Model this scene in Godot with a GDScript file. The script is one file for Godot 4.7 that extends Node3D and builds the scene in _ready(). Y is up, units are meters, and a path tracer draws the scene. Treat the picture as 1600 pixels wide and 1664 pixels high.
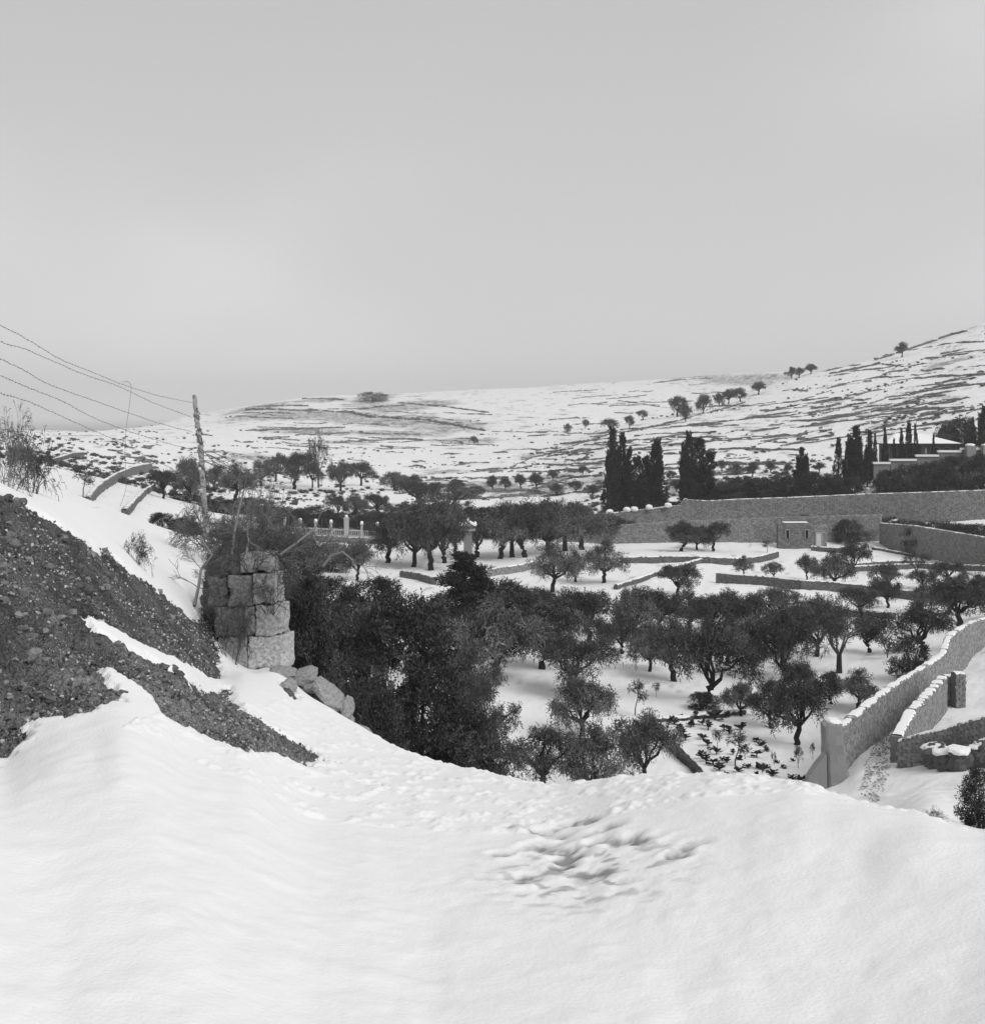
extends Node3D
# A snowy olive valley seen from a snow-covered bank: terrain, terrace walls, walled compound, orchard and hills.

const R0 := 2.2
const RQ := 1.12
const U0 := -0.522648
const US := 0.024888
const NU := 43
const NR := 61
var heights := PackedFloat32Array()      # ground heights along bearings at growing distances
var log_rq := log(RQ)
var lumps := FastNoiseLite.new()
var drift := FastNoiseLite.new()
var streak := FastNoiseLite.new()
var mottle := FastNoiseLite.new()
var clod := FastNoiseLite.new()
var names := {}
var rng := RandomNumberGenerator.new()
var bank_edge := PackedVector2Array()
var bare_spots: Array[PackedVector2Array] = []
var bare_rects: Array[Rect2] = []
var snow_mat: StandardMaterial3D
var near_snow_mat: StandardMaterial3D
var tint_mat: StandardMaterial3D
var stone_mat: StandardMaterial3D
var bark_mat: StandardMaterial3D
var leaf_mat: StandardMaterial3D
var earth_mat: StandardMaterial3D
var pebble_meshes: Array[ArrayMesh] = []
var boulder_meshes: Array[ArrayMesh] = []

# ---------------------------------------------------------------- geometry collector
class Geo:
	var v := PackedVector3Array()
	var c := PackedColorArray()
	var k := PackedInt32Array()
	func quad(a: Vector3, b: Vector3, d: Vector3, e: Vector3, col: Color) -> void:
		var n := v.size()
		v.push_back(a); v.push_back(b); v.push_back(d); v.push_back(e)
		c.push_back(col); c.push_back(col); c.push_back(col); c.push_back(col)
		k.push_back(n); k.push_back(n + 1); k.push_back(n + 2)
		k.push_back(n); k.push_back(n + 2); k.push_back(n + 3)
	func tri(a: Vector3, b: Vector3, d: Vector3, col: Color) -> void:
		var n := v.size()
		v.push_back(a); v.push_back(b); v.push_back(d)
		c.push_back(col); c.push_back(col); c.push_back(col)
		k.push_back(n); k.push_back(n + 1); k.push_back(n + 2)
	func box(o: Vector3, x: Vector3, y: Vector3, z: Vector3, col: Color) -> void:   # centre and three half axes
		quad(o - x - y + z, o - x + y + z, o + x + y + z, o + x - y + z, col)
		quad(o + x - y - z, o + x + y - z, o - x + y - z, o - x - y - z, col)
		quad(o + x - y + z, o + x + y + z, o + x + y - z, o + x - y - z, col)
		quad(o - x - y - z, o - x + y - z, o - x + y + z, o - x - y + z, col)
		quad(o - x + y + z, o - x + y - z, o + x + y - z, o + x + y + z, col)
		quad(o - x - y - z, o - x - y + z, o + x - y + z, o + x - y - z, col)
	func tube(p: PackedVector3Array, r0: float, r1: float, sides: int, col: Color) -> void:
		var first := v.size()
		var m := p.size()
		for i in m:
			var dir := (p[mini(i + 1, m - 1)] - p[maxi(i - 1, 0)]).normalized()
			var s := dir.cross(Vector3.UP if absf(dir.y) < 0.9 else Vector3.RIGHT).normalized()
			var t := dir.cross(s)
			var r := lerpf(r0, r1, float(i) / (m - 1))
			for j in sides:
				var a := TAU * j / sides
				v.push_back(p[i] + (s * cos(a) + t * sin(a)) * r)
				c.push_back(col)
		for i in m - 1:
			for j in sides:
				var a := first + i * sides + j
				var b := first + i * sides + (j + 1) % sides
				k.push_back(a); k.push_back(b); k.push_back(b + sides)
				k.push_back(a); k.push_back(b + sides); k.push_back(a + sides)
	func mesh(n := PackedVector3Array()) -> ArrayMesh:
		var a := []
		a.resize(Mesh.ARRAY_MAX)
		a[Mesh.ARRAY_VERTEX] = v
		a[Mesh.ARRAY_COLOR] = c
		a[Mesh.ARRAY_INDEX] = k
		if n.size():
			a[Mesh.ARRAY_NORMAL] = n
		var m := ArrayMesh.new()
		if v.size():
			m.add_surface_from_arrays(Mesh.PRIMITIVE_TRIANGLES, a)
		return m

func grey(x: float) -> Color:
	return Color(x, x, x)

# ---------------------------------------------------------------- naming and adding
func numbered(called: String) -> String:
	names[called] = names.get(called, -1) + 1
	return called if names[called] == 0 else "%s_%03d" % [called, names[called]]

func part(called: String, m: Mesh, mat: Material, parent: Node, kind := "") -> MeshInstance3D:
	var o := MeshInstance3D.new()
	o.name = called
	o.mesh = m
	o.material_override = mat
	if kind:
		o.set_meta("kind", kind)
	parent.add_child(o, true)
	return o

func tag(o: Node, label: String, category: String, group := "") -> void:
	o.set_meta("label", label)
	o.set_meta("category", category)
	if group:
		o.set_meta("group", group)

func thing(called: String, label: String, category: String, at := Vector3.ZERO, group := "") -> Node3D:
	var o := Node3D.new()
	o.name = numbered(called)
	o.position = at
	add_child(o)
	tag(o, label, category, group)
	return o

func single(called: String, m: Mesh, mat: Material, label: String, category: String, group := "", at := Vector3.ZERO) -> MeshInstance3D:
	var o := part(numbered(called), m, mat, self)
	o.position = at
	tag(o, label, category, group)
	return o

func setting(called: String, m: Mesh, mat: Material) -> MeshInstance3D:
	return part(called, m, mat, self, "structure")

# ---------------------------------------------------------------- ground
func spline(a: float, b: float, d: float, e: float, t: float) -> float:
	return b + 0.5 * t * (d - a + t * (2.0 * a - 5.0 * b + 4.0 * d - e + t * (3.0 * (b - d) + e - a)))

func ground(x: float, z: float) -> float:
	var d := maxf(maxf(-z, 0.5 * sqrt(x * x + z * z)), R0)
	var fi := clampf((x / d - U0) / US, 0.0, NU - 1.0)
	var fj := clampf(log(d / R0) / log_rq, 0.0, NR - 1.0)
	var i := mini(int(fi), NU - 2)
	var j := mini(int(fj), NR - 2)
	var u := fi - i
	var w := fj - j
	var j0 := maxi(j - 1, 0)
	var j3 := mini(j + 2, NR - 1)
	var q := [0.0, 0.0, 0.0, 0.0]
	for n in 4:
		var b := clampi(i + n - 1, 0, NU - 1) * NR
		q[n] = spline(heights[b + j0], heights[b + j], heights[b + j + 1], heights[b + j3], w)
	return spline(q[0], q[1], q[2], q[3], u)

func edge_distance(p: Vector2, poly: PackedVector2Array) -> float:   # positive inside
	var best := 1e9
	var inside := false
	var n := poly.size()
	for i in n:
		var a := poly[i]
		var b := poly[(i + 1) % n]
		var ab := b - a
		var t := clampf((p - a).dot(ab) / maxf(ab.length_squared(), 1e-9), 0.0, 1.0)
		best = minf(best, p.distance_squared_to(a + ab * t))
		if (a.y > p.y) != (b.y > p.y) and p.x < (b.x - a.x) * (p.y - a.y) / (b.y - a.y) + a.x:
			inside = not inside
	best = sqrt(best)
	return best if inside else -best

func bareness(x: float, z: float) -> float:     # signed distance to the nearest snow-free earth
	var best := -1.0
	var p := Vector2(x, z)
	for i in bare_spots.size():
		if bare_rects[i].has_point(p):
			best = maxf(best, edge_distance(p, bare_spots[i]))
	return best

func grid(us: PackedFloat32Array, rs: PackedFloat32Array, height: Callable, color: Callable) -> ArrayMesh:
	# us: angles to the right of north, rs: distances
	var g := Geo.new()
	var n := us.size()
	var m := rs.size()
	g.v.resize(n * m)
	g.c.resize(n * m)
	var nn := PackedVector3Array()
	nn.resize(n * m)
	for j in m:
		for i in n:
			var x := rs[j] * sin(us[i])
			var z := -rs[j] * cos(us[i])
			var y: float = height.call(x, z, rs[j])
			g.v[j * n + i] = Vector3(x, y, z)
	for j in m:
		for i in n:
			var a := g.v[j * n + maxi(i - 1, 0)]
			var b := g.v[j * n + mini(i + 1, n - 1)]
			var d := g.v[maxi(j - 1, 0) * n + i]
			var e := g.v[mini(j + 1, m - 1) * n + i]
			var nor := (b - a).cross(e - d).normalized()
			nn[j * n + i] = nor if nor.y > 0.0 else -nor
			g.c[j * n + i] = color.call(g.v[j * n + i], nn[j * n + i], rs[j])
	g.k.resize((n - 1) * (m - 1) * 6)
	var t := 0
	for j in m - 1:
		for i in n - 1:
			var a := j * n + i
			g.k[t] = a; g.k[t + 1] = a + n; g.k[t + 2] = a + n + 1
			g.k[t + 3] = a; g.k[t + 4] = a + n + 1; g.k[t + 5] = a + 1
			t += 6
	return g.mesh(nn)

func angles(fine: float, half: float) -> PackedFloat32Array:
	var a := PackedFloat32Array()
	var x := -PI
	while x < -half - 0.11:
		a.append(x)
		x += 0.105
	x = -half
	while x <= half:
		a.append(x)
		x += fine
	x = half + 0.06
	while x < PI - 0.05:
		a.append(x)
		x += 0.105
	a.append(PI)
	return a

func distances(from: float, to: float, step: Callable) -> PackedFloat32Array:
	var a := PackedFloat32Array()
	var r := from
	while r < to:
		a.append(r)
		r *= 1.0 + float(step.call(r))
	a.append(to)
	return a

func pit_depth(x: float, z: float, pits: Array) -> float:
	var y := 0.0
	for q in pits:
		var r: float = Vector2(x - q[0], (z - q[1]) * 0.95).length() / q[2]
		if r < 2.2:
			y -= q[3] * 0.36 * exp(-pow(r, 3.0) * 1.5) - q[3] * 0.08 * exp(-(r - 1.4) * (r - 1.4) * 7.0)
	return y

# ---------------------------------------------------------------- stones and walls
func face_block(g: Geo, o: Vector3, u: Vector3, up: Vector3, n: Vector3, hw: float, hh: float, proud: float, col: Color) -> void:
	var j := func() -> Vector3: return u * rng.randf_range(-0.12, 0.12) * hw + up * rng.randf_range(-0.14, 0.14) * hh
	var a: Vector3 = o - u * hw - up * hh
	var b: Vector3 = o - u * hw + up * hh
	var d: Vector3 = o + u * hw + up * hh
	var e: Vector3 = o + u * hw - up * hh
	var s := 0.8
	var p := n * proud
	var a2: Vector3 = o - u * hw * s - up * hh * s + p * rng.randf_range(0.5, 1.1) + j.call()
	var b2: Vector3 = o - u * hw * s + up * hh * s + p * rng.randf_range(0.5, 1.1) + j.call()
	var d2: Vector3 = o + u * hw * s + up * hh * s + p * rng.randf_range(0.5, 1.1) + j.call()
	var e2: Vector3 = o + u * hw * s - up * hh * s + p * rng.randf_range(0.5, 1.1) + j.call()
	g.quad(a2, b2, d2, e2, col)
	g.quad(a, b, b2, a2, col)
	g.quad(b, d, d2, b2, col)
	g.quad(d, e, e2, d2, col)
	g.quad(e, a, a2, e2, col)

# path: points (x, z, height of the top); the wall runs from below the ground to that top
func stone_wall(root: Node3D, path: Array, thick: float, stone: float, course: float, tone: float, snow: float, ragged := 0.3, seed_n := 1) -> void:
	rng.seed = seed_n
	var core := Geo.new()
	var g := Geo.new()
	var cap := Geo.new()
	var started := false
	var last_r := []
	for s in path.size() - 1:
		var p0: Vector3 = path[s]
		var p1: Vector3 = path[s + 1]
		var along := Vector3(p1.x - p0.x, 0, p1.z - p0.z)
		var length := along.length()
		if length < 0.05:
			continue
		var u := along / length
		var n := Vector3(-u.z, 0, u.x)
		var cols := maxi(1, roundi(length / stone))
		var w := length / cols
		for c in cols:
			var t := (c + 0.5) / cols
			var x := lerpf(p0.x, p1.x, t)
			var z := lerpf(p0.z, p1.z, t)
			var top := lerpf(p0.z if false else p0.y, p1.y, t)
			var low := minf(ground(x + n.x * thick * 0.5, z + n.z * thick * 0.5), ground(x - n.x * thick * 0.5, z - n.z * thick * 0.5)) - 0.3
			var rag := rng.randf_range(-1.0, 0.6) * ragged * course
			var mid := Vector3(x, (top + rag * 0.5 + low) * 0.5, z)
			core.box(mid, u * (w * 0.5 + 0.01), Vector3(0, maxf((top + rag * 0.5 - low) * 0.5 - 0.02, 0.02), 0), n * (thick * 0.5 - 0.02), grey(tone * 0.7))
			var y := top + rag
			var odd := 0.0
			while y > low:
				odd = 0.5 - odd
				var h := course * rng.randf_range(0.75, 1.25)
				for side in [-1.0, 1.0]:
					var col := grey(tone * rng.randf_range(0.75, 1.3))
					var off := u * (odd * 0.7 - 0.17 + rng.randf_range(-0.18, 0.18)) * w
					face_block(g, Vector3(x, y - h * 0.5, z) + n * side * (thick * 0.5 - 0.015) + off, u * side, Vector3.UP, n * side, w * rng.randf_range(0.42, 0.56), h * 0.48, stone * rng.randf_range(0.06, 0.18), col)
				y -= h
			# top stones
			face_block(g, Vector3(x, top + rag - 0.02, z), u, n, Vector3.UP, w * 0.48, thick * 0.5, course * rng.randf_range(0.1, 0.4), grey(tone * rng.randf_range(0.7, 1.4)))
		if snow > 0.0:
			var steps := maxi(2, roundi(length / maxf(stone * 0.7, 0.25)))
			for c in steps + (1 if s == path.size() - 2 else 0):
				var t := float(c) / steps
				var o := Vector3(lerpf(p0.x, p1.x, t), lerpf(p0.y, p1.y, t) + course * 0.12, lerpf(p0.z, p1.z, t))
				var f := 0.5 + 0.9 * clampf(mottle.get_noise_2d(o.x * 9.0, o.z * 9.0) + 0.45, 0.0, 1.0)
				var h := snow * 0.13 * f
				var hw := thick * (0.2 + 0.27 * f)
				var ring := [o - n * hw - Vector3(0, 0.05, 0), o - n * hw * 0.75 + Vector3(0, h * 0.8, 0), o + Vector3(0, h, 0), o + n * hw * 0.75 + Vector3(0, h * 0.8, 0), o + n * hw - Vector3(0, 0.05, 0)]
				if started:
					for e in 4:
						cap.quad(last_r[e], last_r[e + 1], ring[e + 1], ring[e], grey(1.0))
				started = true
				last_r = ring
	part("wall_core", core.mesh(), stone_mat, root)
	part("wall_stones", g.mesh(), stone_mat, root, "stuff")
	if snow > 0.0:
		part("snow_cap", cap.mesh(), snow_mat, root)

func rough_stone(seed_n: int, rings: int, sides: int, rough: float, square := 0.88) -> ArrayMesh:   # unit-sized stone
	var nz := FastNoiseLite.new()
	nz.seed = seed_n
	nz.frequency = 0.9
	var g := Geo.new()
	for j in rings + 1:
		for i in sides:
			var th := PI * j / rings
			var ph := TAU * i / sides
			var d := Vector3(sin(th) * cos(ph), cos(th), sin(th) * sin(ph))
			var e := Vector3(signf(d.x) * pow(absf(d.x), square), signf(d.y) * pow(absf(d.y), square), signf(d.z) * pow(absf(d.z), square))
			g.v.push_back(e * 0.5 * (0.85 + rough * nz.get_noise_3dv(d * 1.1) + rough * 0.5 * nz.get_noise_3dv(d * 3.7)))
			g.c.push_back(grey(1.0))
	for j in rings:
		for i in sides:
			var a := j * sides + i
			var b := j * sides + (i + 1) % sides
			g.k.append_array(PackedInt32Array([a, b, b + sides, a, b + sides, a + sides]))
	return g.mesh()

func masonry_block(w: float, h: float, d: float, seed_n: int) -> ArrayMesh:
	var nz := FastNoiseLite.new()
	nz.seed = seed_n
	nz.frequency = 1.0
	var b := BoxMesh.new()
	b.size = Vector3(w, h, d)
	b.subdivide_width = maxi(3, int(w / 0.025))
	b.subdivide_height = maxi(3, int(h / 0.025))
	b.subdivide_depth = 5
	var a := b.get_mesh_arrays()
	var v: PackedVector3Array = a[Mesh.ARRAY_VERTEX]
	var half := Vector3(w, h, d) * 0.5
	for i in v.size():
		var p := v[i]
		var q := Vector3(clampf(p.x, -half.x + 0.018, half.x - 0.018), clampf(p.y, -half.y + 0.018, half.y - 0.018), clampf(p.z, -half.z + 0.018, half.z - 0.018))
		var out := p - q
		if out.length() > 0.0001:
			p = q + out.normalized() * 0.018
		var chip := clampf(nz.get_noise_3dv(p * 4.0) - 0.08, 0.0, 1.0) * 0.15
		v[i] = p + p.normalized() * (nz.get_noise_3dv(p * 7.0) * 0.012 + nz.get_noise_3dv(p * 26.0 + Vector3(5, 1, 2)) * 0.009 - chip * (1.0 - minf(1.0, 12.0 * minf(half.x - absf(v[i].x), half.y - absf(v[i].y)))))
	var g := Geo.new()
	g.v = v
	g.k = a[Mesh.ARRAY_INDEX]
	g.c.resize(v.size())
	g.c.fill(grey(1.0))
	return g.mesh()

# ---------------------------------------------------------------- vegetation
func any_dir() -> Vector3:
	var y := rng.randf_range(-1.0, 1.0)
	var a := rng.randf() * TAU
	var s := sqrt(1.0 - y * y)
	return Vector3(s * cos(a), y, s * sin(a))

func leaf(g: Geo, p: Vector3, along: Vector3, length: float, width: float, col: Color) -> void:
	var side := along.cross(any_dir()).normalized() * width * 0.5
	g.quad(p, p + along * length * 0.45 + side, p + along * length, p + along * length * 0.45 - side, col)

func clump(g: Geo, at: Vector3, size: Vector3, count: int, length: float, width: float, tone: float, lift: float) -> void:
	for i in count:
		var d := any_dir()
		var r := pow(rng.randf(), 0.45)
		var p := at + d * size * r
		var dir := (d * 0.7 + any_dir() * 0.8 + Vector3(0, lift, 0)).normalized()
		var shade := tone * rng.randf_range(0.55, 1.45)
		for j in 5:
			var q := p + dir * (j - 2) * length * 0.45
			leaf(g, q, (dir + any_dir() * 0.75).normalized(), length * rng.randf_range(0.7, 1.2), width, grey(shade * rng.randf_range(0.85, 1.2)))

func wander(from: Vector3, to: Vector3, n: int, amount: float) -> PackedVector3Array:
	var p := PackedVector3Array()
	for i in n + 1:
		var t := float(i) / n
		p.append(from.lerp(to, t) + (any_dir() * amount * sin(PI * t) if i > 0 and i < n else Vector3.ZERO))
	return p

func proto(trunk: Geo, crown: Geo, trunk_name := "trunk", crown_name := "crown") -> Dictionary:
	var src := crown.v if crown.v.size() else trunk.v
	var wide := PackedFloat32Array()
	var high := PackedFloat32Array()
	for i in range(0, src.size(), 4):
		wide.append(Vector2(src[i].x, src[i].z).length())
		high.append(src[i].y)
	wide.sort()
	high.sort()
	var root := Node3D.new()
	if trunk.v.size():
		part(trunk_name, trunk.mesh(), bark_mat, root)
	if crown.v.size():
		part(crown_name, crown.mesh(), leaf_mat, root)
	return {"node": root, "h": high[int(high.size() * 0.985)], "w": wide[int(wide.size() * 0.9)] * 2.0}

func make_olive(seed_n: int, spread: float, tone: float, density: float, trunk_h: float) -> Dictionary:
	rng.seed = seed_n
	var t := Geo.new()
	var c := Geo.new()
	var bark := grey(0.024)
	var lean := Vector3(rng.randf_range(-0.5, 0.5), 0, rng.randf_range(-0.5, 0.5))
	var fork := Vector3(0, trunk_h, 0) + lean * trunk_h * 0.6
	t.tube(wander(Vector3(0, -0.5, 0), Vector3(0, 0.15, 0), 1, 0.0), 0.33, 0.21, 7, bark)
	t.tube(wander(Vector3(0, 0.1, 0), fork, 5, 0.12), 0.215, 0.15, 7, bark)
	var limbs := rng.randi_range(5, 7)
	var a0 := rng.randf() * TAU
	for i in limbs + 2:
		if i < limbs and rng.randf() < 0.16:
			continue
		var a := a0 + TAU * i / limbs + rng.randf_range(-0.35, 0.35)
		var outer := i < limbs
		var reach := (rng.randf_range(0.95, 1.5) if outer else rng.randf_range(0.0, 0.5)) * spread
		var lobe := fork + Vector3(cos(a) * reach, rng.randf_range(0.45, 1.75) if outer else rng.randf_range(1.6, 2.5), sin(a) * reach)
		t.tube(wander(fork - Vector3(0, 0.15, 0), lobe, 4, 0.2), 0.11, 0.04, 5, bark)
		var big := rng.randf_range(0.6, 1.2)
		var shade := tone * rng.randf_range(0.8, 1.25)
		for k in int(11 * big):
			var d := any_dir()
			d.y *= 0.7 if d.y > 0.0 else 0.85
			var p := lobe + d * big * rng.randf_range(0.55, 1.0)
			if k % 3 == 0:
				t.tube(wander(lobe, p, 3, 0.08), 0.045, 0.015, 4, bark)
			var s := rng.randf_range(0.34, 0.62)
			clump(c, p, Vector3(s, s * rng.randf_range(0.6, 0.9), s), int(density * 58 * s), 0.2, 0.055, shade * rng.randf_range(0.6, 1.6), rng.randf_range(-0.9, 0.5))
			if k % 2 == 0:
				clump(c, p + d * 0.45 + Vector3(0, -0.1, 0), Vector3(0.4, 0.3, 0.4), 9, 0.2, 0.05, shade * rng.randf_range(0.8, 1.4), -0.8)
	return proto(t, c)

func make_bush(seed_n: int, tone: float, count: int, tall := 4.3, wide := 2.1) -> Dictionary:   # evergreen thick to the ground
	rng.seed = seed_n
	var t := Geo.new()
	var c := Geo.new()
	for i in 7:
		var a := TAU * i / 7.0 + rng.randf_range(-0.3, 0.3)
		var e := Vector3(cos(a) * rng.randf_range(0.3, 0.65) * wide, rng.randf_range(0.5, 0.85) * tall, sin(a) * rng.randf_range(0.3, 0.65) * wide)
		t.tube(wander(Vector3(cos(a) * 0.15, -0.4, sin(a) * 0.15), e, 4, 0.2), 0.13, 0.03, 5, grey(0.03))
	var knobs := []
	for i in 9:
		knobs.append([any_dir(), rng.randf_range(-0.12, 0.28)])
	for i in count:
		var f := rng.randf()
		var y := 0.35 + (tall - 0.35) * f
		var prof := wide * sqrt(maxf(0.03, 1.0 - pow((f - 0.4) / 0.64, 2.0)))
		var a := rng.randf() * TAU
		var d := Vector3(cos(a), (f - 0.4) * 1.6, sin(a)).normalized()
		for q in knobs:
			prof *= 1.0 + float(q[1]) * maxf(0.0, d.dot(q[0]))
		var r := prof * sqrt(rng.randf_range(0.2, 1.0))
		var s := rng.randf_range(0.4, 0.75)
		clump(c, Vector3(cos(a) * r, y, sin(a) * r), Vector3(s, s * 0.8, s), 34, 0.15, 0.07, tone * rng.randf_range(0.45, 1.9), 0.25)
	return proto(t, c)

func make_pine(seed_n: int, tone: float) -> Dictionary:
	rng.seed = seed_n
	var t := Geo.new()
	var c := Geo.new()
	t.tube(wander(Vector3(0, -0.5, 0), Vector3(0.1, 8.6, 0), 6, 0.1), 0.28, 0.05, 7, grey(0.05))
	for i in 150:
		var f := rng.randf()
		var y := 0.9 + 8.3 * f
		var prof := (2.9 * pow(1.0 - f, 0.8) + 0.25) * rng.randf_range(0.75, 1.1)
		var a := rng.randf() * TAU
		var r := prof * sqrt(rng.randf_range(0.1, 1.0))
		var s := rng.randf_range(0.4, 0.7) * (1.15 - 0.5 * f)
		if r > 0.6 and i % 3 == 0:
			t.tube(wander(Vector3(0, y - 0.4, 0), Vector3(cos(a) * r, y, sin(a) * r), 2, 0.05), 0.05, 0.015, 4, grey(0.05))
		clump(c, Vector3(cos(a) * r, y, sin(a) * r), Vector3(s * 1.2, s * 0.6, s * 1.2), 40, 0.2, 0.09, tone * rng.randf_range(0.6, 1.5), 0.2)
	return proto(t, c)

func make_cypress(seed_n: int, tips: int, tone: float) -> Dictionary:
	rng.seed = seed_n
	var t := Geo.new()
	var c := Geo.new()
	t.tube(wander(Vector3(0, -0.6, 0), Vector3(0, 5.0, 0), 3, 0.03), 0.22, 0.1, 6, grey(0.05))
	var spires := [[Vector3.ZERO, 12.0, 1.5, 0.3]]
	for i in tips:
		var a := rng.randf() * TAU
		spires.append([Vector3(cos(a), 0, sin(a)) * rng.randf_range(0.7, 1.35), rng.randf_range(5.5, 10.4), rng.randf_range(0.45, 0.8), 1.2])
	for s in spires:
		var top: float = s[1]
		var wide: float = s[2]
		var low: float = s[3]
		var off: Vector3 = s[0]
		for i in int(170 * wide):
			var f := pow(rng.randf(), 0.9)
			var y := lerpf(low, top, f)
			var prof := wide * minf(1.0, sqrt(f * 5.0) + 0.25) * pow(1.0 - f, 0.95)
			var a := rng.randf() * TAU
			var r := prof * sqrt(rng.randf_range(0.2, 1.0))
			var p := off * (0.6 + 0.5 * f) + Vector3(cos(a) * r, y, sin(a) * r)
			var out := Vector3(cos(a), rng.randf_range(2.0, 4.5), sin(a)).normalized()
			var shade := tone * rng.randf_range(0.5, 1.5)
			var tall := rng.randf_range(0.7, 1.3)
			for k in 26:
				var h := rng.randf() * tall
				var q := p + out * h + any_dir() * 0.26 * (1.0 - h / tall * 0.8)
				leaf(c, q, (out + any_dir() * 0.5).normalized(), rng.randf_range(0.2, 0.36), 0.11, grey(shade * rng.randf_range(0.8, 1.25)))
	return proto(t, c)

func twig(g: Geo, at: Vector3, dir: Vector3, length: float, r: float, depth: int, spread: float, droop: float, col: Color, thin: float) -> void:
	var mid := at + dir * length * 0.5 + any_dir() * length * 0.07
	var end := at + dir * length + any_dir() * length * 0.08 - Vector3(0, droop * length, 0)
	g.tube(PackedVector3Array([at, mid, end]), r, maxf(r * 0.62, thin), 5 if r > 0.05 else 3, col)
	if depth == 0:
		return
	for i in rng.randi_range(2, 4):
		var from := mid.lerp(end, rng.randf()) if i > 0 else end
		twig(g, from, (dir + any_dir() * spread).normalized(), length * rng.randf_range(0.55, 0.85), maxf(r * 0.55, thin), depth - 1, spread, droop * 1.2, col, thin)

func make_bare(seed_n: int, tone: float, leafy: float) -> Dictionary:
	rng.seed = seed_n
	var t := Geo.new()
	var c := Geo.new()
	var col := grey(tone)
	t.tube(wander(Vector3(0, -0.5, 0), Vector3(0.1, 1.3, 0), 3, 0.06), 0.24, 0.16, 7, grey(0.03))
	for i in 5:
		var a := TAU * i / 5.0 + rng.randf_range(-0.4, 0.4)
		twig(t, Vector3(0.1, 1.1, 0), Vector3(cos(a) * 0.75, 1.1, sin(a) * 0.75).normalized(), 1.4, 0.085, 6, 0.62, 0.02, col, 0.009)
	var root := proto(t, c, "trunk_and_branches")
	if leafy > 0.0:
		for i in 26:
			var a := rng.randf() * TAU
			var r := 2.0 * sqrt(rng.randf())
			clump(c, Vector3(cos(a) * r, rng.randf_range(2.2, 4.4), sin(a) * r), Vector3(0.5, 0.35, 0.5), int(16 * leafy), 0.15, 0.05, 0.1, 0.0)
		part("sparse_leaves", c.mesh(), leaf_mat, root.node)
	return root

func make_sapling(seed_n: int) -> Dictionary:
	rng.seed = seed_n
	var t := Geo.new()
	var c := Geo.new()
	var top := Vector3(0.3, 1.6, 0.1)
	t.tube(wander(Vector3(0, -0.3, 0), top, 5, 0.1), 0.06, 0.035, 5, grey(0.06))
	for i in 9:
		var a := rng.randf() * TAU
		var e := top + Vector3(cos(a) * rng.randf_range(0.2, 0.8), rng.randf_range(-0.2, 0.8), sin(a) * rng.randf_range(0.2, 0.8))
		t.tube(wander(top, e, 3, 0.05), 0.03, 0.01, 4, grey(0.06))
		clump(c, e, Vector3(0.4, 0.3, 0.4), 22, 0.15, 0.055, rng.randf_range(0.05, 0.1), -0.1)
	return proto(t, c)

func make_shrub(seed_n: int, tone: float, stems: int, arch: float) -> Dictionary:    # leafless thorny shrub, about 1 m
	rng.seed = seed_n
	var t := Geo.new()
	for i in stems:
		var a := rng.randf() * TAU
		var d := Vector3(cos(a) * rng.randf_range(0.2, 1.0), rng.randf_range(0.5, 1.2), sin(a) * rng.randf_range(0.2, 1.0)).normalized()
		twig(t, Vector3(cos(a) * 0.1, -0.08, sin(a) * 0.1), d, rng.randf_range(0.3, 0.5), rng.randf_range(0.008, 0.013), 4, 0.75, arch, grey(tone * rng.randf_range(0.6, 1.5)), 0.0034)
	return proto(t, Geo.new(), "branches")

func plant(kinds: Array, called: String, x: float, z: float, h: float, w: float, label: String, category: String, group: String, sink := 0.1, low := 99.0) -> Node3D:
	var p: Dictionary = kinds[rng.randi() % kinds.size()]
	var o: Node3D = p.node.duplicate()
	o.name = numbered(called)
	add_child(o)
	o.position = Vector3(x, (ground(x, z) if low > 90.0 else low) - sink, z)
	o.rotation.y = rng.randf() * TAU
	var squash := rng.randf_range(0.86, 1.14)
	o.rotation.z = rng.randf_range(-0.07, 0.07)
	o.scale = Vector3(w / p.w * squash, (h + sink) / p.h, w / p.w / squash)
	tag(o, label, category, group)
	return o

func noise_tex(freq: float, kind: int, lo: float, hi: float, seed_n: int, size := 512, fractal := 4) -> NoiseTexture2D:
	var nz := FastNoiseLite.new()
	nz.seed = seed_n
	nz.noise_type = kind
	nz.frequency = freq
	nz.fractal_octaves = fractal
	var t := NoiseTexture2D.new()
	t.width = size
	t.height = size
	t.seamless = true
	t.noise = nz
	var r := Gradient.new()
	r.set_color(0, grey(lo))
	r.set_color(1, grey(hi))
	t.color_ramp = r
	return t

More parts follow.
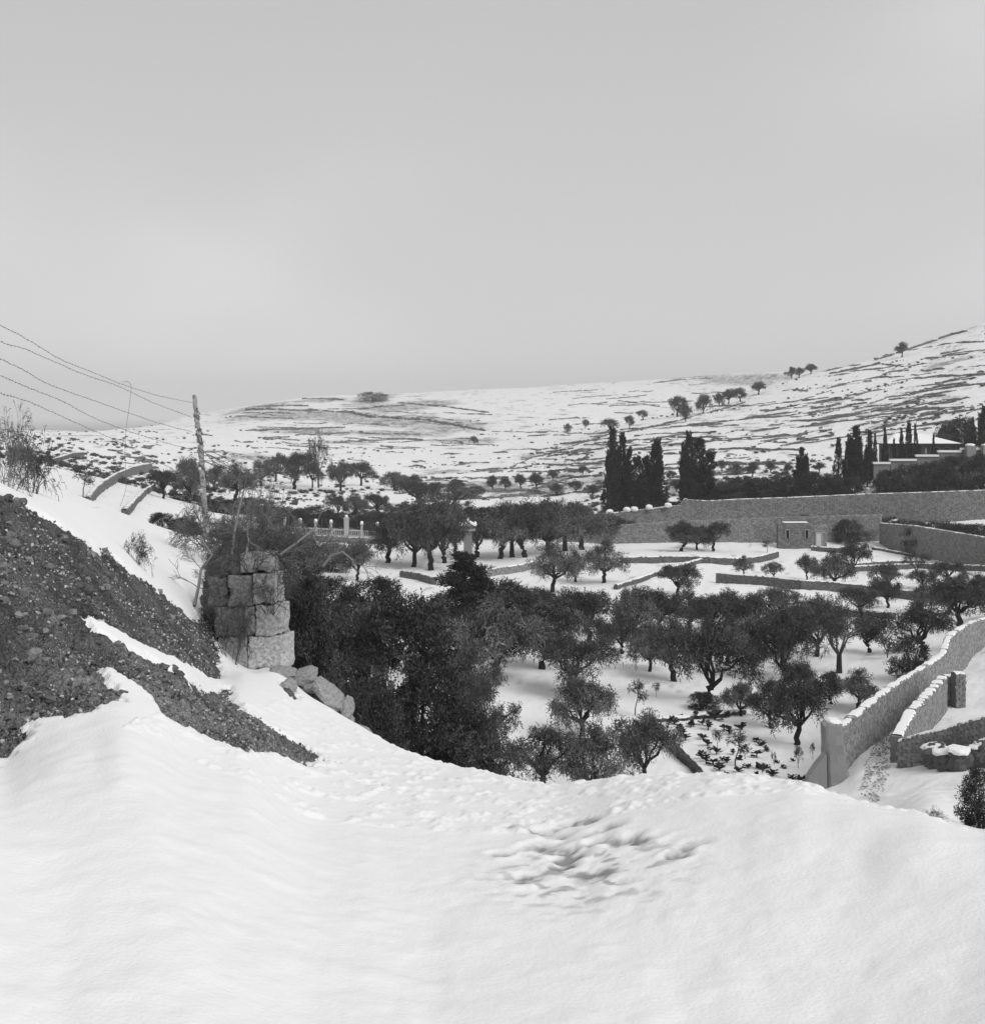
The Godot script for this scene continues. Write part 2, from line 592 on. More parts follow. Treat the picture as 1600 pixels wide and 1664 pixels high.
func _ready() -> void:
	# ---------------- camera (a view camera with a raised front), sky, sun, exposure
	var cam := Camera3D.new()
	cam.name = "camera"
	cam.projection = Camera3D.PROJECTION_FRUSTUM
	cam.near = 0.1
	cam.far = 6000.0
	cam.size = 0.1 * 1664.0 / 2009.0
	cam.frustum_offset = Vector2(0, -0.1 * (832.0 - 690.0) / 2009.0)
	add_child(cam)
	cam.current = true
	var sky_mat := ProceduralSkyMaterial.new()
	sky_mat.sky_top_color = Color(0.675, 0.675, 0.675)
	sky_mat.sky_horizon_color = Color(0.86, 0.86, 0.86)
	sky_mat.sky_curve = 0.3
	sky_mat.ground_horizon_color = Color(0.7, 0.7, 0.7)
	sky_mat.ground_bottom_color = Color(0.7, 0.7, 0.7)
	sky_mat.sun_angle_max = 1.0
	var cloud := noise_tex(0.011, FastNoiseLite.TYPE_SIMPLEX_SMOOTH, 0.0, 1.0, 5, 512, 4)
	cloud.color_ramp.set_offset(0, 0.28)
	cloud.color_ramp.set_offset(1, 0.78)
	sky_mat.sky_cover = cloud
	sky_mat.sky_cover_modulate = Color(0.42, 0.42, 0.42, 0.62)
	var sky := Sky.new()
	sky.sky_material = sky_mat
	var env := Environment.new()
	env.background_mode = Environment.BG_SKY
	env.sky = sky
	env.tonemap_mode = Environment.TONE_MAPPER_LINEAR
	env.tonemap_exposure = 1.03
	env.sdfgi_enabled = true
	env.ssao_enabled = true
	env.ssil_enabled = true
	env.fog_enabled = true
	env.fog_density = 0.00028
	env.fog_light_color = Color(0.86, 0.86, 0.86)
	var we := WorldEnvironment.new()
	we.name = "world_environment"
	we.environment = env
	add_child(we)
	var sun := DirectionalLight3D.new()
	sun.name = "sun"
	sun.light_energy = 0.6
	sun.light_angular_distance = 35.0
	sun.shadow_enabled = true
	sun.light_color = Color(1, 1, 1)
	sun.rotation_degrees = Vector3(-43, 42, 0)
	add_child(sun)

	# ---------------- materials
	snow_mat = StandardMaterial3D.new()
	snow_mat.albedo_color = grey(0.86).linear_to_srgb()
	snow_mat.vertex_color_use_as_albedo = true
	snow_mat.roughness = 0.9
	snow_mat.metallic_specular = 0.3
	near_snow_mat = snow_mat.duplicate()
	near_snow_mat.heightmap_enabled = true
	near_snow_mat.heightmap_texture = noise_tex(0.06, FastNoiseLite.TYPE_SIMPLEX, 0.0, 1.0, 3, 512, 6)
	near_snow_mat.heightmap_scale = 0.2
	near_snow_mat.uv1_triplanar = true
	near_snow_mat.uv1_world_triplanar = true
	near_snow_mat.uv1_scale = Vector3(1.1, 1.1, 1.1)
	tint_mat = StandardMaterial3D.new()
	tint_mat.vertex_color_use_as_albedo = true
	tint_mat.roughness = 0.95
	tint_mat.metallic_specular = 0.2
	leaf_mat = tint_mat.duplicate()
	leaf_mat.roughness = 0.7
	bark_mat = tint_mat.duplicate()
	stone_mat = StandardMaterial3D.new()
	stone_mat.vertex_color_use_as_albedo = true
	stone_mat.albedo_texture = noise_tex(0.03, FastNoiseLite.TYPE_SIMPLEX, 0.62, 1.0, 11)
	stone_mat.heightmap_enabled = true
	stone_mat.heightmap_texture = noise_tex(0.04, FastNoiseLite.TYPE_CELLULAR, 0.0, 1.0, 12)
	stone_mat.heightmap_scale = 1.2
	stone_mat.uv1_triplanar = true
	stone_mat.uv1_world_triplanar = true
	stone_mat.uv1_scale = Vector3(1.3, 1.3, 1.3)
	stone_mat.roughness = 0.95
	stone_mat.metallic_specular = 0.2
	earth_mat = stone_mat.duplicate()
	earth_mat.albedo_texture = noise_tex(0.06, FastNoiseLite.TYPE_SIMPLEX, 0.35, 1.0, 21)
	earth_mat.heightmap_texture = noise_tex(0.03, FastNoiseLite.TYPE_SIMPLEX, 0.0, 1.0, 22, 512, 6)
	earth_mat.heightmap_scale = 3.0

	# ---------------- ground
	lumps.seed = 4
	lumps.frequency = 1.0
	lumps.noise_type = FastNoiseLite.TYPE_SIMPLEX_SMOOTH
	lumps.fractal_octaves = 3
	drift.seed = 9
	drift.frequency = 1.0
	streak.seed = 31
	streak.frequency = 1.0
	streak.fractal_octaves = 4
	mottle.seed = 17
	mottle.frequency = 0.05
	clod.seed = 23
	clod.frequency = 1.0
	clod.fractal_octaves = 4
	heights.append_array(PackedFloat32Array([-1.5, -1.45, -1.4, -1.35, -1.3, -1.22, -1.12, -0.94, -0.72, -0.38, 0.03, 0.37, 0.65, 0.73, 0.77, 0.8, 0.79, 0.6, 0.29, -0.06, -0.34, -0.61, -0.88, -1.17, -1.46, -1.79, -2.16, -2.65, -3.24, -3.87, -4.5, -5.08, -5.56, -5.89, -6.03, -6.11, -6.18, -6.23, -6.26, -6.27, -6.2, -6.03, -5.79, -5.49, -4.8, -3.84, -2.91, -2.07, -1.23, -0.4, 0.47, 1.48, 1.99, 1.63, 0.84, 0.15, 0, 0, 0, 0, 0]))
	heights.append_array(PackedFloat32Array([-1.52, -1.48, -1.44, -1.4, -1.35, -1.29, -1.21, -1.07, -0.9, -0.63, -0.29, 0.06, 0.39, 0.53, 0.55, 0.56, 0.54, 0.37, 0.1, -0.2, -0.46, -0.71, -0.98, -1.28, -1.63, -2, -2.42, -2.92, -3.49, -4.08, -4.64, -5.15, -5.58, -5.87, -6.01, -6.11, -6.2, -6.26, -6.3, -6.3, -6.23, -6.07, -5.84, -5.54, -4.9, -4.02, -3.11, -2.29, -1.55, -0.87, -0.17, 0.53, 0.72, 0.35, -0.34, -0.96, -1.18, -1.46, -1.88, -2.35, -2.79]))
	heights.append_array(PackedFloat32Array([-1.55, -1.52, -1.49, -1.46, -1.43, -1.39, -1.33, -1.25, -1.16, -1, -0.75, -0.37, 0.07, 0.27, 0.26, 0.25, 0.2, 0.06, -0.16, -0.4, -0.62, -0.84, -1.1, -1.43, -1.82, -2.26, -2.73, -3.25, -3.8, -4.31, -4.79, -5.22, -5.59, -5.85, -5.99, -6.11, -6.21, -6.3, -6.34, -6.33, -6.25, -6.1, -5.88, -5.59, -5, -4.21, -3.33, -2.51, -1.92, -1.45, -1, -0.73, -0.98, -1.39, -1.97, -2.52, -2.89, -3.56, -4.58, -5.74, -6.81]))
	heights.append_array(PackedFloat32Array([-1.57, -1.56, -1.54, -1.52, -1.51, -1.49, -1.46, -1.43, -1.41, -1.34, -1.19, -0.78, -0.25, 0.01, -0.03, -0.06, -0.13, -0.25, -0.41, -0.59, -0.77, -0.96, -1.21, -1.58, -2.02, -2.52, -3.04, -3.58, -4.1, -4.56, -4.94, -5.3, -5.61, -5.83, -5.97, -6.11, -6.23, -6.34, -6.38, -6.36, -6.28, -6.13, -5.93, -5.64, -5.11, -4.42, -3.55, -2.75, -2.3, -2.03, -1.82, -1.97, -2.65, -3.09, -3.55, -4.03, -4.52, -5.57, -7.17, -8.99, -10.66]))
	heights.append_array(PackedFloat32Array([-1.59, -1.59, -1.58, -1.57, -1.57, -1.56, -1.56, -1.57, -1.6, -1.61, -1.52, -1.13, -0.56, -0.24, -0.29, -0.34, -0.41, -0.51, -0.62, -0.76, -0.91, -1.08, -1.33, -1.73, -2.23, -2.79, -3.37, -3.93, -4.43, -4.83, -5.13, -5.39, -5.64, -5.82, -5.95, -6.11, -6.26, -6.39, -6.44, -6.41, -6.32, -6.18, -6, -5.72, -5.27, -4.69, -3.85, -3.06, -2.74, -2.62, -2.58, -3.08, -4.1, -4.52, -4.85, -5.21, -5.75, -7.09, -9.12, -11.43, -13.56]))
	heights.append_array(PackedFloat32Array([-1.6, -1.6, -1.6, -1.61, -1.61, -1.61, -1.62, -1.63, -1.68, -1.71, -1.65, -1.35, -0.84, -0.49, -0.51, -0.55, -0.61, -0.69, -0.78, -0.88, -1.01, -1.18, -1.45, -1.9, -2.46, -3.08, -3.71, -4.31, -4.81, -5.16, -5.37, -5.54, -5.68, -5.81, -5.95, -6.11, -6.31, -6.48, -6.53, -6.49, -6.39, -6.27, -6.11, -5.86, -5.52, -5.09, -4.28, -3.51, -3.31, -3.26, -3.24, -3.95, -5.17, -5.45, -5.6, -5.78, -6.23, -7.68, -9.89, -12.39, -14.71]))
	heights.append_array(PackedFloat32Array([-1.6, -1.61, -1.62, -1.63, -1.63, -1.64, -1.65, -1.65, -1.67, -1.68, -1.65, -1.48, -1.12, -0.73, -0.67, -0.69, -0.72, -0.78, -0.86, -0.95, -1.07, -1.25, -1.57, -2.09, -2.72, -3.41, -4.11, -4.74, -5.26, -5.61, -5.79, -5.92, -6.02, -6.12, -6.25, -6.41, -6.65, -6.9, -7.05, -7.09, -7.09, -7.06, -6.99, -6.79, -6.51, -6.15, -5.41, -4.62, -4.24, -3.95, -3.8, -4.7, -5.97, -6.03, -5.98, -5.89, -6.17, -7.55, -9.79, -12.35, -14.7]))
	heights.append_array(PackedFloat32Array([-1.6, -1.61, -1.62, -1.64, -1.65, -1.66, -1.66, -1.66, -1.66, -1.65, -1.64, -1.55, -1.34, -0.98, -0.83, -0.83, -0.83, -0.87, -0.94, -1.02, -1.14, -1.32, -1.7, -2.28, -2.98, -3.75, -4.51, -5.21, -5.78, -6.16, -6.35, -6.49, -6.6, -6.71, -6.83, -7, -7.29, -7.65, -7.96, -8.15, -8.32, -8.43, -8.46, -8.33, -8.07, -7.73, -7.04, -6.16, -5.4, -4.68, -4.22, -5.09, -6.37, -6.3, -6.14, -6, -6.1, -7.42, -9.69, -12.31, -14.7]))
	heights.append_array(PackedFloat32Array([-1.6, -1.61, -1.62, -1.63, -1.64, -1.65, -1.65, -1.65, -1.65, -1.65, -1.64, -1.59, -1.46, -1.25, -1.09, -1.05, -1.04, -1.06, -1.13, -1.21, -1.31, -1.5, -1.88, -2.42, -3.14, -3.98, -4.84, -5.65, -6.32, -6.74, -6.93, -7.06, -7.16, -7.26, -7.4, -7.62, -8.05, -8.58, -9.04, -9.38, -9.63, -9.83, -9.89, -9.81, -9.66, -9.46, -8.7, -7.56, -6.52, -5.4, -4.43, -4.43, -5.08, -5.15, -5.83, -7.08, -8.28, -10.11, -12.38, -14.83, -17.18]))
	heights.append_array(PackedFloat32Array([-1.6, -1.61, -1.62, -1.63, -1.64, -1.65, -1.65, -1.65, -1.65, -1.64, -1.64, -1.63, -1.57, -1.5, -1.39, -1.32, -1.32, -1.34, -1.38, -1.44, -1.53, -1.72, -2.1, -2.6, -3.35, -4.27, -5.25, -6.19, -6.96, -7.45, -7.67, -7.82, -7.92, -8.04, -8.2, -8.5, -9.07, -9.71, -10.26, -10.75, -11.09, -11.37, -11.45, -11.43, -11.38, -11.26, -10.46, -9.14, -7.81, -6.25, -4.66, -3.76, -3.33, -3.14, -5.01, -8.06, -10.46, -12.79, -15.07, -17.35, -19.65]))
	heights.append_array(PackedFloat32Array([-1.6, -1.61, -1.62, -1.63, -1.64, -1.65, -1.66, -1.67, -1.69, -1.71, -1.72, -1.72, -1.7, -1.68, -1.67, -1.67, -1.69, -1.69, -1.66, -1.71, -1.74, -1.94, -2.39, -3.03, -3.96, -5.06, -6.13, -7.03, -7.78, -8.35, -8.74, -9.09, -9.4, -9.68, -9.93, -10.19, -10.59, -11.03, -11.46, -12.08, -12.6, -12.97, -13.17, -13.31, -13.28, -12.97, -12.37, -11.54, -9.93, -7.66, -5.57, -4.04, -2.59, -1.17, -1.28, -2.03, -3.65, -8.13, -10.8, -12.93, -14.74]))
	heights.append_array(PackedFloat32Array([-1.6, -1.62, -1.63, -1.64, -1.66, -1.67, -1.69, -1.72, -1.76, -1.8, -1.84, -1.85, -1.85, -1.86, -1.96, -2.06, -2.13, -2.11, -1.9, -1.9, -1.91, -2.13, -2.67, -3.54, -4.79, -6.16, -7.4, -8.29, -9.04, -9.76, -10.41, -10.98, -11.46, -11.82, -12.06, -12.2, -12.3, -12.42, -12.64, -13.35, -14.05, -14.57, -14.8, -14.92, -14.83, -14.4, -13.97, -13.4, -11.62, -8.97, -6.63, -4.42, -2.06, 0.66, 3.5, 6.79, 6.52, -0.15, -3.77, -6.71, -9.6]))
	heights.append_array(PackedFloat32Array([-1.6, -1.62, -1.64, -1.67, -1.69, -1.71, -1.74, -1.77, -1.81, -1.86, -1.91, -1.97, -2.04, -2.14, -2.28, -2.47, -2.66, -2.59, -2.06, -1.95, -1.99, -2.25, -2.86, -3.91, -5.48, -7.3, -9.06, -10.52, -12.08, -13.42, -14, -13.99, -13.95, -13.9, -13.84, -13.79, -13.74, -13.71, -13.72, -14.43, -15.28, -16.02, -16.06, -15.78, -15.54, -15.3, -14.81, -13.83, -12.02, -9.57, -7.13, -4.58, -1.68, 1.91, 5.99, 11.45, 12.28, 6.8, 1.64, -3.84, -9.35]))
	heights.append_array(PackedFloat32Array([-1.6, -1.63, -1.66, -1.69, -1.72, -1.75, -1.79, -1.83, -1.87, -1.91, -1.96, -2.02, -2.1, -2.22, -2.35, -2.51, -2.71, -2.95, -2.47, -2.34, -2.43, -2.96, -4.31, -6.12, -8.46, -10.91, -13.03, -14.46, -15.67, -16.61, -17, -16.89, -16.6, -16.18, -15.71, -15.24, -14.84, -14.57, -14.53, -15.54, -16.58, -17.23, -17.31, -17.22, -16.98, -16.37, -15.75, -14.95, -13.28, -10.85, -8.13, -4.89, -0.92, 4.86, 10.97, 16.41, 17.43, 13.79, 7.76, -0.6, -9.09]))
	heights.append_array(PackedFloat32Array([-1.6, -1.64, -1.67, -1.71, -1.75, -1.79, -1.83, -1.89, -1.94, -2.01, -2.08, -2.16, -2.24, -2.35, -2.48, -2.62, -2.78, -3, -3.76, -5.2, -6.53, -7.88, -9.33, -10.87, -12.43, -13.92, -15.26, -16.41, -17.6, -18.58, -19, -19, -19, -19, -19, -19, -18.99, -18.97, -18.94, -18.92, -18.96, -19.09, -19.06, -18.79, -18.29, -17.39, -16.72, -16.08, -14.6, -12.33, -9.52, -5.7, -0.94, 5.67, 12.97, 20.52, 22.31, 19.4, 14.49, 7.66, 0.71]))
	heights.append_array(PackedFloat32Array([-1.6, -1.65, -1.69, -1.73, -1.78, -1.83, -1.88, -1.94, -2.01, -2.09, -2.18, -2.27, -2.37, -2.49, -2.63, -2.78, -2.95, -3.43, -4.84, -6.16, -7.51, -8.88, -10.35, -11.95, -13.56, -15.07, -16.35, -17.33, -18.18, -18.88, -19.3, -19.5, -19.66, -19.78, -19.88, -19.97, -20.07, -20.15, -20.22, -20.3, -20.41, -20.53, -20.38, -19.67, -18.99, -18.28, -17.65, -16.98, -15.59, -13.48, -10.69, -6.55, -1.35, 5.73, 13.97, 23.88, 26.59, 24.29, 18.71, 9.89, 0.89]))
	heights.append_array(PackedFloat32Array([-1.6, -1.65, -1.7, -1.75, -1.79, -1.85, -1.91, -1.97, -2.05, -2.13, -2.22, -2.32, -2.43, -2.57, -2.73, -2.91, -3.16, -3.93, -5.28, -6.53, -7.84, -9.18, -10.64, -12.25, -13.89, -15.43, -16.72, -17.67, -18.45, -19.09, -19.5, -19.72, -19.89, -20.03, -20.15, -20.27, -20.42, -20.59, -20.74, -20.79, -20.76, -20.71, -20.48, -19.96, -19.32, -18.68, -18.12, -17.43, -16.18, -14.31, -11.72, -7.62, -2.34, 4.81, 13.47, 25.24, 28.31, 26.18, 20.24, 10.69, 0.95]))
	heights.append_array(PackedFloat32Array([-1.6, -1.65, -1.71, -1.76, -1.81, -1.87, -1.93, -2, -2.07, -2.15, -2.24, -2.34, -2.47, -2.63, -2.82, -3.03, -3.4, -4.39, -5.57, -6.79, -8.07, -9.39, -10.83, -12.43, -14.07, -15.6, -16.88, -17.8, -18.57, -19.19, -19.6, -19.84, -20.03, -20.18, -20.31, -20.45, -20.63, -20.84, -21, -21.05, -20.98, -20.84, -20.54, -20.1, -19.57, -19.02, -18.53, -17.88, -16.76, -15.07, -12.63, -8.59, -3.34, 3.9, 12.98, 25.8, 29.65, 27.79, 21.77, 11.52, 1.02]))
	heights.append_array(PackedFloat32Array([-1.6, -1.66, -1.72, -1.77, -1.83, -1.89, -1.96, -2.03, -2.1, -2.18, -2.26, -2.37, -2.5, -2.68, -2.89, -3.16, -3.67, -4.69, -5.82, -7.05, -8.35, -9.7, -11.11, -12.65, -14.22, -15.67, -16.9, -17.8, -18.56, -19.18, -19.6, -19.89, -20.13, -20.32, -20.49, -20.65, -20.82, -20.98, -21.1, -21.2, -21.27, -21.22, -20.64, -20.14, -19.83, -19.5, -19.23, -18.85, -17.85, -16.06, -13.53, -9.36, -3.89, 3.99, 13.48, 25.81, 31.33, 30.63, 26.75, 14.87, 1.28]))
	heights.append_array(PackedFloat32Array([-1.6, -1.66, -1.72, -1.78, -1.84, -1.91, -1.98, -2.05, -2.12, -2.19, -2.28, -2.38, -2.52, -2.71, -2.95, -3.28, -3.93, -4.95, -6.05, -7.27, -8.57, -9.89, -11.27, -12.77, -14.29, -15.7, -16.9, -17.8, -18.54, -19.15, -19.6, -19.91, -20.17, -20.39, -20.58, -20.75, -20.91, -21.04, -21.17, -21.3, -21.47, -21.56, -20.77, -20.18, -20.09, -20.01, -19.89, -19.7, -18.68, -16.69, -14.03, -9.77, -4.15, 4.07, 13.97, 25.82, 33, 33.51, 31.86, 18.35, 1.55]))
	heights.append_array(PackedFloat32Array([-1.6, -1.66, -1.72, -1.78, -1.84, -1.91, -1.98, -2.05, -2.12, -2.2, -2.29, -2.39, -2.53, -2.73, -2.99, -3.39, -4.16, -5.2, -6.28, -7.44, -8.66, -9.9, -11.23, -12.68, -14.15, -15.53, -16.71, -17.62, -18.38, -19.02, -19.46, -19.72, -19.93, -20.12, -20.34, -20.59, -20.82, -21.03, -21.25, -21.42, -21.58, -21.68, -21.06, -20.42, -20.53, -20.57, -20.38, -20, -18.84, -16.74, -14.01, -9.75, -4.15, 4.07, 13.97, 25.93, 34.69, 35.34, 33.6, 19.32, 1.63]))
	heights.append_array(PackedFloat32Array([-1.6, -1.66, -1.72, -1.78, -1.84, -1.91, -1.98, -2.05, -2.12, -2.2, -2.29, -2.4, -2.54, -2.75, -3.03, -3.52, -4.39, -5.46, -6.52, -7.6, -8.73, -9.9, -11.15, -12.52, -13.91, -15.24, -16.39, -17.32, -18.15, -18.84, -19.3, -19.52, -19.68, -19.85, -20.1, -20.42, -20.74, -21.03, -21.3, -21.5, -21.63, -21.73, -21.29, -20.64, -20.82, -20.89, -20.63, -20.13, -18.9, -16.77, -13.97, -9.72, -4.15, 4.05, 13.98, 26.04, 35.95, 37.23, 35.4, 20.38, 1.72]))
	heights.append_array(PackedFloat32Array([-1.6, -1.66, -1.72, -1.78, -1.84, -1.91, -1.98, -2.05, -2.12, -2.2, -2.29, -2.4, -2.55, -2.78, -3.13, -3.74, -4.68, -5.75, -6.77, -7.78, -8.82, -9.9, -11.09, -12.38, -13.71, -14.99, -16.13, -17.08, -17.98, -18.75, -19.25, -19.52, -19.71, -19.89, -20.15, -20.44, -20.74, -21.03, -21.3, -21.43, -21.53, -21.71, -21.29, -20.63, -20.76, -20.79, -20.43, -19.8, -18.44, -16.2, -13.32, -9.11, -3.66, 3.84, 12.91, 25.08, 36.58, 40.58, 41.2, 25.49, 2.05]))
	heights.append_array(PackedFloat32Array([-1.6, -1.66, -1.72, -1.78, -1.84, -1.91, -1.98, -2.05, -2.12, -2.2, -2.29, -2.39, -2.55, -2.8, -3.23, -3.96, -4.94, -5.99, -6.97, -7.92, -8.89, -9.91, -11.03, -12.25, -13.51, -14.74, -15.87, -16.85, -17.81, -18.65, -19.21, -19.52, -19.74, -19.95, -20.21, -20.48, -20.75, -21.03, -21.29, -21.36, -21.43, -21.7, -21.3, -20.61, -20.59, -20.51, -19.94, -18.99, -17.32, -14.82, -11.8, -7.76, -2.79, 3.32, 10.98, 23.54, 36.86, 43.86, 47.71, 33.63, 2.87]))
	heights.append_array(PackedFloat32Array([-1.6, -1.66, -1.72, -1.79, -1.85, -1.91, -1.98, -2.04, -2.11, -2.17, -2.25, -2.35, -2.51, -2.79, -3.28, -4.1, -5.12, -6.17, -7.1, -8.01, -8.94, -9.91, -10.99, -12.15, -13.35, -14.52, -15.62, -16.61, -17.6, -18.48, -19.1, -19.46, -19.72, -19.97, -20.23, -20.49, -20.75, -21.03, -21.3, -21.36, -21.45, -21.97, -19.97, -18.99, -18.98, -18.93, -17.92, -16.25, -13.58, -10.39, -7.25, -4.87, -2.08, 0.61, 8.57, 22.49, 36.77, 45.8, 51.16, 43.42, 23.58]))
	heights.append_array(PackedFloat32Array([-1.6, -1.66, -1.73, -1.79, -1.86, -1.92, -1.98, -2.04, -2.08, -2.13, -2.19, -2.29, -2.46, -2.77, -3.32, -4.21, -5.25, -6.26, -7.16, -8.06, -8.96, -9.92, -10.94, -12.04, -13.18, -14.3, -15.37, -16.36, -17.38, -18.31, -18.98, -19.39, -19.71, -19.99, -20.26, -20.5, -20.75, -21.04, -21.3, -21.36, -21.47, -22.25, -18.24, -17.01, -17.05, -16.98, -15.39, -12.86, -9, -4.96, -1.55, -0.83, -1.02, -1.79, 7.01, 21.39, 36.58, 47.23, 54.01, 52.86, 50.04]))
	heights.append_array(PackedFloat32Array([-1.6, -1.67, -1.73, -1.8, -1.87, -1.93, -1.98, -2.03, -2.06, -2.1, -2.15, -2.25, -2.44, -2.78, -3.38, -4.33, -5.35, -6.27, -7.14, -8.01, -8.88, -9.81, -10.8, -11.86, -12.95, -14.05, -15.12, -16.14, -17.21, -18.21, -18.93, -19.37, -19.7, -20.01, -20.32, -20.6, -20.86, -21.09, -21.3, -21.36, -21.47, -22.19, -17.63, -16.47, -16.39, -16.14, -14.06, -10.92, -6.43, -1.83, 2.03, 3.33, 2.43, 0.37, 7.39, 19.56, 36.03, 48.2, 56.89, 59.16, 60.27]))
	heights.append_array(PackedFloat32Array([-1.6, -1.67, -1.74, -1.81, -1.88, -1.94, -1.99, -2.02, -2.04, -2.07, -2.11, -2.21, -2.43, -2.79, -3.44, -4.4, -5.4, -6.27, -7.09, -7.9, -8.74, -9.62, -10.59, -11.62, -12.69, -13.77, -14.84, -15.89, -17.03, -18.11, -18.88, -19.34, -19.69, -20.02, -20.37, -20.69, -20.96, -21.16, -21.31, -21.36, -21.47, -22.13, -17.13, -16.07, -15.88, -15.44, -12.9, -9.22, -4.29, 0.79, 5.24, 7.77, 7.23, 4.5, 8.35, 18.36, 35.57, 49.16, 59.63, 64.16, 67.3]))
	heights.append_array(PackedFloat32Array([-1.6, -1.67, -1.74, -1.81, -1.88, -1.94, -1.98, -2.01, -2.02, -2.04, -2.07, -2.19, -2.43, -2.82, -3.49, -4.38, -5.33, -6.17, -6.96, -7.75, -8.57, -9.44, -10.37, -11.35, -12.37, -13.42, -14.47, -15.53, -16.73, -17.92, -18.79, -19.29, -19.67, -20.02, -20.37, -20.68, -20.96, -21.19, -21.38, -21.51, -21.67, -22.14, -16.45, -15.65, -15.35, -14.7, -11.65, -7.41, -2.33, 3.13, 8.47, 12.13, 11.22, 9.44, 11.87, 20.06, 36.76, 50.94, 62.5, 68.78, 73.67]))
	heights.append_array(PackedFloat32Array([-1.6, -1.67, -1.74, -1.81, -1.88, -1.93, -1.97, -1.99, -2, -2.01, -2.05, -2.18, -2.45, -2.87, -3.54, -4.37, -5.23, -6.02, -6.79, -7.57, -8.38, -9.22, -10.13, -11.07, -12.06, -13.08, -14.12, -15.22, -16.52, -17.8, -18.72, -19.26, -19.66, -20.03, -20.36, -20.66, -20.94, -21.2, -21.45, -21.71, -21.95, -22.15, -15.8, -15.2, -14.78, -13.88, -10.34, -5.6, -0.35, 5.54, 11.9, 16.76, 15.48, 15.04, 17, 23.04, 38.28, 52.29, 64.85, 71.73, 77.01]))
	heights.append_array(PackedFloat32Array([-1.6, -1.67, -1.74, -1.81, -1.88, -1.93, -1.97, -1.97, -1.97, -1.97, -2.04, -2.2, -2.48, -2.94, -3.6, -4.38, -5.19, -5.93, -6.65, -7.39, -8.16, -8.98, -9.86, -10.8, -11.79, -12.83, -13.92, -15.09, -16.52, -17.86, -18.73, -19.28, -19.69, -20.02, -20.32, -20.56, -20.82, -21.13, -21.44, -21.78, -22.05, -22.18, -15.31, -14.7, -14.07, -12.85, -8.97, -3.83, 2, 8.68, 16.09, 22.39, 20.75, 20.23, 21.31, 25.61, 38.7, 52.57, 66.49, 72.72, 77.11]))
	heights.append_array(PackedFloat32Array([-1.6, -1.66, -1.74, -1.81, -1.88, -1.93, -1.96, -1.96, -1.95, -1.94, -2.03, -2.22, -2.54, -3.01, -3.67, -4.41, -5.16, -5.86, -6.54, -7.22, -7.94, -8.73, -9.6, -10.54, -11.55, -12.63, -13.76, -14.98, -16.52, -17.92, -18.74, -19.3, -19.72, -20.02, -20.25, -20.46, -20.71, -21.05, -21.43, -21.85, -22.13, -22.21, -14.9, -14.15, -13.22, -11.59, -7.45, -1.96, 4.53, 12.06, 20.52, 27.83, 26.23, 25.43, 25.84, 28.7, 39.18, 52.67, 67.3, 73.13, 77.14]))
	heights.append_array(PackedFloat32Array([-1.6, -1.66, -1.74, -1.81, -1.88, -1.93, -1.95, -1.95, -1.93, -1.94, -2.06, -2.28, -2.63, -3.13, -3.77, -4.47, -5.18, -5.83, -6.46, -7.1, -7.79, -8.54, -9.4, -10.35, -11.38, -12.48, -13.62, -14.85, -16.41, -17.45, -18.09, -18.92, -19.6, -19.96, -20.2, -20.44, -20.76, -21.2, -21.6, -22.02, -22.24, -22.08, -14.46, -13.59, -12.2, -9.97, -5.53, 0.21, 7.11, 15.27, 24.72, 31.8, 31, 30.58, 30.82, 33.24, 42.25, 52.61, 62.75, 68.36, 73.1]))
	heights.append_array(PackedFloat32Array([-1.6, -1.66, -1.73, -1.8, -1.87, -1.91, -1.94, -1.93, -1.91, -1.93, -2.1, -2.35, -2.74, -3.25, -3.87, -4.53, -5.19, -5.8, -6.39, -6.98, -7.62, -8.33, -9.17, -10.13, -11.18, -12.3, -13.46, -14.69, -16.18, -16.79, -17.29, -18.36, -19.37, -19.81, -20.12, -20.41, -20.82, -21.35, -21.84, -22.2, -22.36, -21.95, -14.22, -12.86, -10.95, -8.17, -3.43, 2.55, 9.81, 18.52, 28.84, 35.72, 35.92, 36.03, 36.35, 38.68, 46.39, 52.55, 58.14, 63.59, 69.06]))
	heights.append_array(PackedFloat32Array([-1.6, -1.66, -1.72, -1.79, -1.85, -1.9, -1.92, -1.9, -1.86, -1.94, -2.13, -2.42, -2.82, -3.34, -3.93, -4.56, -5.17, -5.72, -6.22, -6.71, -7.24, -7.87, -8.66, -9.6, -10.66, -11.79, -12.99, -14.35, -15.77, -16.46, -17.05, -18.01, -18.95, -19.45, -19.84, -20.22, -20.68, -21.32, -21.99, -22.34, -22.58, -22.09, -14.4, -11.45, -9.33, -6.41, -1.39, 4.93, 12.63, 21.85, 32.75, 40.69, 41.61, 42.21, 42.87, 44.57, 48.89, 52.82, 58.04, 63.61, 69.09]))
	heights.append_array(PackedFloat32Array([-1.6, -1.65, -1.72, -1.78, -1.83, -1.88, -1.9, -1.87, -1.83, -1.95, -2.16, -2.48, -2.9, -3.42, -3.99, -4.57, -5.13, -5.62, -6.06, -6.49, -6.97, -7.54, -8.28, -9.21, -10.26, -11.39, -12.57, -13.99, -15.32, -16.22, -16.91, -17.75, -18.49, -18.97, -19.39, -19.86, -20.39, -21.25, -22.07, -22.42, -22.73, -22.23, -14.59, -9.68, -7.47, -4.55, 0.8, 7.52, 15.65, 25.37, 36.85, 46.23, 48.09, 49.08, 49.79, 50.43, 51.36, 53.49, 58.01, 63.68, 69.15]))
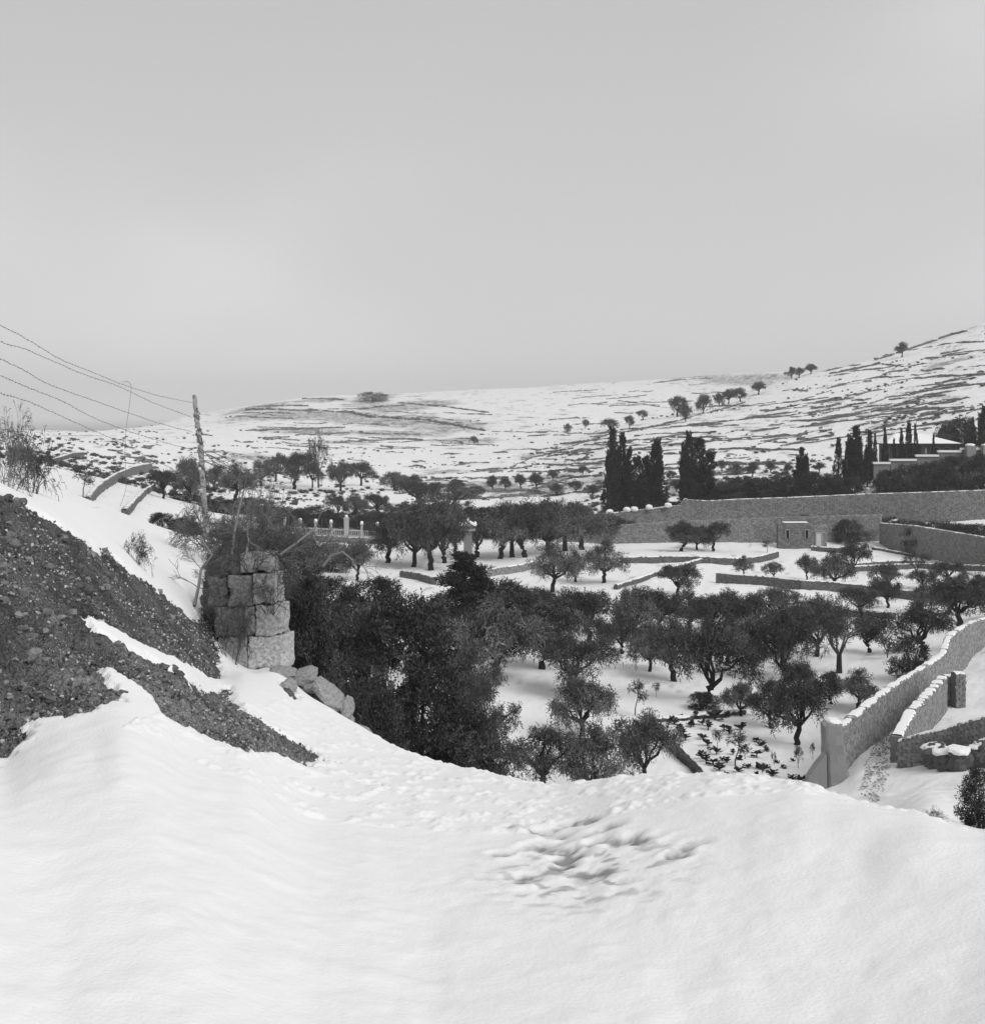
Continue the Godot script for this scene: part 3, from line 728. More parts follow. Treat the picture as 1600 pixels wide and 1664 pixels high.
	heights.append_array(PackedFloat32Array([-1.6, -1.65, -1.71, -1.76, -1.82, -1.86, -1.88, -1.84, -1.84, -1.99, -2.23, -2.57, -3.02, -3.53, -4.07, -4.6, -5.1, -5.55, -5.98, -6.45, -7, -7.67, -8.47, -9.36, -10.34, -11.39, -12.49, -13.79, -15.07, -16.05, -16.83, -17.63, -18.24, -18.55, -18.85, -19.33, -19.96, -20.96, -21.81, -22.02, -22.25, -21.82, -14.31, -7.82, -5.43, -2.32, 3.51, 10.76, 19.27, 29.56, 42.09, 52.68, 56.58, 57.5, 56.72, 55.44, 54.56, 55.56, 59.29, 64.38, 69.23]))
	heights.append_array(PackedFloat32Array([-1.6, -1.64, -1.7, -1.75, -1.8, -1.83, -1.85, -1.82, -1.85, -2.02, -2.28, -2.64, -3.09, -3.59, -4.12, -4.61, -5.06, -5.48, -5.92, -6.42, -7.03, -7.79, -8.65, -9.51, -10.42, -11.39, -12.41, -13.6, -14.83, -15.87, -16.75, -17.5, -17.98, -18.12, -18.27, -18.71, -19.42, -20.47, -21.3, -21.3, -21.37, -21.04, -13.76, -6.25, -3.59, -0.18, 6.11, 13.83, 22.67, 33.43, 46.85, 58.44, 64.41, 65.3, 63.17, 60.3, 58.38, 58.92, 61.75, 65.64, 69.34]))
	heights.append_array(PackedFloat32Array([-1.59, -1.63, -1.68, -1.72, -1.77, -1.8, -1.82, -1.8, -1.84, -2.01, -2.27, -2.63, -3.08, -3.58, -4.1, -4.59, -5.01, -5.42, -5.87, -6.38, -7.01, -7.76, -8.6, -9.45, -10.35, -11.29, -12.23, -13.31, -14.5, -15.57, -16.49, -17.18, -17.56, -17.65, -17.76, -18.18, -18.87, -19.89, -20.64, -20.53, -20.49, -20.12, -13.12, -5.32, -2.28, 1.5, 8.08, 16.07, 25.17, 36.22, 49.96, 62.23, 69.47, 70.72, 68.55, 65.44, 63.01, 62.89, 64.58, 67.1, 69.47]))
	heights.append_array(PackedFloat32Array([-1.57, -1.61, -1.65, -1.69, -1.73, -1.76, -1.79, -1.78, -1.83, -1.99, -2.24, -2.61, -3.07, -3.55, -4.05, -4.53, -4.95, -5.37, -5.83, -6.34, -6.97, -7.69, -8.48, -9.3, -10.16, -11.06, -11.94, -12.96, -14.09, -15.15, -16.04, -16.67, -17.03, -17.14, -17.28, -17.68, -18.29, -19.15, -19.77, -19.62, -19.46, -18.96, -12.3, -4.6, -1.18, 2.99, 9.79, 17.97, 27.32, 38.59, 52.49, 65.33, 73.6, 75.26, 73.42, 70.68, 68.37, 67.76, 68.12, 68.92, 69.63]))
	heights.append_array(PackedFloat32Array([-1.55, -1.58, -1.62, -1.65, -1.69, -1.72, -1.75, -1.76, -1.82, -1.96, -2.21, -2.59, -3.05, -3.51, -3.98, -4.45, -4.88, -5.32, -5.79, -6.31, -6.91, -7.59, -8.33, -9.1, -9.91, -10.75, -11.6, -12.57, -13.65, -14.66, -15.48, -16.06, -16.42, -16.61, -16.81, -17.18, -17.69, -18.33, -18.77, -18.64, -18.36, -17.66, -11.39, -3.99, -0.19, 4.37, 11.37, 19.71, 29.27, 40.73, 54.72, 68.05, 77.22, 79.32, 78, 75.98, 74.15, 73.13, 72.05, 70.93, 69.81]))
	heights.append_array(PackedFloat32Array([-1.52, -1.55, -1.58, -1.62, -1.65, -1.68, -1.71, -1.74, -1.8, -1.94, -2.18, -2.57, -3.02, -3.47, -3.92, -4.36, -4.81, -5.26, -5.75, -6.27, -6.84, -7.48, -8.17, -8.89, -9.65, -10.43, -11.24, -12.17, -13.2, -14.16, -14.91, -15.42, -15.81, -16.08, -16.35, -16.68, -17.08, -17.5, -17.76, -17.64, -17.24, -16.34, -10.47, -3.39, 0.78, 5.74, 12.92, 21.41, 31.2, 42.83, 56.89, 70.7, 80.75, 83.3, 82.53, 81.29, 79.99, 78.57, 76.05, 72.97, 69.99]))
	heights.append_array(PackedFloat32Array([-1.5, -1.53, -1.56, -1.59, -1.62, -1.65, -1.69, -1.73, -1.79, -1.92, -2.16, -2.55, -3.01, -3.44, -3.87, -4.31, -4.75, -5.22, -5.71, -6.24, -6.8, -7.41, -8.06, -8.74, -9.47, -10.21, -10.98, -11.87, -12.86, -13.8, -14.49, -14.96, -15.34, -15.67, -15.97, -16.28, -16.61, -16.87, -17, -16.87, -16.38, -15.35, -9.77, -2.87, 1.6, 6.88, 14.23, 22.85, 32.82, 44.61, 58.77, 72.99, 83.8, 86.69, 86.28, 85.51, 84.48, 82.72, 79.07, 74.51, 70.12]))
	bank_edge = PackedVector2Array([Vector2(-3.34, -6.33), Vector2(-3.76, -8.4), Vector2(-3.81, -9.57), Vector2(-3.88, -10.38), Vector2(-3.66, -10.51), Vector2(-3.6, -10.89), Vector2(-3.66, -11.78), Vector2(-3.54, -11.94), Vector2(-3.56, -12.66), Vector2(-3.56, -13.31), Vector2(-3.56, -14.32), Vector2(-3.6, -15.23), Vector2(-3.46, -15.28), Vector2(-3.23, -14.66), Vector2(-2.84, -13.05), Vector2(-2.64, -11.65), Vector2(-2.41, -9.68), Vector2(-2.55, -9.33), Vector2(-2.74, -9.16), Vector2(-2.86, -8.99), Vector2(-2.93, -8.89), Vector2(-2.83, -8.75), Vector2(-2.68, -8.77), Vector2(-2.58, -8.86), Vector2(-2.51, -9.02), Vector2(-2.38, -9.02), Vector2(-2.27, -9.31), Vector2(-2.3, -10.15), Vector2(-2.52, -11.41), Vector2(-2.45, -11.57), Vector2(-2.08, -10.04), Vector2(-1.86, -9.57), Vector2(-1.71, -9.53), Vector2(-1.53, -9.62), Vector2(-1.42, -9.54), Vector2(-1.14, -9.17), Vector2(-1.34, -8.95), Vector2(-1.22, -8.76), Vector2(-1.35, -8.52), Vector2(-1.48, -8.27), Vector2(-1.51, -7.6), Vector2(-1.69, -7.81), Vector2(-1.88, -7.7), Vector2(-1.95, -7.53), Vector2(-2.05, -7.57), Vector2(-2.15, -7.8), Vector2(-2.27, -7.95), Vector2(-2.36, -7.98), Vector2(-2.49, -8.06), Vector2(-2.53, -8.02), Vector2(-2.43, -7.82), Vector2(-2.28, -7.62), Vector2(-2.19, -7.36), Vector2(-2.28, -7.25), Vector2(-2.29, -7.09), Vector2(-2.35, -6.94), Vector2(-2.51, -6.92), Vector2(-2.58, -6.87), Vector2(-2.46, -6.59), Vector2(-2.51, -6.53), Vector2(-2.47, -6.37), Vector2(-2.53, -6.35), Vector2(-2.33, -5.2), Vector2(-2.43, -4.6)])
	bare_spots = [bank_edge, PackedVector2Array([Vector2(-3.62, -15.2), Vector2(-4.31, -18.6), Vector2(-4.47, -20.5), Vector2(-4.14, -20.8), Vector2(-3.64, -21), Vector2(-2.69, -16.6), Vector2(-2.45, -14.9), Vector2(-2.7, -15.05), Vector2(-2.98, -15.1), Vector2(-3.25, -15.05), Vector2(-3.37, -15.1)]), PackedVector2Array([Vector2(-2.32, -13.4), Vector2(-2.33, -13.84), Vector2(-2.18, -13.49), Vector2(-1.97, -12.63), Vector2(-1.98, -12.34), Vector2(-2.1, -12.62), Vector2(-2.22, -12.95)]), PackedVector2Array([Vector2(-0.9, -8.48), Vector2(-0.86, -8.6), Vector2(-0.72, -8.4), Vector2(-0.74, -8.32), Vector2(-0.84, -8.33)])]
	for poly in bare_spots:
		var rect := Rect2(poly[0], Vector2.ZERO)
		for q in poly:
			rect = rect.expand(q)
		bare_rects.append(rect.grow(0.6))
	var pits := [[0.28, -7.04, 0.1, 0.09], [0.36, -6.88, 0.09, 0.08], [0.46, -7.12, 0.12, 0.1], [0.55, -7.08, 0.1, 0.08], [0.62, -6.74, 0.1, 0.08], [0.68, -6.37, 0.11, 0.11], [0.75, -6.27, 0.07, 0.06], [0.2, -6.58, 0.09, 0.07], [0.28, -6.67, 0.1, 0.09], [0.34, -6.5, 0.1, 0.1], [0.39, -6.3, 0.1, 0.1], [0.35, -6.13, 0.08, 0.09], [0.46, -6.44, 0.09, 0.07], [0.04, -6.46, 0.07, 0.07], [0.15, -5.91, 0.1, 0.07], [0.88, -5.92, 0.07, 0.08], [0.93, -6, 0.06, 0.06], [1, -6.06, 0.08, 0.04], [0.59, -5.68, 0.07, 0.04], [0.47, -5.86, 0.12, 0.04], [0.57, -6.51, 0.08, 0.08], [0.82, -6.32, 0.06, 0.05], [0.14, -7.16, 0.08, 0.05], [0.43, -6.71, 0.09, 0.08]]
	var snow_height := func(x: float, z: float, r: float) -> float:
		var y := ground(x, z)
		var soft := smoothstep(-4.0, 0.5, x + 1.2) * 0.6 + 0.4
		soft *= 1.0 - 0.75 * smoothstep(1.2, 3.2, x + (r - 5.0) * 0.1)
		var rip := lumps.get_noise_2d(x * 1.6, z * 1.3)
		var bump := lumps.get_noise_2d(x * 4.2 + 20.0, z * 3.4)
		var near := 1.0 - smoothstep(6.5, 10.0, r)
		y += 0.005 * rip * (0.4 + soft) + near * soft * (0.005 * bump + 0.012 * maxf(0.0, lumps.get_noise_2d(x * 2.4 + 7.0, z * 2.1)))
		if r < 9.0 and r > 3.0:
			y += pit_depth(x, z, pits)
			var q := Vector2(x - 0.45, (z + 5.9) * 0.7).length()
			y += 0.012 * clampf(1.1 - q * 1.4, 0.0, 1.0) * lumps.get_noise_2d(x * 7.0, z * 6.0)
		if x > 0.3 or r < 4.2 or r > 24.0:
			y += 0.0
		else:
			var s := bareness(x, z)
			s += 0.05 * lumps.get_noise_2d(x * 7.0, z * 7.0) + 0.03 * lumps.get_noise_2d(x * 19.0, z * 19.0)
			y += clampf(-s * 0.9 - 0.02, -0.2, 0.0)
		# cornice ripples on the broken snow edge
		if r > 7.0 and r < 13.0 and x > -2.0:
			y += 0.035 * maxf(0.0, lumps.get_noise_2d(x * 3.5, z * 2.0) + 0.5 * lumps.get_noise_2d(x * 11.0, z * 6.0))
		return y
	var snow_color := func(p: Vector3, n: Vector3, r: float) -> Color:
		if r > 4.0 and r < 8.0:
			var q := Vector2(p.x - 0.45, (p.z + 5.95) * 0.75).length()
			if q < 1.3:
				var greying := clampf(-pit_depth(p.x, p.z, pits) * 44.0 - 0.1, 0.0, 1.0) * (0.75 + 0.9 * lumps.get_noise_2d(p.x * 9.0, p.z * 9.0))  # snow colour greyer with pit depth, varied by noise
				greying += 0.75 * smoothstep(0.7, 0.15, q) * smoothstep(0.05, 0.4, lumps.get_noise_2d(p.x * 4.6 + 3.0, p.z * 6.5))  # plus noise patches of grey around the middle of the pits
				return grey(1.0 - 0.68 * clampf(greying, 0.0, 1.0))
		return grey(1.0)
	var near_r := PackedFloat32Array([0.02, 1.0, 1.8])
	near_r.append_array(distances(2.3, 26.0, func(r): return 0.0036 if r < 11.0 else 0.006))
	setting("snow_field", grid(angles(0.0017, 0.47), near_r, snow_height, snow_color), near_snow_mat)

	var valley_height := func(x: float, z: float, r: float) -> float:
		var y := ground(x, z)
		if r < 27.0:
			return y - 0.05
		var k := smoothstep(26.0, 40.0, r)
		y += k * (0.22 * drift.get_noise_2d(x * 0.12, z * 0.12) + 0.08 * lumps.get_noise_2d(x * 0.7, z * 0.7))
		return y
	var patches := [[-150.16, -914.17, 45.5, 60.49], [-103.84, -906.99, 31.6, 63.5], [-65.54, -877.81, 30.59, 54.72], [-29.2, -838.16, 25.87, 57.84], [-104.72, -1107.29, 16.53, 117.5], [-79.77, -1001.58, 29.91, 39.33], [-51.8, -1040.71, 25.9, 28.94], [-197.52, -1044.24, 25.99, 62.19], [-150.38, -1078.94, 26.85, 26.91], [-113.47, -759.86, 34.04, 29.13], [-61.34, -770.21, 34.5, 26.54], [-14.33, -719.83, 21.5, 19.48], [-19.91, -400.08, 11.95, 26.93], [-6.15, -411.52, 14.34, 28.82], [11.45, -383.3, 13.36, 27.48], [25.03, -386.78, 11.55, 24.84], [57.8, -305.59, 9.13, 25.58], [67.23, -306.97, 10.7, 21.31], [41.78, -299.79, 8.95, 20.11], [260.97, -718.21, 17.87, 6.42], [207.84, -564.26, 11.23, 8.91], [255.08, -1552.89, 46.38, 69.11], [272.51, -1368.69, 40.88, 106.94], [323.62, -1444.79, 28.77, 89.28], [-94, -510.39, 15.24, 24.45], [-114.2, -521.44, 10.38, 12.63], [133.48, -419.01, 6.26, 8.26], [-80.37, -672.75, 16.74, 9.49], [22.42, -450.36, 13.45, 16.76], [35.87, -450.36, 11.21, 8.38]]
	var hill_bare := func(p: Vector3, r: float) -> float:
		var b := 0.0
		for q in patches:
			var e: float = Vector2((p.x - q[0]) / q[2], (p.z - q[1]) / q[3]).length()
			if e < 1.7:
				b = maxf(b, smoothstep(1.35, 0.6, e + 0.4 * streak.get_noise_2d(p.x * 0.07, p.y * 0.35)) * (0.72 + 0.8 * lumps.get_noise_2d(p.x * 0.21, p.z * 0.12)))
		return b
	var valley_color := func(p: Vector3, n: Vector3, r: float) -> Color:
		var s := 0.0
		if r > 90.0:
			# earth and stones showing in broken streaks along the contours
			var far := smoothstep(230.0, 330.0, r)
			var fine := streak.get_noise_2d(p.x * 0.035 + p.z * 0.01, p.y * 0.75)
			var broad := mottle.get_noise_2d(p.x * 0.25, p.z * 0.12)
			s = far * 0.8 * smoothstep(0.3, 0.62, fine + 0.35 * broad)
			s = maxf(s, (1.0 - far) * 0.5 * smoothstep(0.42, 0.6, lumps.get_noise_2d(p.x * 0.25, p.z * 0.16)))
			if r > 230.0:
				s = maxf(s, hill_bare.call(p, r) * (0.9 + 0.6 * fine))
		return grey(lerpf(1.0, 0.17, clampf(s * 0.9, 0.0, 1.0)))
	var fine_angles := angles(0.00165, 0.44)
	setting("valley_ground", grid(fine_angles, distances(25.0, 330.0, func(r): return 0.011), valley_height, valley_color), snow_mat)
	var hill_height := func(x: float, z: float, r: float) -> float:
		var y: float = valley_height.call(x, z, r)
		return y + smoothstep(330.0, 400.0, r) * (0.7 * drift.get_noise_2d(x * 0.035, z * 0.035) + 0.35 * streak.get_noise_2d(x * 0.09, z * 0.09))
	setting("hills", grid(fine_angles, distances(330.0, 2400.0, func(r): return 0.0055 if r < 1400.0 else 0.03), hill_height, valley_color), snow_mat)

	# ---------------- earth bank with its stones
	rng.seed = 77
	var bank_angles := PackedFloat32Array()
	for i in 330:
		bank_angles.append(lerpf(-0.56, -0.10, i / 329.0))
	var bank_height := func(x: float, z: float, r: float) -> float:
		var nz := clod.get_noise_2d(x * 2.2, z * 2.2)
		var s := bareness(x, z)
		if s < -0.35:
			return ground(x, z) - 0.2
		var bumps := 0.06 * nz + 0.07 * absf(clod.get_noise_2d(x * 6.0, z * 6.0)) + 0.03 * clod.get_noise_2d(x * 20.0, z * 20.0)
		return ground(x, z) - 0.055 + bumps * smoothstep(-0.12, 0.12, s) - 0.13 * smoothstep(-0.05, -0.3, s)
	var bank_color := func(p: Vector3, n: Vector3, r: float) -> Color:
		var low := smoothstep(-2.9, -1.9, p.x + 0.15 * (p.z + 9.0))     # the lower spur is a paler clay
		return grey((0.235 + 0.16 * clod.get_noise_2d(p.x * 1.6, p.z * 1.6) + 0.06 * clod.get_noise_2d(p.x * 8.0, p.z * 8.0)) * (1.0 + 0.8 * low))
	var bank := setting("earth_bank", grid(bank_angles, distances(5.0, 24.0, func(r): return 0.003), bank_height, bank_color), earth_mat)
	for i in 6:
		pebble_meshes.append(rough_stone(100 + i, 4, 6, 0.55))
		boulder_meshes.append(rough_stone(200 + i, 14, 22, 0.2, 0.8))
	var stone_tones := {}
	for row in [[-3.56, -9.09, 0.05, 0.4], [-3.47, -10.07, 0.05, 0.24], [-2.74, -7.45, 0.03, 0.2], [-3.1, -8.27, 0.04, 0.2], [-2.5, -8.26, 0.09, 0.2],
		[-2.91, -8.8, 0.04, 0.2], [-3.49, -13.73, 0.12, 0.2], [-2.77, -9.14, 0.04, 0.16], [-2.92, -7.21, 0.03, 0.2], [-2.56, -7.88, 0.03, 0.16],
		[-3.29, -8.4, 0.04, 0.24], [-2.77, -7.38, 0.04, 0.24], [-1.72, -8.3, 0.03, 0.24], [-3.17, -8.76, 0.05, 0.3], [-2.91, -7.25, 0.05, 0.2],
		[-3.3, -9.91, 0.11, 0.2], [-3.49, -8.78, 0.04, 0.24], [-2.7, -7.33, 0.07, 0.24], [-2.74, -9.83, 0.11, 0.24], [-1.66, -9.51, 0.03, 0.2],
		[-2.36, -7.25, 0.04, 0.16], [-2.26, -7.54, 0.09, 0.2], [-1.93, -8.91, 0.07, 0.4], [-2.89, -7.33, 0.05, 0.4], [-2.62, -7.16, 0.03, 0.4],
		[-3.2, -8.79, 0.03, 0.2], [-3.28, -8.64, 0.03, 0.2], [-2.9, -8.94, 0.05, 0.24], [-2.83, -7.06, 0.03, 0.24], [-2.68, -7.05, 0.05, 0.16],
		[-2.74, -8.28, 0.03, 0.2], [-3.83, -9.95, 0.07, 0.3], [-2.67, -7.43, 0.02, 0.16], [-1.74, -9.15, 0.06, 0.2], [-2.62, -7.83, 0.07, 0.3],
		[-2.6, -6.39, 0.03, 0.2], [-3.14, -12.04, 0.11, 0.3], [-2.55, -8.39, 0.03, 0.16], [-2.42, -8.93, 0.04, 0.3], [-2.73, -10.56, 0.06, 0.4],
		[-3.03, -8.75, 0.04, 0.16], [-2.6, -7.31, 0.03, 0.24], [-3.02, -8.63, 0.08, 0.4], [-2.29, -10.06, 0.12, 0.16], [-2.79, -10.04, 0.03, 0.4],
		[-2.65, -6.94, 0.04, 0.4], [-3.12, -9.01, 0.03, 0.4], [-3.54, -9.38, 0.03, 0.4], [-2.77, -7.32, 0.04, 0.2], [-3.38, -8.33, 0.04, 0.24],
		[-3.13, -9.89, 0.05, 0.4], [-3.06, -8.53, 0.1, 0.3], [-2.68, -7.05, 0.03, 0.2], [-2.28, -8.48, 0.06, 0.16], [-1.94, -7.68, 0.06, 0.3],
		[-3.51, -12.81, 0.06, 0.2], [-3.19, -8.75, 0.07, 0.24], [-3.17, -7.87, 0.09, 0.16], [-3.08, -8.64, 0.1, 0.16], [-3.36, -10.69, 0.05, 0.2],
		[-2.3, -10.9, 0.05, 0.24], [-2.47, -7.68, 0.04, 0.3], [-3.41, -9.23, 0.07, 0.3], [-3.3, -8.44, 0.04, 0.24], [-3.47, -8.95, 0.1, 0.24],
		[-3.32, -9.85, 0.03, 0.2], [-3.69, -9.15, 0.07, 0.2], [-2.72, -6.99, 0.08, 0.24], [-2.68, -7.91, 0.02, 0.24], [-2.4, -7.41, 0.06, 0.3],
		[-2.95, -7.65, 0.06, 0.4], [-2.58, -7.92, 0.04, 0.16], [-3.43, -8.5, 0.08, 0.16], [-3.12, -9.89, 0.05, 0.4], [-2.77, -7.94, 0.06, 0.16],
		[-2.39, -8.38, 0.05, 0.2], [-3.54, -8.82, 0.03, 0.4], [-3.46, -9.36, 0.04, 0.4], [-2.83, -7.05, 0.03, 0.3], [-2.77, -7.3, 0.03, 0.3],
		[-3.13, -8.96, 0.06, 0.2], [-3.76, -9.4, 0.06, 0.2], [-3.42, -9.83, 0.06, 0.24], [-2.86, -8.12, 0.03, 0.3], [-3.2, -13.84, 0.16, 0.16],
		[-2.67, -6.58, 0.03, 0.4], [-2.76, -7.56, 0.03, 0.3], [-1.81, -8.13, 0.02, 0.4], [-2.48, -7.13, 0.02, 0.16], [-2.91, -7.81, 0.09, 0.3],
		[-2.66, -6.72, 0.02, 0.16], [-3.05, -8.1, 0.03, 0.4], [-3.22, -8.5, 0.06, 0.16], [-3.64, -11.45, 0.05, 0.16], [-3.58, -10.6, 0.05, 0.24],
		[-3.74, -9.58, 0.09, 0.16], [-2.92, -12.69, 0.11, 0.24], [-3.3, -10.83, 0.07, 0.3], [-3.02, -9.79, 0.04, 0.16], [-2.94, -8.5, 0.04, 0.4],
		[-2.94, -7.62, 0.02, 0.16], [-2.66, -8.77, 0.07, 0.4], [-3.18, -12.28, 0.09, 0.4], [-2.74, -8.58, 0.06, 0.2], [-2.65, -7.82, 0.04, 0.16],
		[-2.75, -10.15, 0.06, 0.2], [-3.1, -9.54, 0.06, 0.16], [-3.13, -10.05, 0.09, 0.4], [-2.59, -7.85, 0.04, 0.3], [-2.97, -8.91, 0.03, 0.3],
		[-3.04, -8.13, 0.04, 0.4], [-3.19, -10.21, 0.07, 0.24], [-3.44, -8.51, 0.1, 0.24], [-3.47, -8.82, 0.08, 0.24], [-3.01, -8.86, 0.08, 0.3],
		[-3.16, -7.98, 0.04, 0.16], [-2.47, -8.15, 0.04, 0.24], [-2.89, -7.72, 0.09, 0.24], [-3.43, -8.76, 0.03, 0.16], [-2.86, -10.5, 0.03, 0.16],
		[-3.34, -13.11, 0.08, 0.3], [-3.19, -8.16, 0.03, 0.4], [-3.43, -9.86, 0.09, 0.16], [-3.04, -9.43, 0.07, 0.16], [-2.65, -6.89, 0.08, 0.16],
		[-3.64, -9.53, 0.04, 0.4], [-3.2, -8.98, 0.03, 0.4], [-2.8, -8.72, 0.03, 0.2], [-3.2, -9.39, 0.05, 0.24], [-3.3, -8.35, 0.05, 0.3],
		[-3.55, -13.2, 0.1, 0.4], [-2.91, -9.1, 0.08, 0.16], [-2.53, -6.48, 0.04, 0.16], [-2.4, -7.12, 0.04, 0.2], [-2.04, -9.09, 0.07, 0.3],
		[-2.73, -7.11, 0.02, 0.3], [-3.08, -8.39, 0.04, 0.4], [-2.85, -8.34, 0.04, 0.2], [-2.62, -7.88, 0.03, 0.2], [-3.13, -9.39, 0.07, 0.16],
		[-3.28, -9.19, 0.05, 0.4], [-1.69, -8.03, 0.04, 0.16], [-3.45, -8.47, 0.03, 0.24], [-3.27, -8.27, 0.06, 0.3], [-2.54, -7.39, 0.03, 0.16],
		[-3.03, -7.75, 0.03, 0.4], [-3.49, -9.21, 0.06, 0.3], [-3.72, -9.32, 0.11, 0.16], [-2.83, -7.28, 0.03, 0.24], [-3.71, -10.04, 0.04, 0.16],
		[-3.32, -9, 0.08, 0.16], [-3.42, -10.54, 0.12, 0.4], [-3.36, -8.46, 0.04, 0.24], [-3.37, -8.98, 0.08, 0.4], [-3.81, -9.99, 0.11, 0.2],
		[-2.99, -7.74, 0.03, 0.2], [-2.05, -8.08, 0.02, 0.2], [-3.25, -8.35, 0.03, 0.16], [-2.54, -7.21, 0.03, 0.24], [-2.62, -6.47, 0.04, 0.3],
		[-2.81, -7.03, 0.03, 0.4], [-3.37, -9.46, 0.05, 0.16], [-2.81, -9.9, 0.03, 0.4], [-1.92, -7.8, 0.03, 0.24], [-2.02, -7.86, 0.06, 0.2],
		[-2.61, -7.64, 0.04, 0.16], [-1.92, -8.9, 0.1, 0.2], [-3.44, -9.87, 0.07, 0.4], [-2.96, -8.52, 0.03, 0.3], [-2.69, -7.7, 0.04, 0.4],
		[-3.24, -9.83, 0.11, 0.16], [-2.96, -8, 0.03, 0.24], [-2.88, -9.41, 0.03, 0.24], [-3.4, -9.83, 0.03, 0.3], [-3.63, -11.56, 0.13, 0.3],
		[-3.19, -9.73, 0.09, 0.4], [-2.49, -6.94, 0.03, 0.3], [-3.14, -9.14, 0.03, 0.4], [-2.26, -10.35, 0.04, 0.24], [-2.31, -8.48, 0.06, 0.3],
		[-2.73, -6.93, 0.02, 0.4], [-3.28, -10.57, 0.09, 0.2], [-2.91, -7.86, 0.09, 0.4], [-3.21, -8.11, 0.09, 0.24], [-2.51, -7.05, 0.02, 0.2],
		[-2.83, -8.61, 0.04, 0.16], [-3.24, -10.29, 0.08, 0.24], [-3.33, -8.4, 0.08, 0.3], [-3.19, -8.21, 0.05, 0.4], [-1.97, -7.8, 0.03, 0.24],
		[-3.46, -9.47, 0.03, 0.3], [-2.33, -8.53, 0.03, 0.2], [-2.79, -9.28, 0.11, 0.2], [-2.14, -9.14, 0.05, 0.16], [-1.96, -9.07, 0.05, 0.2],
		[-2.16, -9.64, 0.09, 0.24], [-3.1, -9.46, 0.11, 0.16], [-2.44, -7.74, 0.03, 0.16], [-3.01, -7.4, 0.03, 0.3], [-2.76, -7.89, 0.04, 0.24],
		[-2.55, -7.03, 0.03, 0.3], [-3.17, -8.37, 0.1, 0.3], [-2.35, -8.08, 0.06, 0.2], [-3.46, -11.38, 0.05, 0.16], [-2.82, -8.31, 0.04, 0.16],
		[-3.19, -8.8, 0.03, 0.3], [-3.25, -8.4, 0.05, 0.3], [-3.09, -9, 0.05, 0.24], [-3.28, -9.16, 0.08, 0.3], [-2.78, -7.32, 0.07, 0.3],
		[-2.79, -6.95, 0.02, 0.3], [-3.14, -11.93, 0.05, 0.16], [-3.04, -8.52, 0.1, 0.3], [-1.88, -7.85, 0.06, 0.3], [-3.29, -11.77, 0.05, 0.16],
		[-3.38, -8.54, 0.04, 0.16], [-2.53, -7.05, 0.03, 0.4], [-1.69, -8.25, 0.02, 0.16], [-2.68, -10.84, 0.04, 0.16], [-2.91, -12.28, 0.04, 0.4],
		[-1.88, -8.58, 0.03, 0.16], [-3.29, -10.52, 0.05, 0.2], [-3.76, -9.7, 0.11, 0.2], [-1.62, -8.03, 0.02, 0.2], [-3.12, -9.46, 0.05, 0.3],
		[-3.12, -8.14, 0.06, 0.4], [-3.06, -8.9, 0.03, 0.24], [-2.1, -10.07, 0.04, 0.4], [-3.09, -8.19, 0.04, 0.4], [-2.93, -7.43, 0.03, 0.3],
		[-1.75, -8.22, 0.05, 0.16], [-2.35, -7.98, 0.04, 0.3], [-3.3, -9.6, 0.03, 0.16], [-2.9, -11.99, 0.14, 0.16], [-3.67, -9.37, 0.03, 0.16],
		[-3.05, -8.06, 0.07, 0.24], [-1.71, -9.48, 0.05, 0.2], [-2.77, -6.91, 0.03, 0.16], [-3.45, -8.51, 0.03, 0.2], [-3.34, -10.21, 0.03, 0.2],
		[-3.36, -8.54, 0.03, 0.4], [-3.31, -9.98, 0.04, 0.24], [-2.39, -7.6, 0.03, 0.24], [-3.36, -8.87, 0.04, 0.24], [-3.59, -8.84, 0.06, 0.24],
		[-3.57, -9.3, 0.07, 0.2], [-3.45, -8.79, 0.04, 0.24], [-3.16, -8.06, 0.02, 0.2], [-3.08, -8.07, 0.06, 0.3], [-3.32, -8.67, 0.05, 0.16],
		[-2.98, -7.35, 0.07, 0.16], [-2.97, -7.42, 0.06, 0.4], [-3.2, -8.59, 0.06, 0.24], [-2.81, -8.03, 0.03, 0.3], [-2.62, -7.31, 0.08, 0.2],
		[-2.77, -9.74, 0.07, 0.2], [-3.01, -9.27, 0.05, 0.3], [-3, -8.05, 0.09, 0.24], [-3.54, -10.19, 0.12, 0.3], [-2.69, -7.3, 0.05, 0.16],
		[-3.5, -9, 0.12, 0.3], [-3.23, -8.35, 0.07, 0.36], [-2.99, -8.02, 0.07, 0.42], [-2.96, -8.19, 0.05, 0.4], [-2.85, -7.9, 0.06, 0.36],
		[-2.8, -7.17, 0.05, 0.5], [-2.63, -7, 0.06, 0.42], [-2.59, -7.02, 0.06, 0.4], [-2.41, -7.03, 0.03, 0.4], [-2.6, -6.77, 0.04, 0.45],
		[-2.53, -6.41, 0.05, 0.2], [-2.4, -9.01, 0.11, 0.2], [-2.36, -9.12, 0.1, 0.18], [-2.28, -9.03, 0.08, 0.18], [-2.57, -11.89, 0.13, 0.16],
		[-1.85, -8.27, 0.06, 0.36], [-1.81, -8.5, 0.04, 0.4], [-1.84, -10, 0.05, 0.14], [-1.87, -9.76, 0.06, 0.14], [-2.31, -7.75, 0.05, 0.2],
		[-2.44, -10.75, 0.05, 0.3], [-1.42, -8.29, 0.03, 0.4]]:
		var tone: float = snappedf(row[3], 0.02)
		if not stone_tones.has(tone):
			var m := stone_mat.duplicate()
			m.albedo_color = grey(tone).linear_to_srgb()
			stone_tones[tone] = m
		var o := part("stone", pebble_meshes[rng.randi() % 6], stone_tones[tone], bank)
		var s: float = row[2]
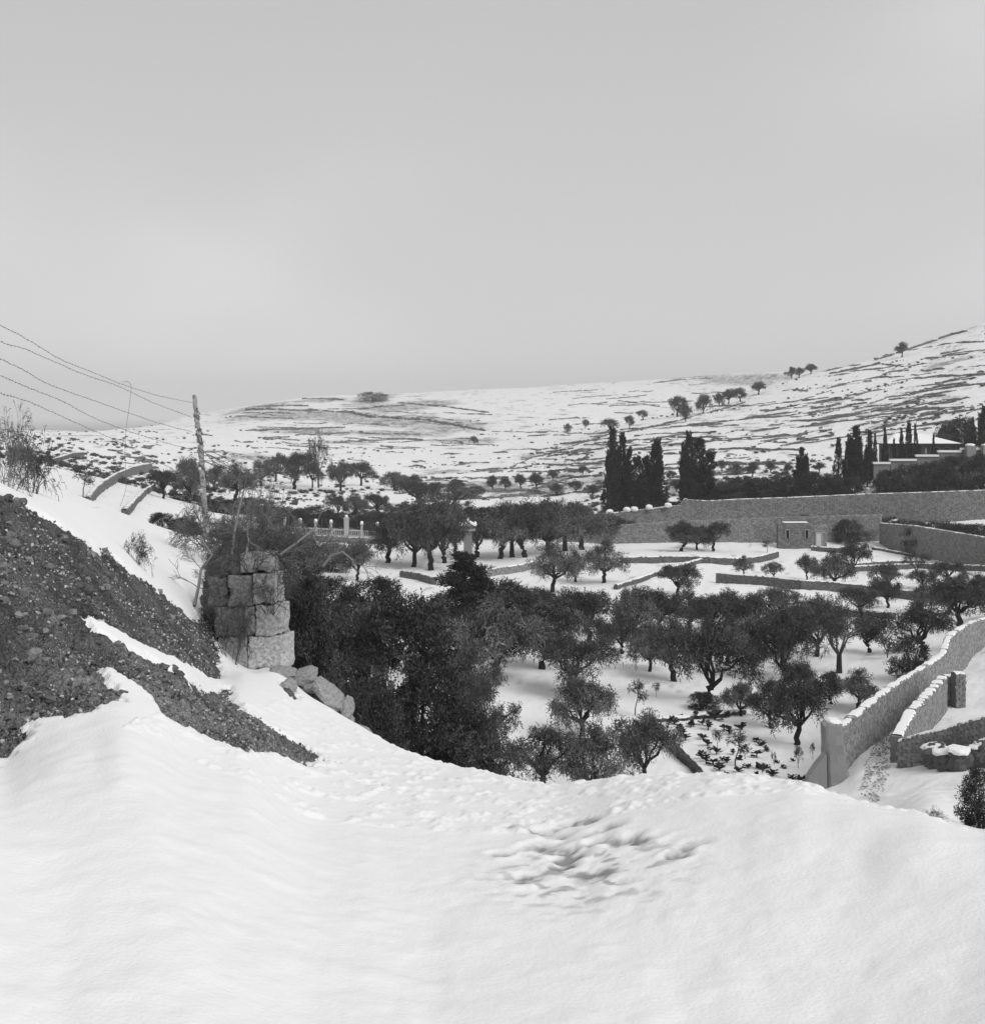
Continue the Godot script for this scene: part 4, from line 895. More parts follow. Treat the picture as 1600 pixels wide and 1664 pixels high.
		o.position = Vector3(row[0], bank_height.call(row[0], row[1], 0.0) + s * 0.12, row[1])
		o.rotation = Vector3(rng.randf_range(-0.5, 0.5), rng.randf() * TAU, rng.randf_range(-0.5, 0.5))
		o.scale = Vector3(s * rng.randf_range(0.9, 1.4), s * rng.randf_range(0.6, 0.9), s)
	var box := Rect2(bank_edge[0], Vector2.ZERO)
	for p in bank_edge:
		box = box.expand(p)
	for v in 3:
		var where: Array[Transform3D] = []
		var tints := PackedColorArray()
		while where.size() < 5600:
			var x := rng.randf_range(maxf(box.position.x, -8.5), box.end.x)
			var z := rng.randf_range(box.position.y, box.end.y)
			if edge_distance(Vector2(x, z), bank_edge) < -0.02 or rng.randf() > 0.1 + 1.5 * mottle.get_noise_2d(x * 22.0, z * 22.0) + 0.3:
				continue
			var s := 0.006 + 0.022 * pow(rng.randf(), 3.0)
			var b := Basis.from_euler(Vector3(rng.randf() * 6.0, rng.randf() * 6.0, rng.randf() * 6.0)).scaled_local(Vector3(s * 1.3, s * 0.8, s))
			where.append(Transform3D(b, Vector3(x, bank_height.call(x, z, 0.0) + s * 0.2, z)))
			tints.append(grey(0.07 + 0.55 * pow(rng.randf(), 2.6)))
		scatter("pebbles", pebble_meshes[v], tint_mat, where, tints, bank)

	# ---------------- the masonry corner and the fallen stones
	var masonry := thing("masonry_wall", "ruined corner of a wall of large squared stones at the end of the earth bank", "wall", Vector3(-3.0, -3.0, -15.0))
	var nb := 0
	for r in [[-3.32, -2.96, -2.99, -2.59, -15.02, 0.46],
		[-2.96, -2.49, -2.99, -2.58, -15, 0.68],
		[-3.37, -3.01, -2.59, -2.23, -15.03, 0.26],
		[-3, -2.87, -2.58, -2.22, -15, 0.36],
		[-2.87, -2.55, -2.58, -2.2, -15, 0.55],
		[-3.46, -3.21, -2.23, -1.87, -15.05, 0.2],
		[-3.2, -2.9, -2.22, -1.84, -15, 0.3],
		[-2.9, -2.61, -2.2, -1.82, -15.01, 0.55],
		[-3.05, -2.69, -1.82, -1.57, -15.01, 0.4],
		[-3.3, -3.03, -1.85, -1.61, -15.06, 0.14]]:
		var m := stone_mat.duplicate()
		m.albedo_color = grey(r[5]).linear_to_srgb()
		m.heightmap_scale = 1.0
		m.uv1_scale = Vector3(1.1, 1.1, 1.1)
		var o := part("stone_block", masonry_block(r[1] - r[0] + 0.002, r[3] - r[2] + 0.002, 0.55, 300 + nb), m, masonry)
		nb += 1
		o.position = Vector3((r[0] + r[1]) * 0.5, (r[2] + r[3]) * 0.5, r[4] - 0.275) - masonry.position
		o.rotation = Vector3(-0.06, -0.04, rng.randf_range(-0.012, 0.012) + 0.035)
	var dark_earth := earth_mat.duplicate()
	dark_earth.albedo_color = grey(0.05).linear_to_srgb()
	var fill := part("rubble_fill", boulder_meshes[2], dark_earth, masonry)
	fill.position = Vector3(-0.3, 0.0, -1.3)
	fill.scale = Vector3(0.85, 1.9, 1.6)
	var pale := stone_mat.duplicate()
	pale.albedo_color = grey(0.46).linear_to_srgb()
	pale.heightmap_scale = 0.8
	for r in [[-2.41, -2.86, -14.3, 0.37, 0.1, -8, "flat slab of stone under the masonry corner, beside the snow"],
		[-2.16, -2.9, -14.3, 0.31, 0.19, 22, "long tilted stone lying highest among the fallen stones"],
		[-2.1, -3.01, -14.3, 0.27, 0.16, 5, "stone propped beneath the tilted one, edge against the snow"],
		[-1.83, -3.03, -13.9, 0.54, 0.14, -42, "long slanting stone running down the outside of the fallen stones"],
		[-1.86, -3.2, -13.9, 0.24, 0.24, -25, "rounded stone below the dark gap in the fallen stones"],
		[-1.72, -3.33, -13.9, 0.35, 0.19, -20, "lowest broad stone of the fallen stones"],
		[-1.63, -3.18, -13.9, 0.14, 0.24, 5, "small upright stone at the outer end of the fallen stones"],
		[-2.17, -2.79, -13.16, 0.17, 0.09, -50, "small stone poking through the snow left of the fallen stones"],
		[-1.37, -3.25, -13.1, 0.22, 0.08, -16, "crumbly stone at the snow edge right of the fallen stones"]]:
		var o := single("fallen_stone", boulder_meshes[rng.randi() % 6], pale, r[6], "stone", "fallen stones below the masonry corner", Vector3(r[0], r[1], r[2]))
		o.rotation = Vector3(0.1, rng.randf_range(-0.3, 0.3), deg_to_rad(r[5]))
		o.scale = Vector3(r[3] * 1.08, r[4] * 1.05, 0.42)

	# ---------------- low stone walls of the valley
	var sn := 500
	for w in [
		["straight low terrace wall across the upper terrace, below the twin olives", [Vector3(19.68, -20.42, -190.11), Vector3(24.72, -20.42, -190.97), Vector3(29.63, -20.44, -192.05), Vector3(34.45, -20.66, -192.27), Vector3(38.8, -20.88, -192.48), Vector3(42.33, -20.96, -196.87), Vector3(47.26, -21.06, -205.49)], 0.6, 0.34, 0.24, 0.22, 1],
		["diagonal low wall climbing right to the rubble heap", [Vector3(15.87, -20.7, -159.45), Vector3(20.09, -20.74, -168.13), Vector3(24.16, -20.72, -176.48), Vector3(28.46, -20.74, -184.41), Vector3(32.88, -20.86, -193.14)], 0.6, 0.34, 0.24, 0.22, 1],
		["long dark terrace wall running right from the rubble heap", [Vector3(30.53, -20.19, -168.51), Vector3(33.21, -20.25, -166.81), Vector3(36.74, -20.23, -164.01), Vector3(39.86, -20.17, -160.17), Vector3(43.7, -20.33, -159.63), Vector3(47.25, -20.53, -158.2), Vector3(49.99, -20.53, -154.5), Vector3(52.64, -20.24, -148.52)], 0.6, 0.34, 0.24, 0.22, 1],
		["short low wall in front of the stone hut", [Vector3(57.4, -21.93, -222.62), Vector3(60.33, -21.93, -220.37), Vector3(63.7, -21.9, -219.13)], 0.6, 0.34, 0.24, 0.22, 1],
		["thin low wall edging the upper right field strip", [Vector3(55.5, -21.86, -193.57), Vector3(61.31, -22.05, -198.66), Vector3(67.61, -22.28, -202.73), Vector3(70.8, -22.33, -203.19)], 0.6, 0.34, 0.24, 0.22, 1],
		["low dark terrace wall under the upper right field strip", [Vector3(53.66, -21.43, -186.5), Vector3(59.82, -21.65, -190.76), Vector3(66.86, -21.89, -194.67), Vector3(70.26, -21.34, -188.19), Vector3(72.04, -20.45, -178.68)], 0.6, 0.34, 0.24, 0.22, 1],
		["thin low wall running down from the compound wall's corner", [Vector3(68.79, -22.13, -223.62), Vector3(71.06, -22.4, -219.62), Vector3(72.73, -22.5, -214.24)], 0.6, 0.34, 0.24, 0.22, 1],
		["pale low wall left of the leaning olive on the snow terrace", [Vector3(-2.39, -20.34, -171.77), Vector3(0.88, -20.39, -175.88), Vector3(4.48, -20.34, -180.1), Vector3(6.04, -20.31, -184)], 0.6, 0.34, 0.24, 0.4, 1],
		["short dark wall step left of the cone-shaped evergreen", [Vector3(-12.63, -20.21, -171.38), Vector3(-10.09, -20.25, -168.89), Vector3(-7.67, -20.29, -163.83)], 0.6, 0.34, 0.24, 0.22, 1],
		["thin low wall right of the cone-shaped evergreen's foot", [Vector3(0, -20.71, -154.15), Vector3(3, -20.66, -150.54), Vector3(5.85, -20.61, -146.86)], 0.6, 0.34, 0.24, 0.22, 1],
		["dark low wall half hidden by olives below the long terrace wall", [Vector3(33.47, -20.2, -134.49), Vector3(37.7, -20.32, -135.25), Vector3(41.07, -20.38, -135.25), Vector3(42.82, -20.15, -131.94)], 0.6, 0.34, 0.24, 0.22, 1],
		["dark straight wall along the left side of the vegetable garden", [Vector3(10.26, -19.18, -80.53), Vector3(10.57, -19.03, -75.86), Vector3(10.86, -18.83, -71.54), Vector3(11.03, -18.59, -67.54), Vector3(11.09, -18.3, -64.42)], 0.34, 0.3, 0.2, 0.11, 0],
		["low wall along the top of the vegetable garden", [Vector3(10.46, -19.41, -81.44), Vector3(12.45, -19.42, -81.99), Vector3(14.45, -19.43, -82.92), Vector3(17.09, -19.48, -84.33)], 0.5, 0.3, 0.22, 0.14, 1],
		["grey curving wall on the snowy slope at far left", [Vector3(-37.16, -6.71, -113.44), Vector3(-49.83, -7.95, -155.2), Vector3(-60.14, -8.75, -191.19), Vector3(-73.72, -9.54, -242.8), Vector3(-85.54, -10.08, -293.76), Vector3(-94.86, -10.78, -343.99)], 0.6, 0.34, 0.24, 0.3, 1],
		["second straight wall right of the curving wall at far left", [Vector3(-35.67, -8.24, -120.02), Vector3(-50.04, -10.35, -173.33), Vector3(-62.08, -11.55, -221.11), Vector3(-68.84, -12.14, -251.44)], 0.6, 0.34, 0.24, 0.26, 1],
		["low dark wall among rocks on the left slope skyline", [Vector3(-92.25, -7.22, -259.21), Vector3(-100.53, -7.46, -288.51), Vector3(-112.51, -7.59, -331.42), Vector3(-117.6, -7.96, -355.82)], 0.6, 0.34, 0.24, 0.22, 1]
	]:
		var pts: Array = w[1]
		var root := thing("field_wall", w[0], "wall", Vector3.ZERO, "low dry-stone walls in the valley")
		sn += 1
		stone_wall(root, pts, w[2], w[3], w[4], w[5], w[6] * 0.8, 0.5, sn)

	# ---------------- the walled compound
	var upper := thing("compound_wall", "long high upper stone wall of the compound, running below the cypresses", "wall")
	stone_wall(upper, [Vector3(17.32, -17.56, -240), Vector3(23.99, -17.15, -241), Vector3(31.32, -16.38, -242), Vector3(36.77, -15.85, -243), Vector3(37.74, -14.51, -243), Vector3(38.46, -14.76, -243), Vector3(42.33, -15, -243), Vector3(48.38, -14.64, -243), Vector3(56.85, -14.39, -243), Vector3(72.57, -13.67, -243), Vector3(84.32, -13.25, -242), Vector3(100.77, -12.6, -241)], 0.9, 0.5, 0.34, 0.31, 0.35, 0.25, 601)
	var piers := [[19.55, -241, -17.51, 22.79, -241, -17.27, 26.15, -241, -16.79, 27.59, -241, -16.67, 30.47, -241, -16.31, 34.19, -241, -15.95]]
	var flat: Array = piers[0]
	for i in flat.size() / 3:
		var x: float = flat[i * 3]
		var z: float = flat[i * 3 + 1]
		var py: float = flat[i * 3 + 2]
		var sm := part("snow_mound", boulder_meshes[i % 6], snow_mat, upper)
		sm.position = Vector3(x, py + 0.25, z)
		sm.scale = Vector3(1.6, 1.1, 1.4)
	var lower := thing("compound_wall", "lower high retaining wall in front of the long upper compound wall", "wall")
	stone_wall(lower, [Vector3(11.97, -20.75, -229), Vector3(18.32, -19.58, -230), Vector3(24.15, -18.63, -231), Vector3(32.2, -18.17, -231), Vector3(40.24, -17.82, -231), Vector3(51.74, -17.36, -231), Vector3(63.24, -17.02, -231), Vector3(72.55, -16.79, -231)], 1.0, 0.5, 0.34, 0.37, 0.0, 0.2, 602)
	var right := thing("compound_wall", "compound wall projecting towards the viewer from the corner at right", "wall")
	stone_wall(right, [Vector3(72.04, -18.24, -229), Vector3(73.65, -17.63, -216), Vector3(74.41, -17.39, -202), Vector3(74.46, -17.03, -187), Vector3(74.46, -16.84, -170)], 0.9, 0.45, 0.32, 0.33, 0.2, 0.25, 603)
	var hut_at := [[56.25, -226, -22.56]]
	build_hut(Vector3(hut_at[0][0], hut_at[0][2], hut_at[0][1]))
	var garden := thing("stepped_wall", "pale garden wall stepping up to the right above the compound wall", "wall")
	var steps: Array = [[81.21, 84.76, -8.41], [84.89, 90.28, -7.75], [90.41, 95.01, -6.83], [95.14, 99.87, -5.91], [100, 110.38, -5.39]]
	for i in 5:
		var x0: float = steps[i][0]
		var x1: float = steps[i][1]
		var y: float = steps[i][2]
		var low := ground(x0, -264.0) - 1.0
		var g := Geo.new()
		g.box(Vector3((x0 + x1) * 0.5, (y + low) * 0.5, -264.0), Vector3((x1 - x0) * 0.5, 0, 0), Vector3(0, (y - low) * 0.5, 0), Vector3(0, 0, 0.3), grey(0.34))
		part("wall_section", g.mesh(), stone_mat, garden)
		var c := Geo.new()
		c.box(Vector3((x0 + x1) * 0.5 - 0.1, y + 0.22, -263.9), Vector3((x1 - x0) * 0.5 + 0.1, 0, 0), Vector3(0, 0.22, 0), Vector3(0, 0, 0.55), grey(1.0))
		part("snow_cap", c.mesh(), snow_mat, garden)
	for i in 2:
		var x: float = [101.4, 104.8][i]
		var g := Geo.new()
		g.box(Vector3(x, -5.6, -262.6), Vector3(0.95, 0, 0), Vector3(0, 1.2, 0), Vector3(0, 0, 0.7), grey(0.4))
		part("pier", g.mesh(), stone_mat, garden)
		var sm := part("snow_mound", boulder_meshes[i], snow_mat, garden)
		sm.position = Vector3(x, -4.4, -262.6)
		sm.scale = Vector3(2.3, 0.9, 1.8)
	var house_at := [[97.7, -282, -10.47]]
	build_house(Vector3(house_at[0][0], house_at[0][2], house_at[0][1]))
	build_balustrade([[-34.43, -135.1, -11.36], [-34.69, -143.1, -12.13], [-34.39, -149.53, -12.76], [-33.27, -152.94, -13.15], [-31.61, -154.15, -13.35], [-33.31, -172.94, -15.09], [-35.88, -199.11, -17.49], [-35.1, -209.23, -18.51], [-33.57, -216.19, -19.26], [-31.34, -219.38, -19.68], [-28.51, -218.64, -19.75], [-25.71, -217.9, -19.82], [-22.94, -217.41, -19.91], [-20.24, -217.41, -20.05], [-17.57, -217.9, -20.23]])
	var pav := [[-3.78, -190]]
	build_pier(Vector3(pav[0][0], ground(pav[0][0], pav[0][1]), pav[0][1]))

	# ---------------- lane and its walls at the lower right
	var lane := thing("lane_wall", "long stone wall along the left side of the sunken lane, bending to the right edge", "wall")
	stone_wall(lane, [Vector3(17.2, -15.09, -61.5), Vector3(18.64, -15.07, -64), Vector3(20.34, -15.11, -67), Vector3(23.62, -15.37, -73), Vector3(28.22, -15.85, -81), Vector3(31.61, -16.15, -87), Vector3(32.33, -15.33, -88), Vector3(33.37, -15.23, -90), Vector3(35.65, -15.39, -94), Vector3(38.44, -15.77, -99), Vector3(41.67, -16.2, -104), Vector3(47.94, -17.06, -112)], 0.5, 0.28, 0.2, 0.42, 0.55, 0.5, 701)
	var lp := [[16.71, -60.5, -14.76]]
	var end := thing("wall_pier", "tall plastered pier at the near end of the long lane wall", "pier")
	var lx: float = lp[0][0]
	var lz: float = lp[0][1]
	var plaster := Geo.new()
	var prev := []
	for i in 9:
		var f := i / 8.0
		var ty: float = lerpf(ground(lx, lz) - 0.8, lp[0][2], f)
		var wide := lerpf(0.72, 0.46, pow(f, 0.6))
		var ring := []
		for k in 16:
			var a := TAU * k / 16.0
			var q := Vector2(signf(cos(a)) * pow(absf(cos(a)), 0.45), signf(sin(a)) * pow(absf(sin(a)), 0.45))
			wide *= rng.randf_range(0.98, 1.02)
			ring.append(Vector3(lx + 0.25 * (1.0 - f) + q.x * wide, ty + (0.06 * sin(k * 1.7) if i == 8 else 0.0), lz - 0.5 + q.y * wide * 1.2))
		if i > 0:
			for k in 16:
				plaster.quad(prev[k], prev[(k + 1) % 16], ring[(k + 1) % 16], ring[k], grey(0.4 * (1.0 + 0.25 * mottle.get_noise_2d(k * 9.0 + 60.0, i * 14.0))))
		prev = ring
	for k in 16:
		plaster.tri(prev[k], prev[(k + 1) % 16], Vector3(lx, float(lp[0][2]) + 0.12, lz - 0.5), grey(0.42))
	part("plastered_body", plaster.mesh(), stone_mat, end)
	var ps := part("snow_cap", boulder_meshes[3], snow_mat, end)
	ps.position = Vector3(lx + 0.1, float(lp[0][2]) + 0.1, lz - 0.6)
	ps.scale = Vector3(0.8, 0.35, 1.1)
	var stub := thing("wall_stub", "low sloping plastered wall stub left of the plastered pier", "wall")
	var sg := Geo.new()
	var sp: Array = [Vector3(15.49, -17.37, -61), Vector3(15.89, -16.65, -60.8), Vector3(16.29, -16.05, -60.6)]
	for i in sp.size() - 1:
		var p0: Vector3 = sp[i]
		var p1: Vector3 = sp[i + 1]
		var b0 := Vector3(p0.x, ground(p0.x, p0.z) - 0.6, p0.z)
		var b1 := Vector3(p1.x, ground(p1.x, p1.z) - 0.6, p1.z)
		var n := Vector3(0, 0, 0.3)
		sg.quad(b0 + n * 1.5, p0 + n, p1 + n, b1 + n * 1.5, grey(0.46))
		sg.quad(b0 - n, p0 - n, p1 - n, b1 - n, grey(0.46))
		sg.quad(p0 + n, p0 - n, p1 - n, p1 + n, grey(0.5))
		if i == 0:
			sg.quad(b0 + n * 1.5, b0 - n, p0 - n, p0 + n, grey(0.46))
	part("plastered_body", sg.mesh(), stone_mat, stub)
	var rl := thing("lane_wall", "shorter stone wall on the right side of the sunken lane, with a dark end face", "wall")
	stone_wall(rl, [Vector3(19.76, -15.24, -60.5), Vector3(21.94, -15.08, -65), Vector3(25.52, -15.41, -72), Vector3(28.16, -15.82, -77.5)], 0.6, 0.28, 0.2, 0.38, 0.5, 0.5, 705)
	var ff := thing("field_wall", "stone wall holding the raised field at the lower right, above the boulders", "wall", Vector3.ZERO, "low dry-stone walls in the valley")
	stone_wall(ff, [Vector3(19.71, -15.27, -59.8), Vector3(20.56, -14.74, -59), Vector3(21.65, -14.15, -58), Vector3(22.5, -13.39, -56.5), Vector3(23.87, -12.48, -54.5)], 0.7, 0.22, 0.16, 0.34, 0.7, 0.5, 706)
	var bp := [[29.32, -79.5, -16.15, 29.54, -78.5, -15.75]]
	for i in 2:
		var px: float = bp[0][i * 3]
		var pz: float = bp[0][i * 3 + 1]
		var ptop: float = bp[0][i * 3 + 2]
		var pr := thing("wall_pier", ["square stone pier where the two lane walls meet, left one", "square stone pier beside the snowy field gate, right one"][i], "pier", Vector3.ZERO, "stone piers at the lane's bend")
		stone_wall(pr, [Vector3(px - 0.3, ptop, pz), Vector3(px + 0.3, ptop, pz)], 0.9, 0.2, 0.2, 0.34, 0.3, 0.3, 710 + i)
	var lumpy: Array[ArrayMesh] = []
	for i in 4:
		lumpy.append(rough_stone(260 + i, 14, 22, 0.42, 0.95))
	var dull := stone_mat.duplicate()
	dull.albedo_color = grey(0.17).linear_to_srgb()
	var bi := 0
	for r in [
		[20.65, -57.55, 0.97, 1.2],
		[20.7, -56.2, 0.84, 1.12],
		[20.99, -55.63, 0.89, 1.22],
		[21.64, -55.89, 0.89, 1.11],
		[22.07, -55.57, 0.83, 1.22],
		[20.46, -59.39, 0.47, 0.41],
		[22.83, -56.08, 0.95, 1.28]
	]:
		var o := single("boulder", lumpy[bi % 4], dull, ["large grey boulder at the left of the boulder row under the field wall", "second large boulder from the left under the field wall", "upright boulder in the middle of the row under the field wall", "fourth boulder from the left under the field wall", "boulder near the right edge under the field wall", "small lone boulder left of the boulder row", "boulder cut by the right edge under the field wall"][bi], "boulder", "boulders below the raised field", Vector3(r[0], ground(r[0], r[1]) + r[3] * 0.38, r[1]))
		o.scale = Vector3(r[2] * 1.5, r[3] * 1.25, 1.3)
		o.rotation = Vector3(rng.randf_range(-0.2, 0.2), bi * 1.3, rng.randf_range(-0.22, 0.22))
		var sm := part("snow_cap", boulder_meshes[(bi + 2) % 6], snow_mat, o)
		sm.position = Vector3(0, 0.36, -0.14)
		sm.scale = Vector3(0.85, 0.22, 0.8)
		bi += 1
	var lane_poly := PackedVector2Array([Vector2(16.5, -55.45), Vector2(18.16, -60.61), Vector2(20.15, -65.51), Vector2(23.37, -72.67), Vector2(20.11, -62.34), Vector2(17.8, -55.89), Vector2(16.08, -51.7)])
	var lb := Rect2(lane_poly[0], Vector2.ZERO)
	for p in lane_poly:
		lb = lb.expand(p)
	var lane_at: Array[Transform3D] = []
	var lane_tint := PackedColorArray()
	while lane_at.size() < 420:
		var x := rng.randf_range(lb.position.x, lb.end.x)
		var z := rng.randf_range(lb.position.y, lb.end.y)
		if edge_distance(Vector2(x, z), lane_poly) < 0.0:
			continue
		var s := rng.randf_range(0.05, 0.13)
		lane_at.append(Transform3D(Basis.from_euler(Vector3(0, rng.randf() * 6.0, 0)).scaled_local(Vector3(s * 1.3, s * 0.7, s)), Vector3(x, ground(x, z) + 0.02, z)))
		lane_tint.append(grey(rng.randf_range(0.2, 0.5)))
	scatter("lane_stones", pebble_meshes[1], tint_mat, lane_at, lane_tint, self)
	get_node("lane_stones").set_meta("label", "scattered cobbles showing through the snow of the lane")
	get_node("lane_stones").set_meta("category", "stones")

	# ---------------- terrace walls on the hills
	rng.seed = 41
	for w in [
		[[Vector2(178.61, -654.79), Vector2(188.65, -642.36), Vector2(198.86, -635.16)], 2.6, "the right hill"],
		[[Vector2(146.72, -624.51), Vector2(149.77, -614.04), Vector2(150.48, -591.62)], 1.3, "the right hill"],
		[[Vector2(138.59, -553.55), Vector2(147.32, -543.04)], 1.8, "the right hill"],
		[[Vector2(170.15, -584.33), Vector2(181.55, -577.12), Vector2(185.37, -556.68)], 1.3, "the right hill"],
		[[Vector2(198.91, -632.31), Vector2(197.46, -595.63), Vector2(204.82, -583.67)], 1.3, "the right hill"],
		[[Vector2(227.49, -678.08), Vector2(235.22, -643.81), Vector2(238.98, -602.39)], 1.3, "the right hill"],
		[[Vector2(211.02, -682.68), Vector2(229.14, -688.09), Vector2(244.14, -692.76), Vector2(259.04, -696.68), Vector2(258.72, -675.03)], 3, "the right hill"],
		[[Vector2(188.77, -523.8), Vector2(194.94, -489.54)], 1.6, "the right hill"],
		[[Vector2(149.45, -488.99), Vector2(158.03, -494.53), Vector2(165.45, -489.54)], 2, "the right hill"],
		[[Vector2(165.45, -489.54), Vector2(173.29, -486.24), Vector2(177.16, -476.47), Vector2(182.81, -459.07)], 2.6, "the right hill"],
		[[Vector2(142.9, -500.14), Vector2(148.5, -492.31)], 2, "the right hill"],
		[[Vector2(104.3, -529.14), Vector2(114.21, -517.93), Vector2(118.97, -506.38)], 1.8, "the right hill"],
		[[Vector2(118.97, -506.38), Vector2(129.37, -497.89), Vector2(139.3, -496.21)], 2.2, "the right hill"],
		[[Vector2(116.72, -483.51), Vector2(122.41, -471.13), Vector2(127.93, -469.01), Vector2(136.19, -463.75)], 2.3, "the right hill"],
		[[Vector2(136.19, -463.75), Vector2(145.4, -462.19), Vector2(154.95, -465.32), Vector2(160.82, -459.59)], 2.4, "the right hill"],
		[[Vector2(111.83, -463.23), Vector2(119.61, -455.98), Vector2(127.29, -453.41), Vector2(133.81, -445.81)], 2, "the right hill"],
		[[Vector2(133.87, -430.99), Vector2(138.9, -431.96)], 1.6, "the right hill"],
		[[Vector2(85.67, -452.9), Vector2(95.65, -444.81), Vector2(103.92, -442.31), Vector2(110.99, -436.36)], 1.9, "the right hill"],
		[[Vector2(80.88, -427.6), Vector2(90.03, -411.05), Vector2(99.41, -394.71)], 2, "the right hill"],
		[[Vector2(104.41, -423.76), Vector2(109.91, -419.01), Vector2(114.82, -417.12)], 2, "the right hill"],
		[[Vector2(141.84, -420.9), Vector2(148.87, -419.48)], 2, "the right hill"],
		[[Vector2(138.9, -396.94), Vector2(143.34, -388.09)], 1.4, "the right hill"],
		[[Vector2(151.31, -394.26), Vector2(157.65, -397.38)], 1.6, "the right hill"],
		[[Vector2(72.67, -384.17), Vector2(81.99, -374.34), Vector2(89.07, -361.48)], 2.6, "the right hill"],
		[[Vector2(98.94, -473.26), Vector2(108.91, -469.54)], 1.6, "the right hill"],
		[[Vector2(91.92, -386.34), Vector2(95.18, -382.44)], 1.5, "the right hill"],
		[[Vector2(7.49, -519.1), Vector2(18.98, -577.78), Vector2(33.28, -607.84), Vector2(46.5, -594.96)], 1.5, "the slope between the two hills"],
		[[Vector2(46.5, -594.96), Vector2(52.54, -592.95), Vector2(62.99, -567.45), Vector2(73.25, -572.59)], 1.5, "the slope between the two hills"],
		[[Vector2(73.25, -572.59), Vector2(87.05, -579.08), Vector2(101.21, -596.3), Vector2(125.15, -614.73)], 1.4, "the slope between the two hills"],
		[[Vector2(73.64, -547.96), Vector2(94.51, -536.35), Vector2(110.25, -527.35)], 1.8, "the slope between the two hills"],
		[[Vector2(61.67, -536.35), Vector2(75.97, -513.85), Vector2(88.81, -492.86)], 1.8, "the slope between the two hills"],
		[[Vector2(53.1, -496.21), Vector2(62.7, -480.79), Vector2(72.29, -468.48)], 1.6, "the slope between the two hills"],
		[[Vector2(72.29, -468.48), Vector2(81.35, -461.67), Vector2(93.31, -446.31)], 1.8, "the slope between the two hills"],
		[[Vector2(23.88, -521.44), Vector2(36.6, -474.33)], 1.5, "the slope between the two hills"],
		[[Vector2(9.54, -491.2), Vector2(25.16, -481.33), Vector2(38.1, -430.01)], 1.9, "the slope between the two hills"],
		[[Vector2(11.8, -408.74), Vector2(26.58, -423.76), Vector2(35.33, -398.73)], 2.2, "the slope between the two hills"],
		[[Vector2(0, -383.3), Vector2(11.45, -383.3), Vector2(16.14, -372.65)], 1.8, "the slope between the two hills"],
		[[Vector2(61.21, -442.31), Vector2(67.03, -434.4)], 1.8, "the slope between the two hills"],
		[[Vector2(76.03, -433.91), Vector2(80.88, -427.6)], 1.9, "the slope between the two hills"],
		[[Vector2(0, -790.44), Vector2(33.24, -767.61)], 1.6, "the slope between the two hills"],
		[[Vector2(55.54, -858.24), Vector2(96.96, -959.58)], 1.3, "the slope between the two hills"],
		[[Vector2(178.09, -1365.61), Vector2(215.97, -1436.67), Vector2(257.15, -1435.05)], 3, "the slope between the two hills"],
		[[Vector2(114.4, -1121.1), Vector2(129.82, -1109.79), Vector2(146.65, -1091.18)], 2.4, "the slope between the two hills"],
		[[Vector2(29.88, -600.35), Vector2(42.28, -530.93)], 1.3, "the slope between the two hills"],
		[[Vector2(-13.29, -333.67), Vector2(-1.73, -346.71), Vector2(8.97, -360.26)], 1.8, "the slope between the two hills"],
		[[Vector2(8.83, -354.62), Vector2(23.08, -356.62), Vector2(28.87, -331.42)], 1.7, "the slope between the two hills"],
		[[Vector2(68.13, -414.78), Vector2(73.33, -409.2)], 1.6, "the slope between the two hills"],
		[[Vector2(50.85, -392.93), Vector2(59.68, -386.78)], 1.8, "the slope between the two hills"],
		[[Vector2(63.55, -364.76), Vector2(75.49, -361.07)], 2, "the slope between the two hills"],
		[[Vector2(-201.68, -1012.93), Vector2(-152.5, -957.42), Vector2(-108.99, -952.04)], 4, "the distant left hill"],
		[[Vector2(-108.99, -952.04), Vector2(-90.91, -913.14), Vector2(-48.77, -882.77)], 4, "the distant left hill"],
		[[Vector2(-48.77, -882.77), Vector2(-25.03, -838.16), Vector2(-4.75, -795.8)], 3.5, "the distant left hill"],
		[[Vector2(-106.12, -987.01), Vector2(-91.06, -1016.37), Vector2(-72.43, -1017.51)], 3, "the distant left hill"],
		[[Vector2(-79.53, -1044.24), Vector2(-40.06, -1006.11), Vector2(-3.3, -947.75)], 2.5, "the distant left hill"],
		[[Vector2(-197.52, -1044.24), Vector2(-151.6, -1015.22)], 2.5, "the distant left hill"],
		[[Vector2(-169.38, -1104.79), Vector2(-129.92, -1074.09)], 2.5, "the distant left hill"],
		[[Vector2(-147.42, -740.41), Vector2(-125.8, -765.88), Vector2(-96.25, -805.73)], 2, "the distant left hill"],
		[[Vector2(-112.99, -709.36), Vector2(-90.26, -755.59), Vector2(-53.49, -767.61)], 2, "the distant left hill"],
		[[Vector2(-81.56, -682.68), Vector2(-54.11, -724.72), Vector2(-17.67, -710.16)], 1.8, "the distant left hill"],
		[[Vector2(-126.11, -666.71), Vector2(-113.41, -690.42)], 2, "the distant left hill"],
		[[Vector2(132.87, -530.33), Vector2(139.78, -529.14), Vector2(146.82, -528.54), Vector2(152.29, -522.62)], 0.87, "the right hill"],
		[[Vector2(143.5, -532.13), Vector2(147.62, -535.14), Vector2(150.08, -532.13), Vector2(151.82, -526.76)], 1.64, "the right hill"],
		[[Vector2(138.67, -470.6), Vector2(147.28, -471.13), Vector2(155.03, -469.01), Vector2(161.97, -464.8)], 1.1, "the right hill"],
		[[Vector2(163.16, -485.14), Vector2(166.67, -477.55), Vector2(170.79, -472.19), Vector2(173.83, -464.28)], 1.01, "the right hill"],
		[[Vector2(144.18, -461.15), Vector2(147.57, -458.55), Vector2(149.89, -452.9), Vector2(153, -449.85)], 1.05, "the right hill"],
